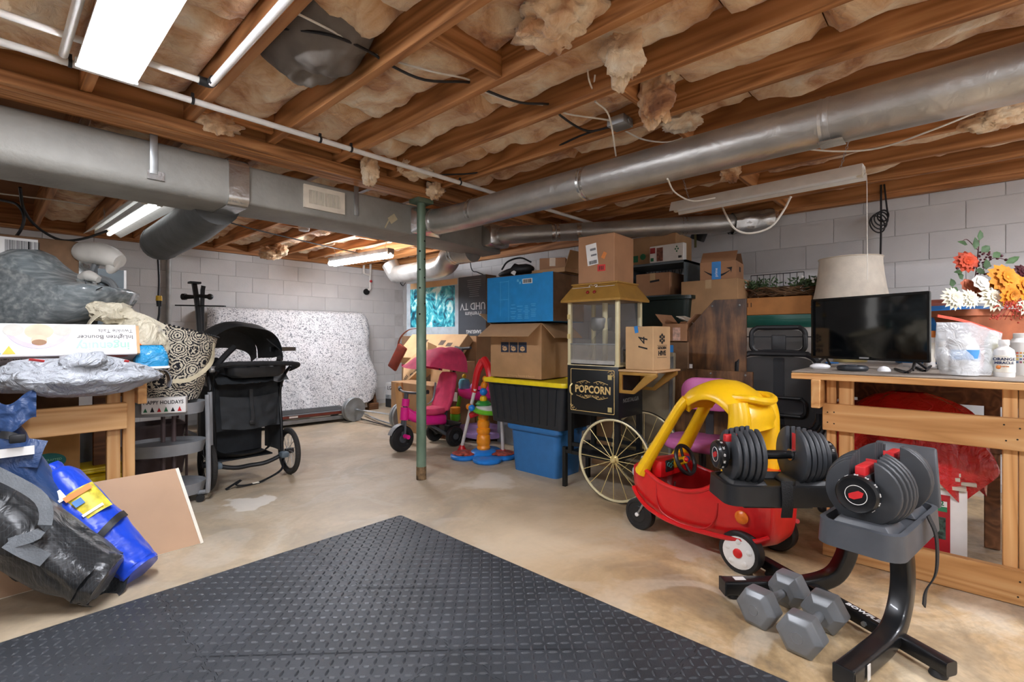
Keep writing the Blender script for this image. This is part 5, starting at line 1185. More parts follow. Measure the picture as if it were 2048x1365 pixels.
b = M()
def curl(cx, cz, r, sgn, flip=1):
    P = []
    for i in range(15):
        a = i / 14 * 3.6 * PI / 2; q = r * (1 - i / 20); P.append((cx + sgn * q * math.cos(a) , fy - .001, cz + flip * q * math.sin(a) * .7))
    return P
for s in (-1, 1):
    for cz, fl2 in ((.775, 1), (.675, -1)):
        b.tube(curl(s * .05, cz, .02, s, fl2), .0016, n=4, res=1); b.tube(curl(s * .09, cz - fl2 * .004, .016, -s, fl2), .0016, n=4, res=1); b.tube([(s * .015, fy - .001, cz), (s * .06, fy - .001, cz + .012 * fl2), (s * .13, fy - .001, cz - .006 * fl2)], .0018, n=4)
for cx, cz in ((.15, .85), (-.15, .585)):
    s = 1 if cx > 0 else -1
    for k in range(3): b.tube(curl(cx + s * (.0 + .012 * k), cz - s * .012 * k, .02 - .004 * k, -s, s), .0016, n=4, res=1)
b.build('scroll_ornament', GOLDP, pc, smooth=0)
b = M(); b.tube([(-.165, fy, .76), (-.175, fy - .012, .74), (-.175, fy - .012, .70), (-.165, fy, .68)], .006, n=6); b.build('door_pull', BRASS, pc)
for z in (.82, .60): M().box((.145, fy, z), (.03, .008, .032)).build('hinge', BRASS, pc)
for sx in (-1, 1):
    for sy in (-1, 1): M().box((sx * (PW / 2 - .018), sy * (PD / 2 - .018), .40), (.032, .032, .30 if sx > 0 else .30)).build('leg', BLKM, pc)
for z, n_ in ((.27, 'lower_rail'), (.33, 'lower_rail')):
    for sy in (-1, 1): M().box((0, sy * (PD / 2 - .018), z - .01), (PW + .06 * (z < .3), .025, .025)).build(n_, BLKM, pc)
for sy in (-1, 1): M().box((-PW / 2 - .035, sy * (PD / 2 - .018), .145), (.028, .03, .29)).build('stand_leg', BLKM, pc)
M().box((0, 0, .262), (PW, .26, .008)).build('lower_shelf', BLKM, pc)
# glass case
for sx in (-1, 1):
    for sy in (-1, 1): M().box((sx * (PW / 2 - .014), sy * (PD / 2 - .014), (zb2 + zc2) / 2), (.026, .026, zc2 - zb2)).build('corner_post', CREAM, pc, bev=.003)
M().box((0, 0, zb2 + .006), (PW, PD, .014)).build('case_floor', CREAM, pc); M().box((0, -PD / 2 + .006, zb2 + .022), (PW - .06, .012, .034)).build('crumb_rail', mat('pale steel', 'c9c9c4', .3, .5), pc)
for sy in (-1, 1): M().box((0, sy * (PD / 2 - .008), (zb2 + zc2) / 2), (PW - .05, .004, zc2 - zb2 - .02)).build('glass_pane', GLS, pc)
for sx in (-1, 1): M().box((sx * (PW / 2 - .008), 0, (zb2 + zc2) / 2), (.004, PD - .05, zc2 - zb2 - .02)).build('glass_pane', GLS, pc)
M().box((0, -PD / 2 + .003, 1.045), (PW - .05, .01, .008)).build('door_bar', STEEL, pc)
M().box((0, -PD / 2 + .004, .985), (PW - .05, .006, .11)).build('frosted_panel', mat('frosted acrylic', '9a958b', .5, alpha=.4), pc)
M().cyl((-.01, .02, zb2 + .02), (-.01, .02, zc2), .02, n=14).build('inner_column', CREAM, pc)
M().lathe([(.06, 0), (.075, .02), (.078, .09), (.07, .1)], 20, rotm(loc=(-.06, .05, 1.14))).build('kettle', STEEL, pc)
for z in (1.24, 1.10): M().box((-PW / 2 + .014, -PD / 2 - .003, z), (.02, .01, .035)).build('hinge', BRASS, pc)
def crump(u, v):
    a = 2 * PI * u; r = .13 * math.sqrt(max(.001, 1 - v * v)); k = 1 + .3 * noise.noise(Vector((math.cos(a) * 2, math.sin(a) * 2, v * 4))); return (math.cos(a) * r * k, .02 + math.sin(a) * r * k * .8, zb2 + .02 + v * .24)
M().grid(crump, 26, 12, cu=True).build('plastic_wrap', mat('clouded plastic', '8a857a', .3, alpha=.2), pc, smooth=40)
# hipped roof
rr_ = [((PW / 2 + .035), (PD / 2 + .035), zc2 - .01), (PW / 2 + .035, PD / 2 + .035, zc2 + .005), (PW / 2 - .03, PD / 2 - .03, zd2 - .012), (PW / 2 - .02, PD / 2 - .02, zd2 - .01), (PW / 2 - .02, PD / 2 - .02, zd2)]
M().loft([[(-a, -c, z), (a, -c, z), (a, c, z), (-a, c, z)] for a, c, z in rr_]).build('roof', GOLD, pc, smooth=0)
nv_ = Vector((0, -(zd2 - zc2), -.065)).normalized(); mr_ = face_m((0, -PD / 2 - .007, (zc2 + zd2) / 2), (1, 0, 0), Vector((0, .065, zd2 - zc2 - .017)))
b = M()
for s in (-1, 1): b.box((s * .11, .036, .001), (.13, .0025, .001), mr_); b.tube([mr_ @ Vector(p) for p in ((s * .005, .045, .002), (s * .02, .055, .002), (s * .035, .045, .002), (s * .02, .036, .002), (s * .045, .035, .002))], .0018, n=4)
b.build('roof_trim', WPL, pc)
for s in (-1, 1): M().lathe([(.012, 0), (.012, .006), (.004, .01)], 12, mr_ @ Matrix.Translation((s * .028, -.008, 0))).build('rocker_switch', mat('dark red switch', '8c1f1a', .3), pc)
# spoked wheels on an axle, on the right-hand end of the cart
def spoked(y_, R, x_):
    wm = face_m((x_, y_, R), (1, 0, 0), (0, 0, 1))
    wh = M().ring(R - .009, .009, 48, 8, wm).build('wheel', CREAM, pc); M().ring(R - .003, .007, 48, 6, wm).build('rubber_tyre', BLK, wh)
    b = M()
    for k in range(16): a = 2 * PI * k / 16; b.cyl(wm @ Vector((.018 * math.cos(a), .018 * math.sin(a), .006 * (-1) ** k)), wm @ Vector(((R - .015) * math.cos(a), (R - .015) * math.sin(a), 0)), .0026, n=5)
    b.build('spokes', BRASS, wh); M().lathe([(.03, -.015), (.032, -.008), (.02, 0), (.02, .012), (.012, .022), (.003, .024)], 18, wm).build('hub', BRASS, wh)
RWH = .277
spoked(-PD / 2 - .045, RWH, .20); spoked(PD / 2 + .045, RWH, .20)
M().cyl((.20, -PD / 2 - .05, RWH), (.20, PD / 2 + .05, RWH), .01, n=10).build('axle', BLKM, pc)
# fold-out shelf with triangular brackets
for sy in (-1, 1):
    m_ = face_m((PW / 2, sy * (PD / 2 - .02) + .006, .72), (1, 0, 0), (0, 0, 1))
    o_ = [(0, .145), (.27, .145), (.27, .12), (.11, .0), (0, 0)]; i_ = [(.022, .123), (.19, .123), (.18, .115), (.095, .022), (.022, .022)]
    M().frame_prism(o_, i_, .02, m_).build('shelf_bracket', GOLD, pc, bev=.003)
M().box((PW / 2 + .14, 0, .872), (.28, PD + .01, .012)).build('side_shelf', CARDL, pc, bev=.003)
# carton on the shelf, carton on the roof
gh = carton('light brown honey carton with blue tape on the popcorn cart shelf', (3.0, 1.535, .879), RW - .12, .215, .2, .285, CARDL, tape=False)
patch(gh, 'f', -.02, .265, .028, .045, BTAPE, 'blue_tape', .2); patch(gh, 't', -.02, -.08, .028, .04, BTAPE, 'blue_tape')
text('14', .1, BLACKINK, gh, face(gh, 'f', .035, .165) @ Matrix.Rotation(PI / 2, 4, 'Z'), name='handwriting', shear=.2)
GH = 'r'
b = M()
for i, j in ((0, 1), (0, -1), (-.9, .5), (.9, .5), (-.9, -.5), (.9, -.5), (0, 0)): b.prism([(.011 * math.cos(PI / 3 * k + PI / 6) + i * .023, .011 * math.sin(PI / 3 * k + PI / 6) + j * .024) for k in range(6)], .0008, face(gh, GH, 0, .205))
b.build('hexagon_logo', BLACKINK, gh, smooth=0); text('GOLDEN', .024, BLACKINK, gh, face(gh, GH, 0, .145), bold=.001); text('HIVE', .042, BLACKINK, gh, face(gh, GH, 0, .11), bold=.0018); M().box((0, 0, 0), (.11, .002, .0008), face(gh, GH, 0, .162)).build('rule', BLACKINK, gh); M().box((0, 0, 0), (.11, .002, .0008), face(gh, GH, 0, .083)).build('rule', BLACKINK, gh)
tp = carton('brown shipping carton with white label on the roof of the popcorn cart', (3.05, ty(1194, 2.93), zd2 + .001), RW + .06, ty(1160, 2.93) - ty(1229, 2.93), .3, .335, CARDR, tape=False)
patch(tp, 'f', -.03, .20, .085, .15, WPL, 'shipping_label', .12); barcode(tp, 'f', -.02, .145, .065, .025, .12); patch(tp, 'f', -.022, .235, .045, .016, GREYINK, 'printed_patch', .12, .002); patch(tp, 'f', -.015, .195, .045, .012, GREYINK, 'printed_patch', .12, .002)
patch(tp, 'f', .065, .185, .028, .045, ORANGE, 'orange_sticker', -.5); patch(tp, 'f', .045, .1, .062, .045, mat('red sticker', 'cf2b22', .5), 'red_sticker')
for k in range(3): patch(tp, 'f', .03 + k * .014, .1, .006, .028, BLACKINK, 'printed_patch', 0, .002)
# ================================================================== storage against the right wall
def yz(x, y, X): p = at(x, y, X=X); return p.y, p.z
def wallbox(label, X, x0, x1, yt, yb, depth, m, rz=0., **k):
    """carton whose front stands at distance X; edges given where the photograph shows them"""
    ya, yb_ = at(x0, 600, X=X).y, at(x1, 600, X=X).y; xm = (x0 + x1) / 2
    zt, zb = at(xm, yt, X=X).z, at(xm, yb, X=X).z
    return carton(label, (X + depth / 2, (ya + yb_) / 2, zb), RW + rz, ya - yb_, depth, zt - zb, m, **k)
GREYM = mat('grey painted steel', '5f686c', .5, .3, var=.05); DGREEN = mat('dark green plastic', '10231f', .35, var=.05); TEAL = mat('teal plastic lid', '2a6a5d', .4, var=.03); OFFW = mat('off white cabinet', 'bdb8b0', .5, var=.03); KHAKI = mat('khaki folding table', '8a7f68', .6, var=.05)
def lami_mat():
    t = NT('dark rustic laminate'); v = t.coords((1, 1, 1))
    mp = t.n('Mapping'); mp.inputs['Scale'].default_value = (14, 14, 2.2); t.l(v, mp.inputs[0])
    n1 = t.n('TexNoise'); n1.inputs['Scale'].default_value = 1.1; n1.inputs['Detail'].default_value = 7; n1.inputs['Roughness'].default_value = .65; n1.inputs['Distortion'].default_value = .5; t.l(mp.outputs[0], n1.inputs['Vector'])
    n2 = t.n('TexNoise'); n2.inputs['Scale'].default_value = 5; n2.inputs['Detail'].default_value = 3; t.l(v, n2.inputs['Vector'])
    mx = t.n('Mix'); mx.data_type = 'FLOAT'; mx.inputs[0].default_value = .45; t.l(n1.outputs[0], mx.inputs[2]); t.l(n2.outputs[0], mx.inputs[3])
    c = t.ramp(mx.outputs[0], [(.34, '2e1d12'), (.46, '523620'), (.54, '75502f'), (.66, '966c41')]); t.l(c, t.b.inputs['Base Color']); t.b.inputs['Roughness'].default_value = .45; return t.m
LAMI = lami_mat()
# freezer-like cabinet, lid tote, flat carton
cabX = 4.12
ya, yb_ = at(1488, 700, X=cabX).y, at(1640, 700, X=cabX).y; zt = at(1560, 655, X=cabX).z
cb = T('storage_cabinet', 'off white storage cabinet with drawer seam behind the office chair', 'cabinet', (cabX + .25, (ya + yb_) / 2, 0), RW)
M().box((0, 0, zt / 2), (ya - yb_, .5, zt)).build('cabinet_body', OFFW, cb, bev=.01); zs_ = at(1560, 674, X=cabX).z; M().box((0, -.2505, zs_), (ya - yb_ - .02, .004, .008)).build('drawer_seam', BLK, cb)
gt = at(1560, 630, X=cabX).z
tgl = T('tote_lid_box', 'flat teal plastic tote lying on the off white cabinet', 'tote', (cabX + .24, (ya + yb_) / 2 + .02, zt), RW)
b = M(); W_ = ya - yb_ - .04; hh = gt - zt
b.loft([[(x, y, z) for x, y in rrect(W_ * k, .48 * k, .03, 3)] for k, z in ((.97, 0), (1, hh * .3), (1.01, hh * .35), (1.01, hh * .6), (.99, hh * .65), (.98, hh), (.9, hh))]); b.build('shell', TEAL, tgl)
ya, yb_ = at(1492, 610, X=4.1).y, at(1622, 610, X=4.1).y
fc = carton('flat orange brown carton under the evergreen wreath', (4.1 + .22, (ya + yb_) / 2, gt + .002), RW, ya - yb_, .4, at(1560, 594, X=4.1).z - gt, mat('orange brown card', 'b57a43', .8, var=.05), tape=False)
text('11', .05, BLACKINK, fc, face(fc, 'f', -(ya - yb_) / 2 + .02, .08)); wz = gt + .004 + fc['dim'][2]
wr = T('wreath', 'twig and evergreen wreath with white berries lying on the flat carton', 'wreath', (4.29, at(1565, 580, X=4.3).y, wz), 0)
b = M(); TWIG = mat('brown twig', '6e5238', .8, var=.2)
for k in range(46):
    ph = rnd.uniform(0, 6.28); R_ = .215 + rnd.uniform(-.03, .03); P = []
    for i in range(9):
        a = ph + i * .28; P.append((R_ * .72 * math.cos(a) + rnd.uniform(-.008, .008), R_ * math.sin(a) * 1.15 + rnd.uniform(-.008, .008), .045 + .03 * math.sin(a * 3 + k) + rnd.uniform(-.012, .012)))
    b.tube(P, .004, n=4, res=1)
b.build('twig_ring', TWIG, wr)
b = M()
for k in range(420):
    a = rnd.choice((rnd.gauss(-1.6, .5), rnd.gauss(1.6, .6), rnd.uniform(0, 6.28))); R_ = .22 + rnd.uniform(-.06, .06); c = Vector((R_ * .72 * math.cos(a), R_ * 1.15 * math.sin(a), .06 + rnd.uniform(0, .07)))
    leaf(b, c, rnd.uniform(.03, .06), .006, (rnd.uniform(-1, 1), rnd.uniform(-1, 1), rnd.uniform(-.1, 1)), (rnd.uniform(-1, 1), rnd.uniform(-1, 1), 1))
b.build('evergreen_sprigs', mat('evergreen', '4c6340', .7, var=.25), wr)
b = M()
for k in range(16): a = rnd.choice((rnd.gauss(1.75, .25), rnd.gauss(-1.6, .3))); b.ball((.19 * math.cos(a) - .06, .25 * math.sin(a), .10 + rnd.uniform(-.01, .04)), .011, 8, 6)
b.build('white_berries', WPL, wr)
b = M()
for k in range(10): b.ball((-.08 + rnd.uniform(-.02, .02), .25 + rnd.uniform(-.02, .03), .06 + rnd.uniform(-.02, .02)), .012, 7, 5)
b.build('red_berries', mat('dull red berry', '7d2420', .5), wr)
# wire rack behind it
wk = T('wire_rack', 'black wire grid rack standing behind the wreath', 'rack', (4.55, 0, 0), 0)
ya, za = yz(1502, 548, 4.55); yb_, zb = yz(1608, 580, 4.55); zt2 = yz(1555, 548, 4.55)[1]; zb = wz - .02
b = M()
for k in range(9): y_ = ya + (yb_ - ya) * k / 8; b.cyl((0, y_, zb), (0, y_, zt2), .0028, n=6)
for z_ in (zt2, zt2 * .55 + zb * .45, zb + .01): b.cyl((0, ya, z_), (0, yb_, z_), .0032, n=6)
b.build('wire_grid', BLK, wk)
b = M(); b.tube([(0, yb_, zt2 * .55 + zb * .45), (0, yb_ - .05, zt2 * .55 + zb * .45), (0, yb_ - .06, zt2 * .55 + zb * .45 + .02)], .0035, n=6); b.box((.012, (ya + yb_) / 2, (zb + gt) / 2), (.02, abs(ya - yb_), max(.02, zb - gt))); b.build('rack_foot', BLK, wk)
# lamp with pleated bell shade
lp = at(1700, 560, D=3.45)
la_ = T('table_lamp', 'table lamp with large cream bell shade behind the television', 'lamp', (lp.x, lp.y, 0), 0)
b = M(); zt3, zb3 = at(1700, 518, D=3.45).z, at(1700, 607, D=3.45).z; H_ = zt3 - zb3
pr_ = [(.237, -.02), (.228, .02), (.212, H_ * .3), (.198, H_ * .6), (.190, H_ * .85), (.188, H_ * .97), (.191, H_), (.187, H_), (.184, H_ * .9), (.19, H_ * .6), (.205, H_ * .3), (.222, .02)]
b.loft([[(r * math.cos(2 * PI * i / 40), r * math.sin(2 * PI * i / 40), zb3 + z) for i in range(40)] for r, z in pr_], True, False); b.build('shade', mat('cream fabric shade', 'ddd3c2', .85, var=.04, bump=.15, bscale=120), la_)
b = M(); b.ring(.19, .004, 40, 6, rotm(loc=(0, 0, zt3))); b.ring(.236, .005, 40, 6, rotm(loc=(0, 0, zb3 - .018))); b.build('shade_trim', mat('cream trim', 'cfc3ae', .7), la_)
M().lathe([(.1, .92), (.1, .94), (.035, .98), (.05, 1.05), (.03, 1.14), (.012, 1.2), (.012, 1.5)], 20).build('lamp_base', BRASS, la_)
sb_ = T('side_cabinet', 'low grey cabinet carrying the lamp behind the workbench', 'cabinet', (lp.x - .02, lp.y - .08, 0), RW); M().box((0, 0, .459), (.4, .4, .918)).build('cabinet_body', OFFW, sb_, bev=.01); M().box((0, -.202, .459), (.36, .006, .8)).build('cabinet_door', OFFW, sb_, bev=.002)
# cartons left of the wreath
b1 = wallbox('wide brown carton under the smiling arrow carton', 4.0, 1362, 1476, 560, 700, .42, CARD)
b2 = wallbox('brown parcel carton with a printed smiling arrow and blue tape', 4.05, 1397, 1466, 525, 561, .3, CARDR, rz=.12, opened=(('f', 2.3, .12), ('b', 2.4, .12)))
b2.location.z = b1.location.z + b1['dim'][2] + .002
w_, d_, h_ = b2['dim']
sm = M(); mm = face(b2, 'f', -.005, h_ * .42, .0015)
P = [(-.10 + .2 * i / 12, .02 - .05 * math.sin(PI * (i / 12) * .9 + .1)) for i in range(13)]
sm.loft([[mm @ Vector((x, y - .008 * math.sin(PI * i / 12) - .002, 0)), mm @ Vector((x, y + .008 * math.sin(PI * i / 12) + .002, 0))] for i, (x, y) in enumerate(P)], False, False)
sm.prism([(.07, .03), (.115, .035), (.108, -.012), (.1, .015)], .0006, mm); sm.build('smile_arrow', BLACKINK, b2, smooth=0)
patch(b2, 'f', -.01, h_ / 2, .07, h_, BTAPE, 'blue_tape', off=.002); text('prime', .03, WPL, b2, face(b2, 'f', -.01, h_ * .4, .003) @ Matrix.Rotation(PI / 2, 4, 'Z')); M().box((0, -.02, h_ + .03), (.10, .05, .004), rotm(.5, .2, 0)).build('loose_tape', BTAPE, b2)
patch(b2, 'r', 0, h_ * .6, .05, .04, BLACKINK, 'printed_patch')
# grey cubby with carton, papers and a seasonal carton on top
cu0, cu1 = at(1248, 600, X=4.05).y, at(1372, 600, X=4.05).y; zq0, zq1 = at(1310, 596, X=4.05).z, at(1310, 526, X=4.05).z
cbx = T('metal_cubby', 'grey steel cubby shelf holding a carton behind the popcorn cart', 'cubby', (4.05 + .2, (cu0 + cu1) / 2, zq0), RW)
W_ = cu0 - cu1; H_ = zq1 - zq0
M().box((0, 0, .01), (W_, .4, .02)).build('bottom_shelf', GREYM, cbx); M().box((0, 0, H_ - .01), (W_, .4, .02)).build('top_shelf', GREYM, cbx); M().box((0, .195, H_ / 2), (W_ - .04, .01, H_ - .04)).build('back_sheet', mat('white sheet', 'c4c6c8', .6), cbx)
for s in (-1, 1): M().box((s * (W_ / 2 - .01), 0, H_ / 2), (.02, .4, H_)).build('side_panel', GREYM, cbx)
b = M()
for k in range(9):
    x_ = -W_ / 2 + .03 + (W_ - .06) * k / 8; b.cyl((x_, .18, H_ * .45), (x_ + .03, .18, H_ * .92), .003, n=5); b.cyl((x_ + .03, .18, H_ * .45), (x_, .18, H_ * .92), .003, n=5)
b.build('wire_lattice', BLK, cbx)
ic = wallbox('brown carton with slot tape inside the grey cubby', 4.06, 1272, 1340, 545, 590, .3, CARDR); ic.location.z = zq0 + .021
patch(ic, 'f', .02, .13, .09, .018, BLACKINK, 'tape_slot', .1)
st1 = tote('very dark green storage tub below the grey cubby', (4.2, (cu0 + cu1) / 2 - .02, 0), RW, .56, .44, .98, mat('black crate plastic', '1b1f20', .5), DGREEN, ribs=0, lid=False, taper=.97)
dg = tote('dark green open tub behind the honey carton', (4.15, at(1325, 620, X=4.0).y, .99), RW, .52, .42, zq0 - .99 - .002, DGREEN, DGREEN, ribs=0, lid=False, taper=.85, rim=.03)
sx = wallbox('seasonal ornament carton with red and white labels on the grey cubby', 4.13, 1250, 1352, 474, 531, .34, CARD, tape=False); sx.location.z = zq1 + .001
w_, d_, h_ = sx['dim']
patch(sx, 'f', -w_ * .34, h_ * .25, .11, .06, GRN, 'green_print'); M().cyl(face(sx, 'f', -w_ * .13, h_ * .3) @ Vector((0, 0, 0)), face(sx, 'f', -w_ * .13, h_ * .3) @ Vector((0, 0, .001)), .028, n=20).build('recycling_mark', GRN, sx)
lb = carton('white label ornament box with red corner lying on the cubby front', (4.085, at(1335, 510, X=4.08).y, zq1 + .001), RW - .05, .32, .06, .15, WPL, tape=False)
patch(lb, 'f', -.13, .11, .05, .05, mat('ornament red', '9c2b2b', .5), 'red_corner'); patch(lb, 'f', -.06, .07, .06, .12, mat('brown photo print', '7c4a3a', .6, var=.3, scale=40), 'photo_print'); patch(lb, 'f', -.135, .03, .03, .03, GRN, 'green_leaf')
b = M(); mm = face(lb, 'f', .1, .10)
for dx, dy in ((0, .02), (-.012, 0), (.012, 0), (0, -.02)): b.prism([(dx - .008, dy), (dx, dy - .01), (dx + .008, dy), (dx, dy + .01)], .0008, mm)
b.build('leaf_mark', GRN, lb, smooth=0); barcode(lb, 'f', .13, .03, .03, .02)
pk = T('ceiling_bracket', 'small dark bracket and folded plastic above the ornament carton', 'bracket', at(1395, 478, X=4.6), RW); M().box((0, 0, .03), (.12, .08, .09), rotm(0, .4, 0)).build('plate', BLK, pk, bev=.01); M().box((.0, -.05, .0), (.02, .01, .18)).build('olive_strip', mat('olive strip', '6e6a45', .7), pk)
# open carton and stack right of the popcorn cart
oc = wallbox('small open carton of papers beside the laminate sheets', 3.62, 1325, 1372, 648, 684, .3, CARDR, opened=(('b', .6, .1), ('l', .9, .1), ('r', .8, .1)))
patch(oc, 'f', .02, .06, .06, .1, mat('pink white label', 'e0b8a4', .6, var=.15, scale=40), 'pink_label')
b = M()
for k in range(5): b.box((rnd.uniform(-.05, .06), rnd.uniform(-.08, .08), .15 + .01 * k), (.1, .16, .003), rotm(rnd.uniform(-.3, .3), .5 + rnd.uniform(-.5, .5), 0))
b.build('loose_papers', PAPER, oc, smooth=0)
zoc = oc.location.z
so = carton('dark brown carton with blue tape under the small open carton', (3.77, oc.location.y, zoc * .5), RW, .22, .3, zoc * .5 - .003, CARDD, tape=False); patch(so, 'f', -.03, zoc * .25, .05, zoc * .45, BTAPE, 'blue_tape')
so2 = carton('brown base carton at the bottom of the taped stack', (3.77, oc.location.y, 0), RW, .22, .3, zoc * .5 - .002, CARDR, tape=False); patch(so2, 'f', -.04, zoc * .4, .05, zoc * .2, BTAPE, 'blue_tape')
kt = T('folding_table', 'khaki folded table standing behind the popcorn cart wheels', 'table', (3.45, at(1300, 850, X=3.45).y + .03, 0), RW); M().box((0, 0, .5), (.42, .05, .96), rotm(-.04, 0, 0)).build('table_leaf', KHAKI, kt, bev=.01); M().box((.2, -.03, .5), (.02, .02, .9), rotm(-.04, 0, 0)).build('edge_tube', STEEL, kt)
bc = carton('tall pale carton standing behind the popcorn cart legs', (3.6, at(1240, 850, X=3.6).y, 0), RW, .5, .1, .55, CARD, tape=False)
# laminate sheets
pX = 3.50
def sheet(label, pts, X, th_, tilt):
    P = [at(x, y, X=X) for x, y in pts]; y0 = sum(p.y for p in P) / len(P); z0 = 0
    t = T('laminate_sheet', label, 'board', (X, y0, 0), RW)
    M().prism([(-(p.y - y0), p.z) for p in P], th_, Matrix(((1, 0, 0, 0), (0, 0, 1, 0), (0, 1, 0, 0), (0, 0, 0, 1)))).build('sheet', LAMI, t, bev=.002, seg=1, smooth=0)
    for k in range(4): M().ball((-(P[k % len(P)].y - y0) * .85, -.002, P[k % len(P)].z * .96 + .01), .008, 8, 6).build('screw_head', STEEL, t)
    t.rotation_euler = (tilt, 0, RW); return t
sheet('tall dark wood laminate sheet with a cut corner leaning by the cartons', [(1340, 965), (1490, 965), (1490, 597), (1425, 600), (1365, 668), (1345, 790)], pX + .12, .02, -.02)
s2 = sheet('lower dark wood laminate sheet behind the pink chair', [(1346, 975), (1505, 975), (1503, 745), (1420, 741), (1372, 738), (1346, 750)], pX, .02, -.03)
M().box((0, -.003, .88), (.022, .002, .03)).build('price_sticker', WPL, s2).location.x = -.12
# ---------------------------------------------------------------- pink child chair
PINK = mat('pink padded vinyl', 'c76ba6', .55, var=.05)
ph = T('child_chair', 'pink padded child desk chair behind the toy car', 'chair', (3.13, 1.22, 0), RW + .1)
pb = [at(1352, 800, D=3.12), at(1458, 800, D=3.12)]; bw = (pb[0] - pb[1]).length
b = M(); b.loft([[(x * k, z * k, y) for x, z in rrect(bw, .215, .09, 6)] for k, y in ((.9, -.028), (1, -.016), (1, .012), (.92, .02))], True, True, face_m((0, .12, .715), (1, 0, 0), (0, 0, 1))); b.build('backrest', PINK, ph, smooth=50)
b = M(); b.loft([[(x * k, y * k, z) for x, y in rrect(.45, .38, .13, 6)] for k, z in ((.93, .385), (1, .40), (1, .43), (.93, .445))]); b.build('seat', PINK, ph, smooth=50)
M().strap([(0, .155, .72), (0, .17, .55), (0, .15, .40), (0, .05, .375)], .05, (1, 0, 0), .01).build('back_bracket', BLK, ph); M().cyl((0, 0, .08), (0, 0, .39), .022, n=12).build('gas_column', BLK, ph)
b = M()
for k in range(5): a = 2 * PI * k / 5 + .3; b.tube([(0, 0, .09), (.24 * math.cos(a), .24 * math.sin(a), .055)], [.022, .014], n=8, res=2)
b.build('star_base', BLK, ph)
for k in range(5): a = 2 * PI * k / 5 + .3; M().ball((.24 * math.cos(a), .24 * math.sin(a), .026), .026, 10, 7).build('caster', BLK, ph)
# ---------------------------------------------------------------- office chair
MESHM = NT('office chair mesh'); MESHM.b.inputs['Base Color'].default_value = lin('2a2b2d'); MESHM.b.inputs['Roughness'].default_value = .8; MESHM.b.inputs['Alpha'].default_value = .82; MESHM = MESHM.m
oc_ = T('office_chair', 'black mesh office chair with headrest between laminate sheets and workbench', 'chair', (3.60, .92, 0), RW + .08)
def bowed(w_, h_, r, bow, n=5):
    return [(x, z, bow * (x / (w_ / 2)) ** 2) for x, z in rrect(w_, h_, r, n)]
def pad(name, w_, h_, r, zc, y_, rim, bow, fm, mm_):
    o_ = bowed(w_, h_, r, -bow); i_ = bowed(w_ - 2 * rim, h_ - 2 * rim, max(.01, r - rim * .6), -bow)
    b = M(); n = len(o_)
    b.tube([(x, y_ + y, zc + z) for x, z, y in o_], rim * .55, n=8, res=2, closed=True); b.build(name + '_frame', fm, oc_)
    g_ = M(); 
    def fn(u, v):
        x = (u - .5) * (w_ - rim); z = (v - .5) * (h_ - rim)
        return (x * (1 - .12 * abs(2 * v - 1) ** 4), y_ - bow * (x / (w_ / 2)) ** 2 * 1.0, zc + z * (1 - .1 * abs(2 * u - 1) ** 4))
    g_.grid(fn, 16, 12).build(name + '_mesh', mm_, oc_, smooth=80)
pad('headrest', .33, .17, .05, 1.075, .14, .03, .03, BLK, MESHM); M().box((0, .15, 1.04), (.09, .03, .14)).build('headrest_stem', BLK, oc_, bev=.01)
pad('backrest', .50, .52, .1, .72, .12, .035, .05, BLK, MESHM); M().box((0, .16, .70), (.07, .03, .5)).build('back_spine', BLK, oc_, bev=.01); pad('lumbar', .34, .12, .04, .62, .10, .02, .03, BLK, BLK)
b = M(); b.loft([[(x * k, y * k - .1, z) for x, y in rrect(.5, .48, .12, 6)] for k, z in ((.9, .42), (1, .44), (1, .47), (.94, .49))]); b.build('seat', BNY, oc_, smooth=50)
for s in (-1, 1): b = M(); b.tube([(s * .22, .0, .44), (s * .28, .0, .5), (s * .28, .0, .62)], .016, n=8); b.box((s * .28, -.04, .64), (.08, .24, .03)); b.build('armrest', BLK, oc_)
M().cyl((0, -.08, .1), (0, -.08, .43), .025, n=12).build('gas_column', BLK, oc_)
for k in range(5):
    a = 2 * PI * k / 5; M().tube([(0, -.08, .1), (.28 * math.cos(a), -.08 + .28 * math.sin(a), .07)], [.028, .016], n=8, res=2).build('base_arm', BLK, oc_); M().ball((.28 * math.cos(a), -.08 + .28 * math.sin(a), .028), .028, 10, 7).build('caster', BLK, oc_)
# ================================================================== far left: sheeted mattress, treadmill, barbell, rack
def sheet_mat():
    t = NT('floral cotton sheet'); v = t.coords()
    vo = t.n('TexVoronoi'); vo.inputs['Scale'].default_value = 26; t.l(v, vo.inputs['Vector'])
    n1 = t.n('TexNoise'); n1.inputs['Scale'].default_value = 38; n1.inputs['Detail'].default_value = 3; n1.inputs['Distortion'].default_value = 1.8; t.l(v, n1.inputs['Vector'])
    c = t.ramp(n1.outputs[0], [(.40, '7d8086'), (.46, 'c4c6c9'), (.5, 'dfdfe1')])
    n2 = t.n('TexNoise'); n2.inputs['Scale'].default_value = 3; t.l(v, n2.inputs['Vector'])
    t.l(c, t.b.inputs['Base Color']); t.b.inputs['Roughness'].default_value = .85; t.bump(n2.outputs[0], .4, .03); return t.m
SHEET = sheet_mat()
Ym = 6.55
mb = T('covered_mattress', 'mattress under a white floral sheet leaning on the back wall', 'mattress', (0, 0, 0))
xl, xr = at(428, 700, Y=Ym).x, at(742, 700, Y=Ym).x; zt, zt_r = at(600, 620, Y=Ym + .2).z, 1.33
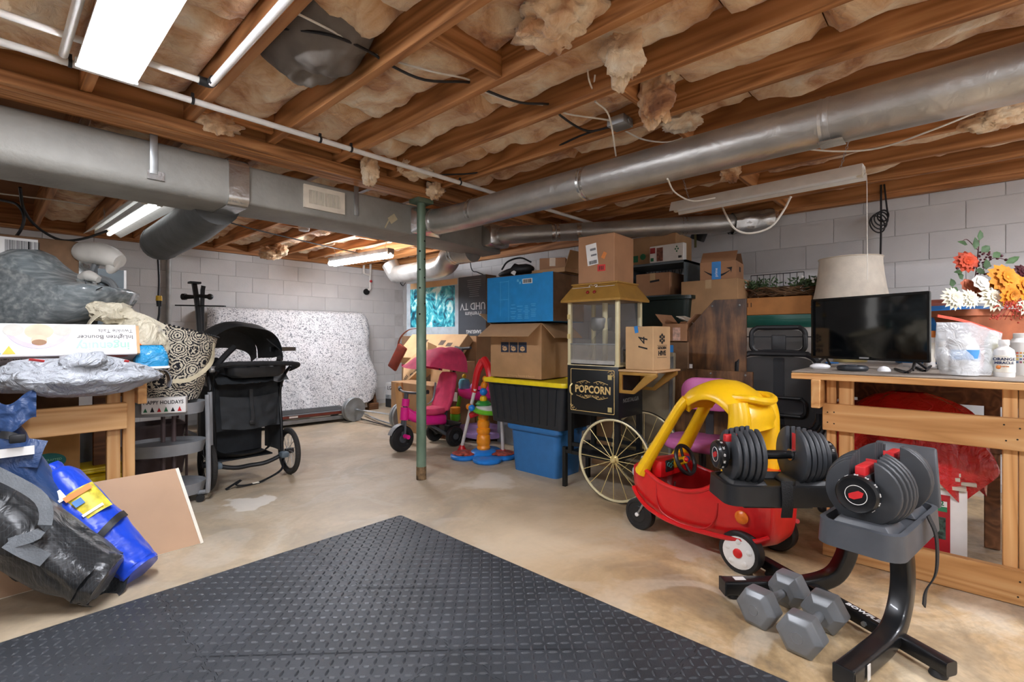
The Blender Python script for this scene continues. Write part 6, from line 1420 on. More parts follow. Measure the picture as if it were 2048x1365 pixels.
def cover(u, v):
    # v 0 = floor, 1 = top edge; leaning towards the wall with drape folds
    y = Ym - .14 + .30 * v; x = xl + (xr - xl) * u; z = .10 + (zt - .10) * v
    ed = min(u, 1 - u)
    f = .018 * math.sin(u * 46 + 3 * math.sin(v * 3)) * (1 - v) ** 1.2 + .03 * noise.noise(Vector((u * 9, v * 3, 2)))
    if ed < .06: y += .07 * (1 - ed / .06) ** 2; x += (.03 if u > .5 else -.03) * math.sin(PI * v) * 1.3
    x += .08 * math.sin(PI * min(1, v * 1.15)) * (u - .5) * 2 * .5 + (.05 * math.sin(v * 9) if u > .95 else 0)
    if v > .93: y += .16 * ((v - .93) / .07) ** 2; z = .10 + (zt - .10) * (.93 + .07 * math.sin((v - .93) / .07 * PI / 2))
    if u > .75: z += .25 * (u - .75) * (1 - v)
    return (x, y + f, z + .02 * noise.noise(Vector((u * 6, 0, 5))) * (1 - v))
M().grid(cover, 110, 40).build('floral_sheet', SHEET, mb, smooth=80)
b = M(); b.loft([[((xl + .06), y, z) for y, z in ((Ym - .04, .04), (Ym + .1, .02), (Ym + .33, zt - .10), (Ym + .22, zt - .10))], [((xr - .06), y, z) for y, z in ((Ym - .04, .04), (Ym + .1, .02), (Ym + .33, zt - .10), (Ym + .22, zt - .10))]]); b.build('mattress_core', mat('mattress ticking', 'c4c2be', .8), mb)
sp_ = T('wooden_prop', 'brown wooden prop board under the right end of the covered mattress', 'board', (*at(745, 810, Y=Ym + .05).xy, 0), .0); M().box((0, 0, .30), (.05, .20, .60), rotm(-.25, 0, 0)).build('upright', DKW, sp_, bev=.003); M().box((-.06, -.05, .05), (.16, .18, .1)).build('foot_block', DKW, sp_, bev=.003)
# treadmill
tm = T('treadmill', 'flat grey treadmill deck with red brown side rail on the floor', 'treadmill', (0, 0, 0))
tA, tB = Vector((1.62, 5.30, 0)), Vector((3.12, 5.78, 0))
tA = Vector((1.62, 5.98, 0)); tB = Vector((3.25, 5.83, 0))
d = (tB - tA).normalized(); ang = math.atan2(d.y, d.x); Lt = (tB - tA).length
tm.location = (tA.x, tA.y, 0); tm.rotation_euler = (0, 0, ang)
GD = mat('treadmill grey plastic', '55585c', .5, var=.05)
M().box((Lt / 2, .24, .13), (Lt, .44, .03)).build('deck', GD, tm, bev=.006); M().box((Lt / 2, .24, .147), (Lt - .12, .34, .008)).build('running_belt', mat('running belt', '2a2b2d', .7), tm)
M().box((Lt / 2, .03, .125), (Lt, .05, .05)).build('near_side_rail', GD, tm, bev=.01); M().box((Lt * .6, .003, .125), (Lt * .75, .006, .03)).build('brown_trim', mat('brown red trim', '6e2f22', .4), tm); M().box((Lt / 2, .45, .125), (Lt, .05, .05)).build('far_side_rail', GD, tm, bev=.01)
M().box((Lt / 2, .03, .06), (Lt * .96, .04, .05)).build('base_frame', mat('grey frame steel', '8c8e90', .5, .4), tm, bev=.004); M().box((Lt / 2, .43, .06), (Lt * .96, .04, .05)).build('base_frame', mat('grey frame steel', '', .5), tm, bev=.004)
for y in (.03, .45): M().cyl((Lt - .06, y - .03, .05), (Lt - .06, y + .03, .05), .05, n=16).build('transport_wheel', BLK, tm); M().box((.06, y, .03), (.08, .05, .06)).build('foot', BLK, tm)
M().box((Lt - .01, .24, .11), (.08, .5, .08)).build('end_cap', BLK, tm, bev=.02)
M().box((Lt * .55, .0, .125), (.10, .004, .02)).build('white_decal', WPL, tm); M().box((Lt * .32, .0, .085), (.14, .01, .02)).build('red_clip', REDP, tm)
# barbell
bA, bB = at(705, 832, D=6.3), at(800, 842, D=5.75)
bb_ = T('barbell', 'barbell with grey iron plates on the floor before the covered mattress', 'barbell', (0, 0, 0)); IRON = mat('grey iron plate', '8f9496', .5, .3, var=.06)
bA.z = bB.z = .155; dd = (bB - bA).normalized()
M().tube([bA - dd * .1, bB + dd * .1], .013, n=10, res=1).build('bar', CHR, bb_)
for p in (bA, bB):
    for k in range(2): M().lathe([(.02, 0), (.15, .002), (.155, .008), (.155, .03), (.15, .036), (.12, .03), (.06, .03), (.05, .036), (.02, .036)], 36, frame(p + dd * (.045 * k - .02), p + dd)).build('weight_plate', IRON, bb_)
bb2 = T('curl_bar', 'second chrome bar lying on the floor beside the barbell', 'bar', (0, 0, 0))
M().tube([at(728, 828, z=.03), at(760, 842, z=.03), at(795, 852, z=.03)], .014, n=8, res=3).build('bar', CHR, bb2); M().tube([at(722, 838, z=.02), at(795, 858, z=.02)], .008, n=8, res=1).build('thin_bar', SATIN, bb2)
# weight bench upright by the wall
wr_ = T('weight_rack', 'black steel weight bench upright with bar rests before the back wall', 'rack', (0, 0, 0))
DR = 5.1
def R_(x, y, D=DR): return at(x, y, D=D)
b = M(); sqr = rrect(1.6, 1.6, .2, 1)
b.tube([R_(388, 565), R_(396, 620), R_(400, 700), Vector((*R_(400, 700).xy, .02))], .028, n=8, res=2, sq=sqr); b.build('upright', SATIN, wr_)
b = M(); b.tube([R_(407, 572, 5.3), R_(404, 615, 5.3), Vector((*R_(404, 615, 5.3).xy, .02))], .024, n=8, res=2, sq=sqr); b.build('upright', SATIN, wr_)
b = M(); b.tube([R_(352, 611), R_(450, 613)], .018, n=8, res=1, sq=rrect(2, .7, .1, 1)); b.build('cross_bar', SATIN, wr_)
b = M(); b.tube([R_(366, 594), R_(395, 594)], [.028, .016], n=10, res=1); b.tube([R_(395, 592), R_(418, 594)], [.018, .022], n=10, res=1); b.build('bar_rest', SATIN, wr_)
M().ball(tuple(R_(420, 594)), .032).build('rest_knob', BLK, wr_); M().cyl(R_(365, 594), R_(372, 594), .034, n=14).build('rest_collar', BLK, wr_)
M().box(tuple(R_(389, 566)), (.10, .10, .02)).build('top_cap', BLK, wr_)
q = R_(400, 700); M().box((q.x, q.y + .1, .02), (.06, .9, .04)).build('floor_foot', SATIN, wr_)

# ================================================================== stroller
SF = mat('black stroller fabric', '202326', .7, var=.12, scale=8, bump=.35, bscale=14); SF2 = mat('charcoal stroller fabric', '3a3d41', .75, var=.08); GRYF = mat('grey stroller panel', '6f7276', .7); PED = mat('slate plastic', '5d6a73', .5)
sR = Vector((1.648, 3.95, 0)); sL = Vector((1.073, 3.94, 0)); sm_ = (sL + sR) / 2
sg = T('stroller', 'black jogging stroller with spoked wheels seen from behind', 'stroller', (sm_.x, sm_.y, 0), 0.)
TR = .575; RWs = .185
def swheel(x, y, R):
    wm = face_m((x, y, R), (0, -1, 0), (0, 0, 1)); s = 1 if x > 0 else -1
    wh = M().ring(R - .02, .02, 40, 10, wm).build('wheel', mat('rubber tyre', '2a2826', .8, bump=.6, bscale=90), sg); M().ring(R - .043, .007, 40, 6, wm).build('rim', BLK, wh)
    b = M()
    for k in range(16): a = 2 * PI * k / 16; b.cyl(wm @ Vector((.015 * math.cos(a + .6), .015 * math.sin(a + .6), .012 * (-1) ** k)), wm @ Vector(((R - .045) * math.cos(a), (R - .045) * math.sin(a), 0)), .0018, n=5)
    b.build('spokes', STEEL, wh); M().cyl(wm @ Vector((0, 0, -.03)), wm @ Vector((0, 0, .03)), .022, n=14).build('hub', BLK, wh)
swheel(-TR / 2, 0, RWs); swheel(TR / 2, 0, RWs); swheel(.03, .80, .15)
b = M(); b.tube([(-TR / 2, 0, RWs), (-.12, -.01, .13), (.0, 0, .125), (.12, -.01, .13), (TR / 2, 0, RWs)], .016, n=10, res=4); b.build('rear_axle', BLK, sg)
for s in (-1, 1):
    M().box((s * .235, -.03, .17), (.06, .07, .045)).build('brake_pedal', PED, sg, bev=.012)
    b = M(); b.tube([(s * .235, .0, .15), (s * .235, .02, .40), (s * .24, .06, .66), (s * .245, -.02, .80), (s * .25, -.1, .86)], .012, n=8); b.build('rear_tube', SATIN, sg)
    b = M(); b.tube([(s * .24, .06, .62), (s * .2, .35, .4), (s * .1, .7, .2), (.03 + s * .03, .8, .125)], .013, n=8); b.build('front_tube', SATIN, sg)
    b = M(); b.tube([(s * .245, .06, .7), (s * .25, .12, .85), (s * .22, .02, .93)], .02, n=8); b.build('recline_hinge', BLK, sg)
# seat back, pocket, basket
def sback(u, v):
    x = (u - .5) * (.46 + .05 * v); y = .03 + .05 * math.sin(PI * u) + .05 * v; z = .40 + .47 * v
    return (x, y + .012 * noise.noise(Vector((u * 6, v * 6, 0))), z)
M().grid(sback, 22, 18).build('seat_back', SF, sg, smooth=80)
def spock(u, v):
    x = (u - .5) * (.38 + .03 * v); y = .015 - .03 * math.sin(PI * u) * (1 - v * .6); z = .42 + .24 * v - .02 * math.sin(PI * u)
    return (x, y + .012 * noise.noise(Vector((u * 7, v * 5, 4))), z)
M().grid(spock, 22, 12).build('rear_pocket', SF, sg, smooth=80)
def sbask(u, v):
    a = PI * u; x = -.21 * math.cos(a) * (1 - .1 * v); y = .12 + .18 * (1 - v) - .14 * math.sin(a) * 1.0; z = .16 + .09 * v - .03 * math.sin(a) * v
    return (x, y + .01 * noise.noise(Vector((u * 8, v * 4, 8))), z)
M().grid(sbask, 24, 8).build('under_basket', SF, sg, smooth=80); M().box((0, .25, .165), (.40, .3, .012)).build('basket_floor', SF, sg, bev=.004)
M().grid(lambda u, v: ((u - .5) * .40, .34 - .02 * v + .01 * noise.noise(Vector((u * 5, v * 5, 3))), .16 + .3 * v), 12, 10).build('basket_front', SF2, sg, smooth=80)
for s in (-1, 1): M().grid(lambda u, v: (s * (.235 + .02 * math.sin(PI * u)), .02 + .34 * u, .18 + (.45 + .1 * v) * v), 10, 10).build('side_panel', SF2, sg, smooth=80)
M().strap([(.0, -.01, .70), (.0, -.02, .6), (.005, -.03, .5), (.0, -.035, .45)], .024, (1, 0, 0), .004).build('recline_strap', BNY, sg); M().box((0, -.035, .455), (.04, .012, .03)).build('strap_buckle', BLK, sg, bev=.004)
# parent tray and handle
b = M(); b.loft([[(x, y - .1, z) for x, y in rrect(.40 * k, .17 * k, .06, 5)] for k, z in ((.8, .80), (.95, .82), (1.0, .86), (1.0, .875), (.9, .872), (.85, .845))]); b.build('parent_tray', BLK, sg, smooth=40)
for x in (-.02, .17): M().lathe([(.04, 0), (.045, .075), (.04, .075), (.036, .01)], 20, rotm(loc=(x - .0, -.11, .83))).build('cup_holder', BLK, sg)
GRIP = mat('black foam grip', '17181a', .75, bump=.4, bscale=120)
b = M(); b.tube([(-.25, -.04, .86), (-.22, -.16, .90), (-.10, -.22, .905), (.10, -.22, .90), (.24, -.2, .89), (.30, -.13, .875), (.27, -.05, .84)], .018, n=10); b.build('handlebar', GRIP, sg)
b = M(); b.tube([(-.26, -.03, .86), (-.18, .0, .95), (-.1, .04, 1.02)], .021, n=10); b.build('handle_grip', GRIP, sg)
M().cyl((-.285, -.05, .865), (-.25, -.05, .865), .024, n=16).build('pivot_ring', mat('silver ring', 'b8babc', .3, .6), sg)
def apron(u, v): x = (u - .5) * .50; return (x, -.09 - .07 * math.sin(PI * u) * (1 - v) + .1 * v, .76 + .07 * v + .02 * noise.noise(Vector((u * 8, v * 3, 1))))
M().grid(apron, 20, 6).build('tray_skirt', SF, sg, smooth=80)
M().box((.05, .07, .775), (.09, .004, .07)).build('care_label', CARDL, sg)
# raised canopy
def can(u, v):
    a = -.35 + 2.05 * v; x = (u - .5) * .44; R_ = .44; return (x + .0, .30 - R_ * math.sin(a) * .55 - .02, .86 + R_ * math.cos(a) * .0 + .0)
arcs = [[(-.24, .02, .86), (-.25, .12, 1.05), (-.2, .22, 1.13), (.0, .26, 1.15), (.2, .22, 1.13), (.25, .12, 1.05), (.24, .02, .86)]]
def canopy(u, v):
    a = PI * u; hw = .26; y = .06 + .52 * v; zc = 1.06 + .16 * math.sin(PI * (.25 + .6 * v)); z0 = .93 - .02 * v
    return (-hw * math.cos(a), y + .03 * math.sin(a), z0 + (zc - z0) * (math.sin(a) ** .6) + .01 * noise.noise(Vector((u * 6, v * 6, 6))))
M().grid(canopy, 28, 14).build('canopy', SF, sg, smooth=80)
def visor(u, v): a = PI * u; return (-.25 * math.cos(a), .58 + .14 * v, .915 + (1.15 - .10 * v - .915) * math.sin(a) ** .6 - .05 * v)
M().grid(visor, 24, 6).build('canopy_visor', SF2, sg, smooth=80)
for s in (-1, 1): M().strap([(s * .25, .06, .90), (s * .255, .10, .98), (s * .2, .2, 1.07)], .05, (0, 1, .3), .006).build('canopy_hinge_arm', BLK, sg)
M().strap([(.2, .15, .995), (.4, .35, .99), (.55, .5, .985)], .035, (0, 0, 1), .012).build('child_tray_bar', BLK, sg)
M().strap([(TR / 2 - .05, .0, .13), (.2, -.06, .06), (.05, -.09, .012), (-.06, -.1, .008), (-.14, -.12, .03), (-.1, -.09, .05), (-.2, -.1, .008)], .022, (0, 1, .2), .004).build('tether_strap', BNY, sg); M().box((.0, -.1, .013), (.045, .026, .004)).build('tether_tag', PAPER, sg)

# ================================================================== pink tricycle
PKF = mat('pink trike fabric', 'd8416a', .75, var=.06, bump=.3, bscale=14); PKP = mat('magenta toy plastic', 'e0218a', .35, var=.03); GPL = mat('grey toy frame', '4a4d52', .4)
fw_ = Vector((2.683, 3.889, 0)); bw_ = Vector((3.10, 3.64, 0)); 
hd_ = (fw_ - bw_).normalized()
tk = T('tricycle', 'pink covered child tricycle with push handle behind the green post', 'tricycle', (3.19, 3.885, 0), math.radians(177))
# local x forward, y left
def twheel(x, y, R, wd):
    m_ = face_m((x, y - wd / 2, R), (-1, 0, 0), (0, 0, 1))
    wh = M().lathe([(R * .5, 0), (R * .92, 0), (R, wd * .25), (R, wd * .75), (R * .92, wd), (R * .6, wd), (R * .55, wd * .8), (.004, wd * .8)], 28, m_).build('wheel', TIRE, tk); M().cyl(m_ @ Vector((0, 0, -.004)), m_ @ Vector((0, 0, wd + .004)), R * .3, n=14).build('wheel_hub', GPL, wh)
twheel(.50, 0, .125, .05); twheel(0, .17, .10, .05); twheel(0, -.17, .10, .05)
b = M(); b.tube([(0, -.17, .10), (0, .17, .10)], .012, n=8, res=1); b.tube([(.02, -.1, .10), (.2, -.03, .22), (.42, 0, .30)], .016, n=8); b.tube([(.02, .1, .10), (.2, .03, .22), (.42, 0, .30)], .016, n=8); b.build('frame', GPL, tk)
b = M(); b.loft([[(x, y * k, z + .0) for y, z in rrect(.16, .11, .04, 4, 0, zc)] for x, k, zc in ((.04, 1.1, .26), (.10, 1.5, .27), (.25, 1.25, .28), (.40, .9, .33), (.45, .6, .37))]); b.build('body_shell', PKP, tk, smooth=50)
b = M(); b.tube([(.50, 0, .13), (.485, 0, .28), (.465, 0, .42), (.45, 0, .55)], .022, n=10); b.build('steering_column', GPL, tk); M().tube([(.475, 0, .30), (.465, 0, .42)], .04, n=14, res=1).build('head_sleeve', PKP, tk); M().tube([(.463, 0, .43), (.455, 0, .50)], .036, n=14, res=1).build('head_sleeve', PKP, tk)
b = M()
for s in (-1, 1): b.tube([(.50, s * .045, .125), (.49, s * .045, .22), (.475, s * .02, .29)], .012, n=8)
b.build('fork', GPL, tk); M().ring(.145, .016, 20, 8, face_m((.50, 0, .125), (1, 0, 0), (0, 0, 1)) ) if False else None
def fend(u, v): a = .35 + 2.0 * u; return (.50 + .14 * math.cos(a), (v - .5) * .07, .125 + .14 * math.sin(a))
M().grid(fend, 14, 4).build('fender', mat('grey fender', '8b8d90', .4), tk, smooth=80)
for s in (-1, 1): M().cyl((.50, s * .05, .125 + s * .03), (.50, s * .12, .125 + s * .03), .02, n=10).build('pedal', PKP if s > 0 else BLK, tk)
b = M(); b.tube([(.40, -.19, .57), (.43, -.1, .56), (.45, 0, .56), (.43, .1, .56), (.40, .19, .57)], .012, n=8); b.build('handlebar', GPL, tk)
for s in (-1, 1): M().tube([(.40, s * .19, .57), (.37, s * .25, .58)], .02, n=10, res=1).build('hand_grip', BLK, tk)
b = M(); b.loft([[(x, y, z) for y, z in rrect(w_, .06, .025, 4, 0, zc)] for x, w_, zc in ((.28, .2, .36), (.2, .25, .355), (.08, .25, .36), (.05, .2, .37))]); b.build('seat_pad', PKF, tk, smooth=60)
b = M(); b.loft([[(x + o, y, z) for y, o in rrect(w_, .06, .025, 4)] for x, w_, z in ((.06, .27, .36), (.02, .29, .45), (-.02, .28, .58), (-.05, .25, .70), (-.055, .18, .73))]); b.build('backrest_pad', PKF, tk, smooth=60)
M().strap([(.02, -.125, .62), (.05, -.13, .45), (.12, -.13, .40)], .03, (0, 1, .3), .006).build('harness_strap', GRYF, tk)
def sun(u, v):
    a = PI * u; hw = .215; x = -.13 + .50 * v; zc = .985 - .42 * max(0, v - .3) ** 2; z0 = .73 + .09 * v
    fold = .005 * math.sin(v * 26) * math.sin(a)
    return (x + .02 * math.sin(a), -hw * math.cos(a), z0 + (zc - z0) * math.sin(a) ** .55 + fold)
M().grid(sun, 26, 18).build('sun_canopy', PKF, tk, smooth=80)
b = M(); b.tube([(-.08, -.2, .74), (-.10, -.16, .9), (-.10, 0, .97), (-.10, .16, .9), (-.08, .2, .74)], .008, n=6); b.build('canopy_hoop', GPL, tk)
b = M(); b.tube([(0, 0, .12), (-.04, 0, .45), (-.13, 0, .75), (-.24, 0, .97)], .017, n=8); b.tube([(-.24, -.13, .98), (-.24, 0, .97), (-.24, .13, .98)], .015, n=8); b.build('push_handle', GPL, tk)
b = M(); b.loft([[(x, y, z) for x, y in rrect(.2 * k, .28 * k, .05, 4, -.03, 0)] for k, z in ((.8, .12), (1, .2), (1.04, .205), (1.04, .215), (.95, .215), (.8, .14))]); b.build('rear_bin', BLK, tk, smooth=40)

# ================================================================== activity walker, easel stand, scooters
ORT = mat('orange toy plastic', 'f0921c', .35); LIM = mat('lime toy plastic', '6cbf2a', .35); BLT = mat('blue toy plastic bright', '1e7fd8', .35); PUR = mat('lilac toy plastic', 'b79ad6', .45); 
ac = T('activity_toy', 'orange column activity toy on a blue three-lobed base', 'toy', (*at(967, 915, z=0).xy, 0), 0)
lob = M(); 
for k, a in enumerate((.6, 2.5, 4.15, 5.3)):
    lob.loft([[(.17 * math.cos(a) + x * .13, .17 * math.sin(a) + y * .13, z) for x, y in [(math.cos(2 * PI * i / 20) * s, math.sin(2 * PI * i / 20) * s) for i in range(20)]] for s, z in ((.92, 0), (1, .012), (1, .03), (.85, .042))])
lob.loft([[(x, y, z) for x, y in [(math.cos(2 * PI * i / 20) * s, math.sin(2 * PI * i / 20) * s) for i in range(20)]] for s, z in ((.13, 0), (.14, .03), (.11, .06), (.08, .075))]); lob.build('lobed_base', BLT, ac, smooth=40)
pd = M(); a = 5.3; pd.lathe([(.11, .042), (.115, .048), (.1, .054), (.003, .056)], 24, rotm(loc=(.17 * math.cos(a), .17 * math.sin(a), 0))); pd.build('picture_pad', mat('colourful pad', 'a8483a', .4, var=.4, scale=30), ac)
pd = M(); a = 2.5; pd.lathe([(.11, .042), (.115, .048), (.1, .054), (.003, .056)], 24, rotm(loc=(.17 * math.cos(a), .17 * math.sin(a), 0))); pd.build('picture_pad', mat('colourful pad', '', .4), ac)
M().lathe([(.055, .07), (.062, .09), (.055, .11), (.064, .14), (.058, .2), (.05, .21), (.062, .23), (.062, .26), (.05, .27), (.058, .29), (.056, .33), (.044, .34), (.05, .36), (.045, .40), (.03, .41)], 24).build('orange_column', ORT, ac)
M().lathe([(.05, .405), (.13, .42), (.14, .435), (.12, .45), (.05, .455)], 28, rotm(.12, 0, 0)).build('lime_disc', LIM, ac); M().lathe([(.1, .452), (.105, .46), (.06, .475), (.02, .478)], 24, rotm(.12, 0, 0)).build('white_disc', WPL, ac)
M().lathe([(.07, .475), (.075, .485), (.05, .51), (.03, .515)], 20).build('green_ring', mat('green toy plastic', '2f8f3a', .4), ac); M().lathe([(.03, .51), (.036, .53), (.03, .55), (.012, .56)], 18).build('yellow_knob', YEL, ac)
M().ball((.0, 0, .595), .036).build('blue_ball', BLT, ac); M().ball((.01, 0, .655), (.03, .03, .036)).build('orange_ball', ORT, ac); M().ball((.02, .0, .71), (.025, .025, .03)).build('orange_top', ORT, ac)
for k, (a, m_) in enumerate(((2.4, ORT), (3.0, BLT), (5.5, LIM))): M().ball((.13 * math.cos(a), .13 * math.sin(a), .46), .03).build('spinner_ball', m_, ac)
# red and white frame standing behind
ea = T('baby_swing_set', 'red and white tubular frame with splayed legs beside the black tote', 'swing', (0, 0, 0))
RT_ = mat('red toy tube', 'cf1d24', .35)
def frl(a, bb_, m_, r, n_): M().tube([a, bb_], r, n=10, res=1).build(n_, m_, ea)
f1 = at(924, 899, z=.02); f2 = at(1006, 908, z=.02); top1 = at(975, 735, D=4.35)
frl(f1 + Vector((0, 0, .03)), at(950, 778, D=4.45), WPL, .016, 'white_leg'); frl(f2 + Vector((0, 0, .03)), at(1002, 790, D=4.2), WPL, .016, 'white_leg')
for f in (f1, f2): M().lathe([(.045, 0), (.045, .012), (.02, .06), (.018, .06)], 16, rotm(loc=(f.x, f.y, 0))).build('red_foot', RT_, ea)
M().tube([at(948, 785, D=4.47), at(955, 745, D=4.47), at(966, 722, D=4.47)], [.03, .034, .04], n=10).build('red_side_arm', RT_, ea); M().tube([at(985, 790, D=4.3), at(978, 740, D=4.38), at(968, 720, D=4.47)], [.03, .036, .04], n=10).build('red_side_arm', RT_, ea)
M().tube([at(940, 832, D=4.47), at(960, 826, D=4.45), at(985, 822, D=4.4)], .025, n=10).build('red_crossbar', RT_, ea)
# pink walker behind
wk_ = T('baby_walker', 'magenta baby walker tray with toys on a lilac base behind the tricycle', 'walker', (3.7, 3.86, 0), RW)
b = M(); b.loft([[(x, y, z) for x, y in rrect(.55 * k, .42 * k, .18, 6)] for k, z in ((.8, .42), (.97, .45), (1, .5), (1, .525), (.92, .52), (.7, .5))]); b.build('tray', PKP, wk_, smooth=50)
b = M(); b.loft([[(x, y, z) for x, y in rrect(.68 * k, .58 * k, .22, 6)] for k, z in ((1, .04), (1.02, .06), (1, .09), (.85, .1), (.8, .09))]); b.build('base_ring', PUR, wk_, smooth=50)
for sx in (-1, 1):
    for sy in (-1, 1): M().tube([(sx * .26, sy * .2, .09), (sx * .2, sy * .14, .44)], .02, n=8, res=1).build('strut', LIM, wk_); M().ball((sx * .3, sy * .22, .03), .03, 10, 7).build('caster', BLK, wk_)
M().lathe([(.06, 0), (.065, .06), (.05, .1), (.02, .11)], 18, rotm(loc=(-.16, -.12, .525))).build('bubble_toy', mat('aqua toy plastic', '6cb8c8', .3), wk_); M().ball((-.16, -.12, .66), .025).build('toy_head', YEL, wk_); M().ball((.02, -.14, .56), .04).build('flower_toy', PUR, wk_); M().ball((.15, -.12, .57), .035).build('orange_toy', ORT, wk_); M().box((-.22, -.225, .44), (.13, .004, .1)).build('warning_label', WPL, wk_)
for (x, y, z, m_, n_) in ((-.1, -.3, .24, LIM, 'lime_block'), (-.1, -.3, .31, ORT, 'orange_block')): M().lathe([(.05, -.035), (.055, -.02), (.055, .03), (.045, .035)], 18, rotm(loc=(x, y, z))).build(n_, m_, wk_)
M().tube([(-.1, -.3, .09), (-.1, -.3, .22)], .03, n=10, res=1).build('lime_stem', LIM, wk_)
# ================================================================== left-hand workbench and what lies on it
LY = 3.11; LXR = .628
lbn = T('workbench', 'pine workbench on the left under the girder, loaded with bags and boxes', 'workbench', (0, LY, 0))
plank('worktop', LAM, (-.42, .34, BZ - .004), (2.08, .72, .008), lbn); plank('worktop_core', PINE_X, (-.42, .35, BZ - .022), (2.06, .70, .026), lbn); plank('front_edging', PINE_X, (-.42, -.015, BZ - .024), (2.08, .022, .03), lbn)
plank('rail', PINE_X, (-.43, .019, .697), (1.84, .038, .132), lbn); plank('bottom_rail', PINE_X, (-.43, .019, .073), (1.84, .038, .14), lbn)
xa_ = at(275, 900, Y=LY).x
for x, wd in ((xa_ - .028, .05), (xa_ - .09, .055)): plank('leg', PINE_Z, (x, .06, .45), (wd, .04, .89), lbn)
plank('side_rail', PINE_Y, (at(272, 780, Y=LY - .0).x + .02, .33, .825), (.038, .74, .14), lbn)
for x in (-.5, -1.2): plank('leg', PINE_Z, (x, .06, .45), (.09, .04, .89), lbn)
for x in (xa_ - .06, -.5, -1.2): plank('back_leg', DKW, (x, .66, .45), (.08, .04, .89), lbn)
# long white carton tilted on the bench
WC = mat('white gloss carton', 'e9e8e6', .45, var=.02); LILAC = mat('pale lilac side print', 'a9a0a6', .5, var=.05)
xw1 = at(275, 680, Y=3.18).x; Lw = 1.5
wc = T('bouncer_carton', 'long white baby bouncer carton with upside-down print on the left bench', 'box', (xw1 - Lw / 2, 3.18, 1.008), 0); wc.rotation_euler = (-.27, 0, 0)
wc['dim'] = (Lw, .30, .158)
M().box((0, .15, .079), (Lw, .30, .158)).build('carton', WC, wc, bev=.003, seg=1, smooth=0); M().box((0, .15, -.001), (Lw - .004, .296, .002)).build('lower_face', LILAC, wc, smooth=0)
M().box((Lw / 2 + .006, .15, .079), (.012, .30, .15)).build('end_flap', CARDL, wc, smooth=0)
def WF(u, v): return face_m((u, -.0012, v), (1, 0, 0), (0, 0, 1))
MINT = mat('mint lettering', '9fdcb6', .5); DKT = mat('dark lettering', '55504f', .6); SKIN = mat('skin tone print', 'e3b99e', .6); GRYP = mat('soft grey print', 'bcb9b0', .6); LILP = mat('lilac print', 'c3b6cf', .6)
ue = Lw / 2
text('ingenuity', .058, MINT, wc, WF(ue - .135, .045) @ ROT180, bold=.0012); text('InLighten Bouncer', .03, DKT, wc, WF(ue - .125, .092) @ ROT180, bold=.0003); text('Twinkle Tails', .026, DKT, wc, WF(ue - .085, .125) @ ROT180)
# printed baby in its seat, upside down
uc_ = ue - .37
def disc(cx, cy, rx, ry, m_, n_, o=.0006, a0=0, a1=2 * PI):
    P = [(cx + rx * math.cos(a0 + (a1 - a0) * i / 23), cy + ry * math.sin(a0 + (a1 - a0) * i / 23)) for i in range(24)]
    return M().prism(P, o, WF(uc_, 0)).build(n_, m_, wc, smooth=0)
disc(0, .14, .115, .105, LILP, 'printed_seat', .0006, PI, 2 * PI); disc(0, .142, .1, .085, WC, 'printed_pad', .0010, PI, 2 * PI); disc(-.085, .125, .035, .03, GRYP, 'printed_arm', .0014); disc(.08, .125, .035, .03, GRYP, 'printed_arm', .0014)
disc(0, .118, .05, .038, SKIN, 'printed_body', .0016); disc(0, .075, .028, .026, SKIN, 'printed_head', .002); disc(0, .065, .026, .014, mat('brown hair print', '9a7558', .7), 'printed_hair', .0024)
for k, (c, u) in enumerate((('d9673c', ue - .56), ('7fa3cc', ue - .515), ('e3bb3e', ue - .47), ('9fb0d2', ue - .61))): M().prism([(-.022, -.018), (.022, -.018), (0, .022)], .0008, WF(u, .028)).build('bunting_triangle', mat('bunting ' + c, c, .6), wc, smooth=0)
text('InLighten Bouncer', .034, DKT, wc, face_m((ue - .5, .05, -.003), (1, 0, 0), (0, 1, 0)) @ Matrix.Rotation(PI, 4, 'Y') @ ROT180 if False else face_m((ue - .55, .05, -.0032), (1, 0, 0), (0, -1, 0)) @ ROT180, bold=.0004)
text('Twinkle Tails', .03, DKT, wc, face_m((ue - .58, .085, -.0032), (1, 0, 0), (0, -1, 0)) @ ROT180)
M().prism([(.045 * math.cos(2 * PI * i / 24), .014 * math.sin(2 * PI * i / 24)) for i in range(24)], .0008, face_m((ue - .08, .03, -.0025), (1, 0, 0), (0, -1, 0))).build('red_oval', mat('maroon oval print', '9c2f2a', .5), wc, smooth=0)
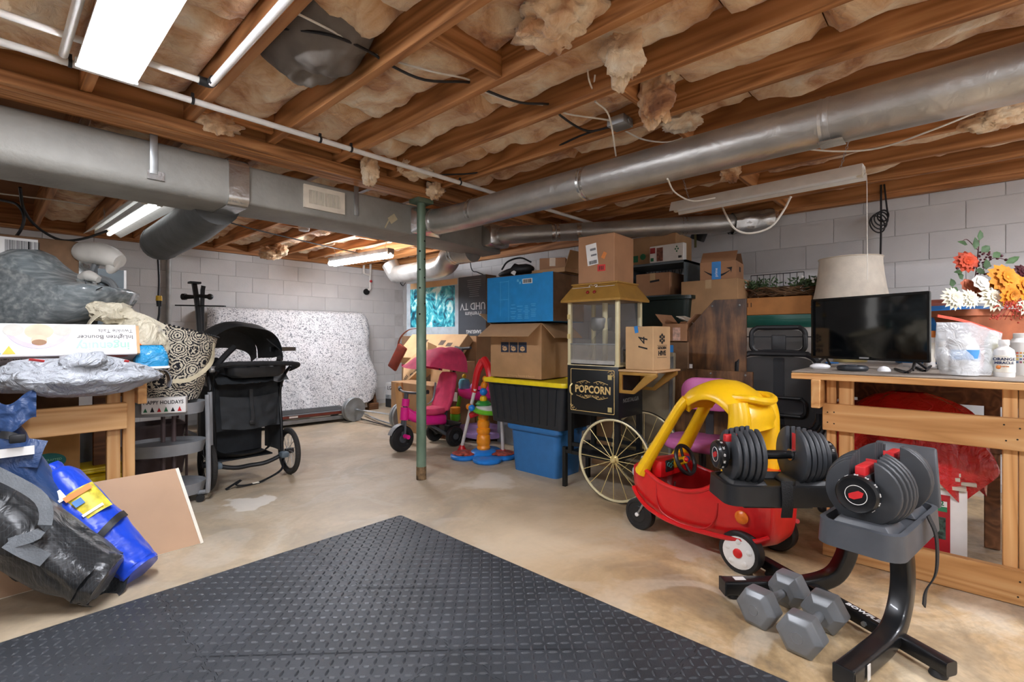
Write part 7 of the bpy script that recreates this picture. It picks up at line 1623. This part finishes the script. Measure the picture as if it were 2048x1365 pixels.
# crumpled sacks
def plastic(name, col, rough=.3, scale=12, strength=.9, alpha=1.):
    if name in _M: return _M[name]
    t = NT(name); v = t.coords(); n1 = t.n('TexNoise'); n1.inputs['Scale'].default_value = scale; n1.inputs['Detail'].default_value = 5; n1.inputs['Distortion'].default_value = 2.2; t.l(v, n1.inputs['Vector'])
    t.b.inputs['Base Color'].default_value = lin(col); t.b.inputs['Roughness'].default_value = rough; t.b.inputs['Alpha'].default_value = alpha; t.bump(n1.outputs[0], strength, .025); _M[name] = t.m; return t.m
GBAG = plastic('grey shopping bag', 'a3a7ad', .32, 15, 1.0); CBAG = plastic('cream shopping bag', 'cfc6ae', .45, 10)
def sack(parent, name, m, c, r, seed_, nu=48, nv=26, amp=.22, rid=.05, flat=1.0, pinch=None):
    def fn(u, v):
        th = PI * v; ph = 2 * PI * u; n = Vector((math.sin(th) * math.cos(ph), math.sin(th) * math.sin(ph), -math.cos(th)))
        k = 1 + amp * noise.noise(n * 1.6 + Vector((seed_ * 4.1, 0, 0))) + amp * .5 * abs(noise.noise(n * 4.5 + Vector((0, seed_, 0)))) + rid * math.sin(ph * 11 + 4 * noise.noise(n * 2)) * math.sin(th)
        return (c[0] + n.x * r[0] * k, c[1] + n.y * r[1] * k, c[2] + n.z * r[2] * k)
    return M().grid(fn, nu, nv, cu=True).build(name, m, parent, smooth=55)
gb = T('plastic_bag', 'crumpled grey plastic shopping bag sagging over the left bench edge', 'bag', (*at(155, 752, Y=3.03).xy, .92), 0)
sack(gb, 'bag_body', GBAG, (0, .0, -.008), (.30, .15, .088), 3, 90, 44, amp=.2, rid=.03); sack(gb, 'knot', GBAG, (.02, -.1, .06), (.08, .05, .045), 8, 30, 16, .4)
RDP = mat('red print on bag', 'c0302c', .4)
for u, v, w2 in ((-.14, .075, .05), (.08, .085, .02), (.17, .06, .02)): M().box((0, 0, 0), (w2, .012, .003), rotm(-.9, .2, .1, (u, -.075, v))).build('red_print', RDP, gb, bev=.001)
cbg = T('plastic_bag', 'cream crumpled plastic bag with knotted handles behind the white carton', 'bag', (*at(245, 660, D=2.85).xy, BZ), 0)
zc_ = at(245, 640, D=2.85).z - BZ
sack(cbg, 'bag_body', CBAG, (0.05, 0, zc_ * .5), (.16, .12, zc_ * .5 + .02), 5, amp=.25); sack(cbg, 'knot', CBAG, (-.06, -.03, zc_ + .04), (.09, .05, .06), 6, 30, 16, .5, .12)
b = M(); b.strap([(-.06, -.04, zc_ + .07), (-.14, -.06, zc_ + .0), (-.18, -.05, zc_ - .09)], .05, (0, 1, .4), .004); b.strap([(-.02, -.04, zc_ + .04), (.08, -.08, zc_ + .01), (.18, -.1, zc_ - .05)], .05, (0, .4, 1), .004); b.build('bag_handles', CBAG, cbg, smooth=60)
cb2 = T('plastic_bag', 'small cream bag standing at the right end of the left bench', 'bag', (*at(298, 690, D=2.72).xy, BZ), 0); z2_ = at(298, 645, D=2.72).z - BZ
sack(cb2, 'bag_body', CBAG, (0, .05, z2_ * .62), (.085, .06, z2_ * .42), 9, amp=.22); sack(cb2, 'orange_packet', mat('orange packet', 'd8641f', .4), (-.05, -.0, z2_ * .35), (.03, .03, .05), 2, 20, 12)
M().box((.0, .05, z2_ * .15), (.1, .08, z2_ * .3)).build('lower_fold', CBAG, cb2, bev=.02)
wp_ = T('wipes_pack', 'shiny blue wrapped wipes pack on the right corner of the left bench', 'pack', (*at(302, 738, z=BZ).xy, BZ), .0)
b = M(); b.loft([[(x, y, z) for x, y in rrect(.15 * k, .09 * k2, .02, 4)] for k, k2, z in ((1, 1, .014), (1.0, 1.1, .05), (.9, 1, .09), (.75, .6, .12), (.7, .2, .13))]); b.build('wrapped_stack', plastic('blue shrink wrap', '2a8fc4', .2, 16, .7), wp_, smooth=50); M().box((0, 0, .008), (.155, .095, .014)).build('white_base', WPL, wp_, bev=.004)
gc = T('grey_cloth', 'grey cloth strip hanging off the left bench corner', 'cloth', (*at(330, 745, Y=3.2).xy, 0), 0); M().strap([(-.05, 0, BZ + .003), (.0, 0, BZ - .01), (.02, 0, BZ - .06), (.015, 0, BZ - .1)], .08, (0, 1, 0), .004).build('strip', GRYF, gc)
# plastic wrapped bulky item
def wrap_mat():
    t = NT('plastic wrapped grey'); v = t.coords((2, 9, 9)); n1 = t.n('TexNoise'); n1.inputs['Scale'].default_value = 4; n1.inputs['Detail'].default_value = 8; n1.inputs['Distortion'].default_value = .25; t.l(v, n1.inputs['Vector'])
    c = t.ramp(n1.outputs[0], [(.3, '6f787b'), (.5, '899294'), (.7, 'b4baba')]); t.l(c, t.b.inputs['Base Color']); t.b.inputs['Roughness'].default_value = .22; t.b.inputs['Coat Weight'].default_value = .5; t.bump(n1.outputs[0], .22, .015); return t.m
wi = T('wrapped_bundle', 'bulky grey bundle wrapped in clear plastic on the left bench', 'bundle', (0, 0, 0))
D0 = 2.9
ring_px = [(-150, 560), (-60, 520), (0, 512), (78, 498), (112, 540), (160, 562), (208, 572), (214, 585), (195, 615), (150, 648), (60, 668), (-150, 668)]
rings = []
for t_, dd_, sc2 in ((0, -.14, .80), (1, -.09, .96), (2, .0, 1.0), (3, .18, 1.0), (4, .32, .9), (5, .36, .75)):
    cxp, cyp = 30, 590; rings.append([at(cxp + (x - cxp) * sc2, cyp + (y - cyp) * sc2, D=D0) + Vector((FW[0], FW[1], 0)) * dd_ for x, y in ring_px])
b = M(); b.loft([spline(r, 3, True) for r in rings]); 
for i, v_ in enumerate(b.v): b.v[i] = tuple(Vector(v_) + Vector((0, 0, .012 * noise.noise(Vector(v_) * 3))))
b.build('wrapped_body', wrap_mat(), wi, smooth=50)
b = M(); b.tube([at(80, 555, D=D0 - .1), at(130, 568, D=D0 - .1), at(175, 583, D=D0 - .09)], .004, n=5); b.tube([at(170, 560, D=D0 - .06), at(178, 584, D=D0 - .07), at(205, 575, D=D0 - .05)], .003, n=5); b.build('seam_line', BLK, wi)
zr = at(30, 668, D=D0).z
bs = carton('hidden brown carton carrying the wrapped bundle on the left bench', (-.02, 3.62, BZ), 0, .7, .34, max(.03, zr - BZ - .01), CARDD, tape=False)
# big carton behind with barcode label
cf = at(80, 560, D=3.5); zt_c = at(80, 476, D=3.5).z
cbk = carton('tall brown carton with white barcode label at the far left', (at(30, 560, Y=4.05).x - .02, 4.05 + .2, 0), 0.0, 1.0, .4, at(100, 478, Y=4.05).z, CARDD, tape=False)
cbk.location.x = at(158, 560, Y=4.05).x - .5
hB = cbk['dim'][2]; ul_ = lambda px: at(px, 560, Y=4.05).x - cbk.location.x
patch(cbk, 'f', (ul_(-30) + ul_(76)) / 2, hB - .07, ul_(76) - ul_(-30), .11, WPL, 'barcode_label')
for px in (22, 48, 68): barcode(cbk, 'f', ul_(px), hB - .07, .05, .08)
# baby swing
sw_ = T('baby_swing', 'pale infant swing head on grey tubes behind the wrapped bundle', 'swing', (0, 0, 0)); IV2 = mat('pale grey plastic shell', 'd3cfc6', .4, var=.03); TUBG = mat('grey tube', '7c7f80', .4, .3)
DS = 3.05
b = M(); b.tube([at(160, 500, D=DS), at(172, 505, D=DS), at(200, 508, D=DS), at(225, 517, D=DS), at(240, 524, D=DS)], [.056, .068, .07, .064, .045], n=18, res=5); b.build('motor_head', IV2, sw_, smooth=60); M().tube([at(158, 500, D=DS), at(163, 502, D=DS)], [.052, .056], n=18, res=1).build('head_end', GRYF, sw_)
b = M(); b.tube([at(226, 520, D=DS), at(224, 535, D=DS), at(217, 545, D=DS)], [.05, .035, .024], n=12); b.build('neck', IV2, sw_)
b = M(); b.tube([at(195, 520, D=DS), at(184, 548, D=DS), at(165, 600, D=DS), Vector((*at(150, 640, D=DS).xy, BZ))], .02, n=10); b.build('tube', TUBG, sw_)
b = M(); b.tube([at(216, 540, D=DS), at(205, 568, D=DS), at(185, 620, D=DS), Vector((*at(175, 640, D=DS).xy, BZ))], .021, n=10); b.build('tube', TUBG, sw_)
b = M(); b.tube([at(200, 556, D=DS - .05), at(222, 566, D=DS - .05), at(232, 585, D=DS - .05), at(226, 605, D=DS - .05), at(212, 615, D=DS - .05)], .02, n=10); b.build('curved_arm', TUBG, sw_)
b = M(); b.tube([at(160, 556, D=DS - .08), at(178, 552, D=DS - .08), at(198, 560, D=DS - .08)], [.02, .035, .02], n=12); b.build('hub_shell', IV2, sw_)
dp_ = T('framed_board', 'dark grey framed board standing behind the infant swing', 'board', (*at(222, 640, D=3.05).xy, BZ + .001), 0); 
hbd = at(222, 540, D=3.05).z - BZ; M().box((0, 0, hbd / 2), (.13, .02, hbd)).build('face_board', GREYM, dp_); M().box((.068, 0, hbd / 2), (.012, .03, hbd)).build('frame_edge', WPL, dp_)
tg = T('teal_box', 'small teal box behind the cream bag', 'box', (*at(235, 612, D=3.1).xy, BZ), 0); M().box((0, 0, .15), (.09, .08, at(235, 604, D=3.1).z - BZ - .0), None).build('carton', mat('teal card', '1f6d66', .5), tg, bev=.004).location.z = (at(235, 604, D=3.1).z - BZ) / 2 - .15

# ================================================================== under the left bench
u1 = carton('orange brown carton with teal oval label under the left bench', (at(160, 885, Y=3.52).x - .2, 3.66, .34), 0, .40, .28, at(110, 855, Y=3.5).z - .34 + .0, mat('orange card', 'b98a4f', .8, var=.05), tape=False)
u0 = carton('yellow brown carton with red edge below the teal label carton', (at(161, 920, Y=3.51).x - .2, 3.66, 0), 0, .40, .30, .335, mat('mustard card', 'c79a55', .8, var=.05), tape=False)
M().prism([((.075 * math.cos(2 * PI * i / 28)), .045 * math.sin(2 * PI * i / 28)) for i in range(28)], .001, face(u1, 'f', .07, .1)).build('teal_oval', mat('teal label', '1f7a74', .5), u1, smooth=0)
text('HANDCRAFTED', .016, MINT, u1, face(u1, 'f', .07, .108, .003)); text('GOODS', .018, MINT, u1, face(u1, 'f', .07, .082, .003))
patch(u0, 'f', 0, .322, .4, .014, mat('dark red print', '8c3326', .6), 'red_edge'); patch(u0, 'f', .085, .25, .06, .05, BLACKINK, 'label_frame'); patch(u0, 'f', .085, .25, .05, .04, PAPER, 'label', off=.002)
yt = tote('black tote with moulded yellow lid under the left bench', (at(200, 920, Y=3.55).x - .01, 3.76, 0), 0, .25, .42, .30, BLKP, YELP, ribs=0)
b = M(); b.box((0, 0, .328), (.15, .28, .02)); b.box((0, -.1, .337), (.2, .06, .024)); b.build('lid_ridges', YELP, yt, bev=.008)
dk = tote('dark navy tub behind the left bench rail', (-.35, 3.72, .0), 0, .7, .4, .84, mat('navy plastic', '1b2431', .5), BLKP, ribs=0)
gb2 = tote('grey plastic bin behind the yellow lid', (at(200, 870, Y=4.1).x, 4.2, 0), 0, .34, .3, .62, mat('grey bin plastic', '6f7173', .5), BLKP, ribs=0, lid=False)
# drawer tower and black carton behind the trolley
MAUVE = mat('mauve brown plastic', '6b5a5a', .45, var=.05)
dtw = T('drawer_tower', 'mauve brown plastic tray tower behind the grey trolley', 'drawers', (at(333, 880, Y=4.45).x - .06, 4.62, 0), 0)
for k in range(3):
    z_ = .03 + k * .24
    b = M(); b.loft([[(x * s, y * s, z) for x, y in rrect(.40, .28, .03, 3)] for s, z in ((.9, z_), (1, z_ + .14), (1.03, z_ + .142), (1.03, z_ + .155), (.96, z_ + .155), (.86, z_ + .01))]); b.build('tray', MAUVE, dtw)
for sx in (-1, 1):
    for sy in (-1, 1): M().cyl((sx * .2, sy * .13, 0), (sx * .2, sy * .13, .70), .01, n=8).build('post', MAUVE, dtw)
bx_ = carton('black bottle carton on the mauve tray tower', (at(333, 840, Y=4.45).x - .04, 4.62, .70), 0, .44, .26, .13, mat('black gloss carton', '1d1f20', .4), tape=False); text('12 x 750 mL', .04, mat('grey lettering', '8d8f90', .6), bx_, face(bx_, 'f', .09, .08))
# ---------------------------------------------------------------- oval trolley
GT = mat('grey trolley enamel', '8f9194', .42, .1, var=.04)
ct = T('trolley', 'grey three tier oval trolley beside the left bench', 'trolley', (.80, 3.86, 0), -.35)
for k, z in enumerate((.13, .405, .665)):
    el = [(.235 * math.cos(2 * PI * i / 40), .165 * math.sin(2 * PI * i / 40)) for i in range(40)]
    b = M(); b.loft([[(x * s, y * s, zz) for x, y in el] for s, zz in ((.93, z - .075), (1, z), (.985, z), (.95, z - .022))]); b.build('tray', GT, ct, smooth=40)
for s in (-1, 1):
    b = M(); b.tube([(s * .25, -.09, .71), (s * .255, -.09, .4), (s * .255, -.09, .1), (s * .23, -.07, .06), (s * .1, .0, .05)], .015, n=10); b.build('side_tube', GT, ct); b = M(); b.tube([(s * .25, .09, .71), (s * .255, .09, .4), (s * .255, .09, .1), (s * .23, .07, .06)], .015, n=10); b.build('side_tube', GT, ct)
    for y in (-.08, .08): M().cyl((s * .21, y - .012, .025), (s * .21, y + .012, .025), .025, n=14).build('caster', BLK, ct)
for x in (-.02, .04): M().cyl((x, .10, .05), (x, .10, .66), .013, n=10).build('centre_post', MAUVE, ct)
# sign box and patterned hamper on the top tier
hh_ = carton('small white HAPPY HOLIDAYS box on the top trolley tier', (.775, 3.72, .612), -.42, .235, .06, .10, WPL, tape=False)
cols = [mat('ink brick', '8c4a3c', .6), BLACKINK, GRN, mat('ink brick', '', .6)]
text('HAPPY HOLIDAYS', .032, BLACKINK, hh_, face(hh_, 'f', 0, .07), bold=.0004, sx=.82)
for k in range(6): M().prism([(-.011, 0), (.011, 0), (0, .026 + .006 * (k % 2))], .0008, face(hh_, 'f', -.095 + k * .036, .012)).build('printed_tree', [GRN, BLACKINK, REDP][k % 3], hh_, smooth=0)
def damask():
    t = NT('black medallion cotton'); v = t.coords((1, 1, 1), rand=False)
    vo = t.n('TexVoronoi'); vo.inputs['Scale'].default_value = 10; vo.inputs['Randomness'].default_value = .55; t.l(v, vo.inputs['Vector'])
    n1 = t.n('TexNoise'); n1.inputs['Scale'].default_value = 45; n1.inputs['Detail'].default_value = 1; n1.inputs['Distortion'].default_value = 1.2; t.l(v, n1.inputs['Vector'])
    mu = t.n('Math', operation='MULTIPLY_ADD'); mu.inputs[1].default_value = 46; t.l(vo.outputs['Distance'], mu.inputs[0])
    sc2 = t.n('Math', operation='MULTIPLY'); sc2.inputs[1].default_value = 9; t.l(n1.outputs[0], sc2.inputs[0]); t.l(sc2.outputs[0], mu.inputs[2])
    sn = t.n('Math', operation='SINE'); t.l(mu.outputs[0], sn.inputs[0])
    c = t.ramp(sn.outputs[0], [(.0, 'd9d0bb'), (.12, 'd9d0bb'), (.2, '1b1c24')]); 
    c.node.color_ramp.interpolation = 'LINEAR'
    t.l(c, t.b.inputs['Base Color']); t.b.inputs['Roughness'].default_value = .85; return t.m
hp = T('fabric_hamper', 'cream fabric hamper with black medallion print on the trolley', 'hamper', (.86, 3.93, .672), -.1)
HZ = at(375, 655, D=3.4).z - .672
def hamp(u, v):
    a = 2 * PI * u; r = .15 + .09 * v ** .8; k = 1 + .06 * noise.noise(Vector((math.cos(a) * 2, math.sin(a) * 2, v * 3)))
    return (r * math.cos(a) * k * (1.0 + .1 * v), r * math.sin(a) * k * .8, .0 + HZ * v * (1 - .05 * math.cos(a)) - .05 * v * math.cos(a))
M().grid(hamp, 48, 20, cu=True).build('hamper_wall', damask(), hp, smooth=80)
def hin(u, v):
    a = 2 * PI * u; r = .238 - .05 * v; return (r * math.cos(a) * 1.1, r * math.sin(a) * .8, HZ * (1.0 - .05 * math.cos(a)) - .05 * math.cos(a) - .16 * v)
M().grid(hin, 40, 6, cu=True).build('lining', mat('cream lining', 'cfc3a4', .85), hp, smooth=80)
b = M(); P = [(1.03 * 1.1 * .24 * math.cos(a), 1.03 * .8 * .24 * math.sin(a), HZ * (1 - .05 * math.cos(a)) - .05 * math.cos(a)) for a in [2 * PI * i / 70 for i in range(70)]]
for p in P: b.ball(p, .0075, 6, 5)
b.build('pompom_trim', BLACKINK, hp); tag(hp.children[-1], kind='stuff')
b = M(); b.strap([(.24, -.05, HZ - .08), (.2, -.15, HZ * .5), (.08, -.2, HZ * .3), (-.02, -.2, HZ * .28)], .028, (0, .3, 1), .004); b.build('cream_handle', mat('cream lining', '', .85), hp)

# ================================================================== cardboard panel and bags leaning on the left bench
pn = T('flattened_carton', 'long flat cardboard sheet leaning on the left bench front', 'cardboard', (0, 0, 0)); P = [Vector((-.55, 2.94, .004)), Vector((.785, 2.955, .004)), Vector((.695, 3.055, .40)), Vector((-.55, 3.05, .40))]
nn = (P[1] - P[0]).cross(P[3] - P[0]).normalized()
M().loft([[p for p in P], [p + nn * -.008 for p in P]]).build('sheet', mat('dull brown card', 'b8977a', .75, var=.04, scale=3), pn, smooth=0)
M().strap([P[1] + Vector((-.006, -.002, 0)), (P[1] + P[2]) / 2 + Vector((-.006, -.003, 0)), P[2] + Vector((-.006, -.002, 0))], .014, (1, 0, 0), .004, res=1).build('torn_white_edge', PAPER, pn); M().tube([P[0] + nn * -.004, P[1] + nn * -.004], .0035, n=6, res=1).build('raw_edge', PAPER, pn)
def fabric(name, col, rough, check=0, scale=12, strength=.6, col2=None):
    t = NT(name); v = t.coords(); n1 = t.n('TexNoise'); n1.inputs['Scale'].default_value = scale; n1.inputs['Detail'].default_value = 4; n1.inputs['Distortion'].default_value = 1.2; t.l(v, n1.inputs['Vector'])
    t.b.inputs['Base Color'].default_value = lin(col); t.b.inputs['Roughness'].default_value = rough; t.b.inputs['Sheen Weight'].default_value = .15
    if check:
        ck = t.n('TexBrick'); ck.inputs['Scale'].default_value = check; ck.inputs['Color1'].default_value = lin(col); ck.inputs['Color2'].default_value = lin(col); ck.inputs['Mortar'].default_value = lin(col2 or '3a3c3e'); ck.inputs['Mortar Size'].default_value = .03; ck.inputs['Brick Width'].default_value = .5; ck.inputs['Row Height'].default_value = .5; ck.offset = 0
        t.l(v, ck.inputs['Vector']); t.l(ck.outputs[0], t.b.inputs['Base Color'])
    t.bump(n1.outputs[0], strength, .03); return t.m
def bagtube(parent, name, m, pts, rad, seed_, flat=.8, up=(0, 0, 1), nu=44, res=7, amp=.12, rid=.03):
    P = spline(pts, res); n = len(P); vs = M()
    rings = []
    for i, p in enumerate(P):
        t_ = i / (n - 1) * (len(rad) - 1); k = min(int(t_), len(rad) - 2); r = rad[k] + (rad[k + 1] - rad[k]) * (t_ - k)
        z = (P[min(i + 1, n - 1)] - P[max(i - 1, 0)]).normalized(); x = Vector(up).cross(z).normalized(); y = z.cross(x)
        ring = []
        for j in range(nu):
            a = 2 * PI * j / nu; q = Vector((math.cos(a) * 1.6, math.sin(a) * 1.6, i / n * 6 + seed_ * 9))
            kk = 1 + amp * noise.noise(q) + amp * .6 * noise.noise(q * 2.3) + rid * math.sin(a * 7 + i * .35 + 3 * noise.noise(q * .6))
            ring.append(p + x * math.cos(a) * r * kk + y * math.sin(a) * r * flat * kk)
        rings.append(ring)
    vs.loft(rings); return vs.build(name, m, parent, smooth=60)
BKF = fabric('black ripstop', '1d1f21', .35, 46, 7, .5, '34373a'); NVF = fabric('navy nylon', '1d3a66', .45, 0, 8, .5); BUF = fabric('royal blue nylon', '1041c4', .35, 0, 6, .4)
WEB = mat('grey webbing', '6f7478', .6, bump=.3, bscale=150)
dfl = T('duffel_bag', 'black ripstop duffel bag with grey straps leaning at the left edge', 'bag', (0, 0, 0))
dA, dB = Vector((.30, 2.66, .11)), Vector((-.22, 3.0, .66))
dA2 = at(185, 1150, D=2.05); 
bagtube(dfl, 'bag_body', BKF, [dA + Vector((.045, -.04, -.03)), dA + Vector((.03, -.03, -.02)), dA, dA.lerp(dB, .35), dA.lerp(dB, .7), dB, dB.lerp(dA, -.2)], [.10, .115, .125, .14, .15, .15, .12], 1, .85, amp=.14)
dd = (dB - dA).normalized(); sd = dd.cross(Vector((0, 0, 1))).normalized(); upv = sd.cross(dd)
if upv.y > 0: upv = -upv
tow = Vector((-.15, -1, .35)).normalized()
M().strap([dA.lerp(dB, .98) + tow * .14, dA.lerp(dB, .8) + tow * .155 + Vector((.05, 0, .06)), dA.lerp(dB, .62) + tow * .15 + Vector((.07, -.02, .08)), dA.lerp(dB, .42) + tow * .17 + Vector((.09, -.02, .07)), dA.lerp(dB, .34) + tow * .18 + Vector((.05, -.02, .0)), dA.lerp(dB, .38) + tow * .16 + Vector((-.02, -.02, -.05))], .042, (.5, .1, .85), .004).build('grey_strap', WEB, dfl)
M().strap([dA.lerp(dB, .38) + tow * .165 + Vector((-.02, -.02, -.04)), dA.lerp(dB, .33) + tow * .165 + Vector((0.0, -.02, -.06)), dA.lerp(dB, .27) + tow * .155 + Vector((.02, -.02, -.07))], .05, dd.cross(tow), .004).build('grey_strap', WEB, dfl)
M().box(tuple(at(28, 905, Y=2.86)), (.12, .01, .035), rotm(0, 0, 0)).build('white_tag', WPL, dfl).rotation_euler = (0, 0, 0)
M().strap([at(-5, 1090, Y=2.9), at(12, 1140, Y=2.88), at(40, 1160, Y=2.86), at(60, 1130, Y=2.88)], .03, (0, 1, 0.2), .004).build('black_loop', BNY, dfl)
nvb = T('chair_bag', 'navy nylon folding chair bag with loose flap between black and blue bags', 'bag', (0, 0, 0))
nA, nB = Vector((.30, 2.86, .10)), Vector((.0, 3.02, .72))
bagtube(nvb, 'bag_body', NVF, [nA, nA.lerp(nB, .1), nA.lerp(nB, .4), nA.lerp(nB, .7), nB], [.075, .09, .095, .1, .11], 4, .85, amp=.16)
def flap(u, v): p = at(-10 + 82 * u, 800 + 55 * v + 12 * math.sin(u * 5) - 10 * u, Y=2.93); return tuple(p + Vector((0, -.02 - .03 * math.sin(PI * u) * v + .015 * noise.noise(Vector((u * 5, v * 5, 0))), 0)))
M().grid(flap, 18, 12).build('open_flap', NVF, nvb, smooth=70)
b = M(); b.strap([at(0, 870, Y=2.85), at(20, 872, Y=2.84), at(45, 880, Y=2.85)], .03, (0, .2, 1), .006); b.build('buckle_strap', BNY, nvb); M().box(tuple(at(35, 878, Y=2.84)), (.05, .02, .035)).build('buckle', BLK, nvb, bev=.006)
M().strap([at(78, 880, Y=2.9), at(66, 905, Y=2.88), at(56, 935, Y=2.87)], .06, (1, 0, .2), .003).build('side_flap', NVF, nvb)
blb = T('tent_bag', 'royal blue nylon tube bag with yellow label leaning on the cardboard panel', 'bag', (0, 0, 0))
bA_, bB_ = Vector((.455, 2.73, .075)), Vector((.225, 2.99, .45))
bagtube(blb, 'bag_body', BUF, [bA_ + Vector((.02, -.025, -.028)), bA_, bA_.lerp(bB_, .3), bA_.lerp(bB_, .65), bB_, bB_.lerp(bA_, -.08), bB_.lerp(bA_, -.14)], [.078, .083, .088, .09, .082, .045, .05], 6, .95, amp=.11, rid=.03)
bd_ = (bB_ - bA_).normalized(); fr = Vector((-.1, -1, .45)); fr = (fr - bd_ * fr.dot(bd_)).normalized(); rgt = bd_.cross(fr)
if rgt.x < 0: rgt = -rgt
LBL = mat('yellow printed label', 'd3c23a', .5, var=.2, scale=30)
mm = Matrix((rgt, rgt.cross(fr) if False else fr.cross(rgt), fr)).transposed().to_4x4(); mm.translation = bA_.lerp(bB_, .66) + fr * .093 + rgt * .01
lbo = M().grid(lambda u, v: ((u - .5) * .13, (v - .5) * .14, -.02 * (2 * u - 1) ** 2 * 1.2), 8, 4, mm).build('yellow_label', LBL, blb, smooth=80)
M().box((0, .05, .004), (.10, .025, .002), mm).build('orange_title', ORANGE, lbo); M().box((-.02, .012, .004), (.035, .03, .002), mm).build('picture', mat('label blue', '3f78b8', .5), lbo); M().box((0, -.05, .003), (.08, .012, .002), mm).build('barcode_patch', WPL, lbo)
b = M(); c_ = bA_.lerp(bB_, .36); P = [c_ + (fr * math.cos(t_) + rgt * math.sin(t_)) * .096 + bd_ * .03 * math.sin(t_) for t_ in (-1.6, -1.0, -.4, .2, .8, 1.4)]; b.strap(P, .03, bd_, .004); b.build('black_band', BNY, blb)
M().box((0, 0, 0), (.03, .05, .002), Matrix.Translation(bA_.lerp(bB_, .82) - rgt * .04 + fr * .085) @ mm.to_3x3().to_4x4()).build('white_tag', WPL, blb)
# ================================================================== shared group phrases for repeats
GR = {'cardboard_box': 'cardboard cartons stored in the basement', 'storage_tote': 'plastic storage totes', 'branch_duct': 'branch ducts off the trunk duct', 'cable': 'loose cables under the ceiling', 'water_pipe': 'white plastic water pipes under the joists', 'shop_light': 'fluorescent shop lights', 'ceiling_light': 'fluorescent ceiling lights', 'plastic_bag': 'plastic shopping bags on the left bench', 'workbench': 'pine workbenches', 'laminate_sheet': 'dark laminate sheets', 'zip_bag': 'zip bags on the right bench'}
for o in list(C.objects):
    k = o.name.split('.')[0]
    if o.parent is None and k in GR and not o.get('group'): o['group'] = GR[k]
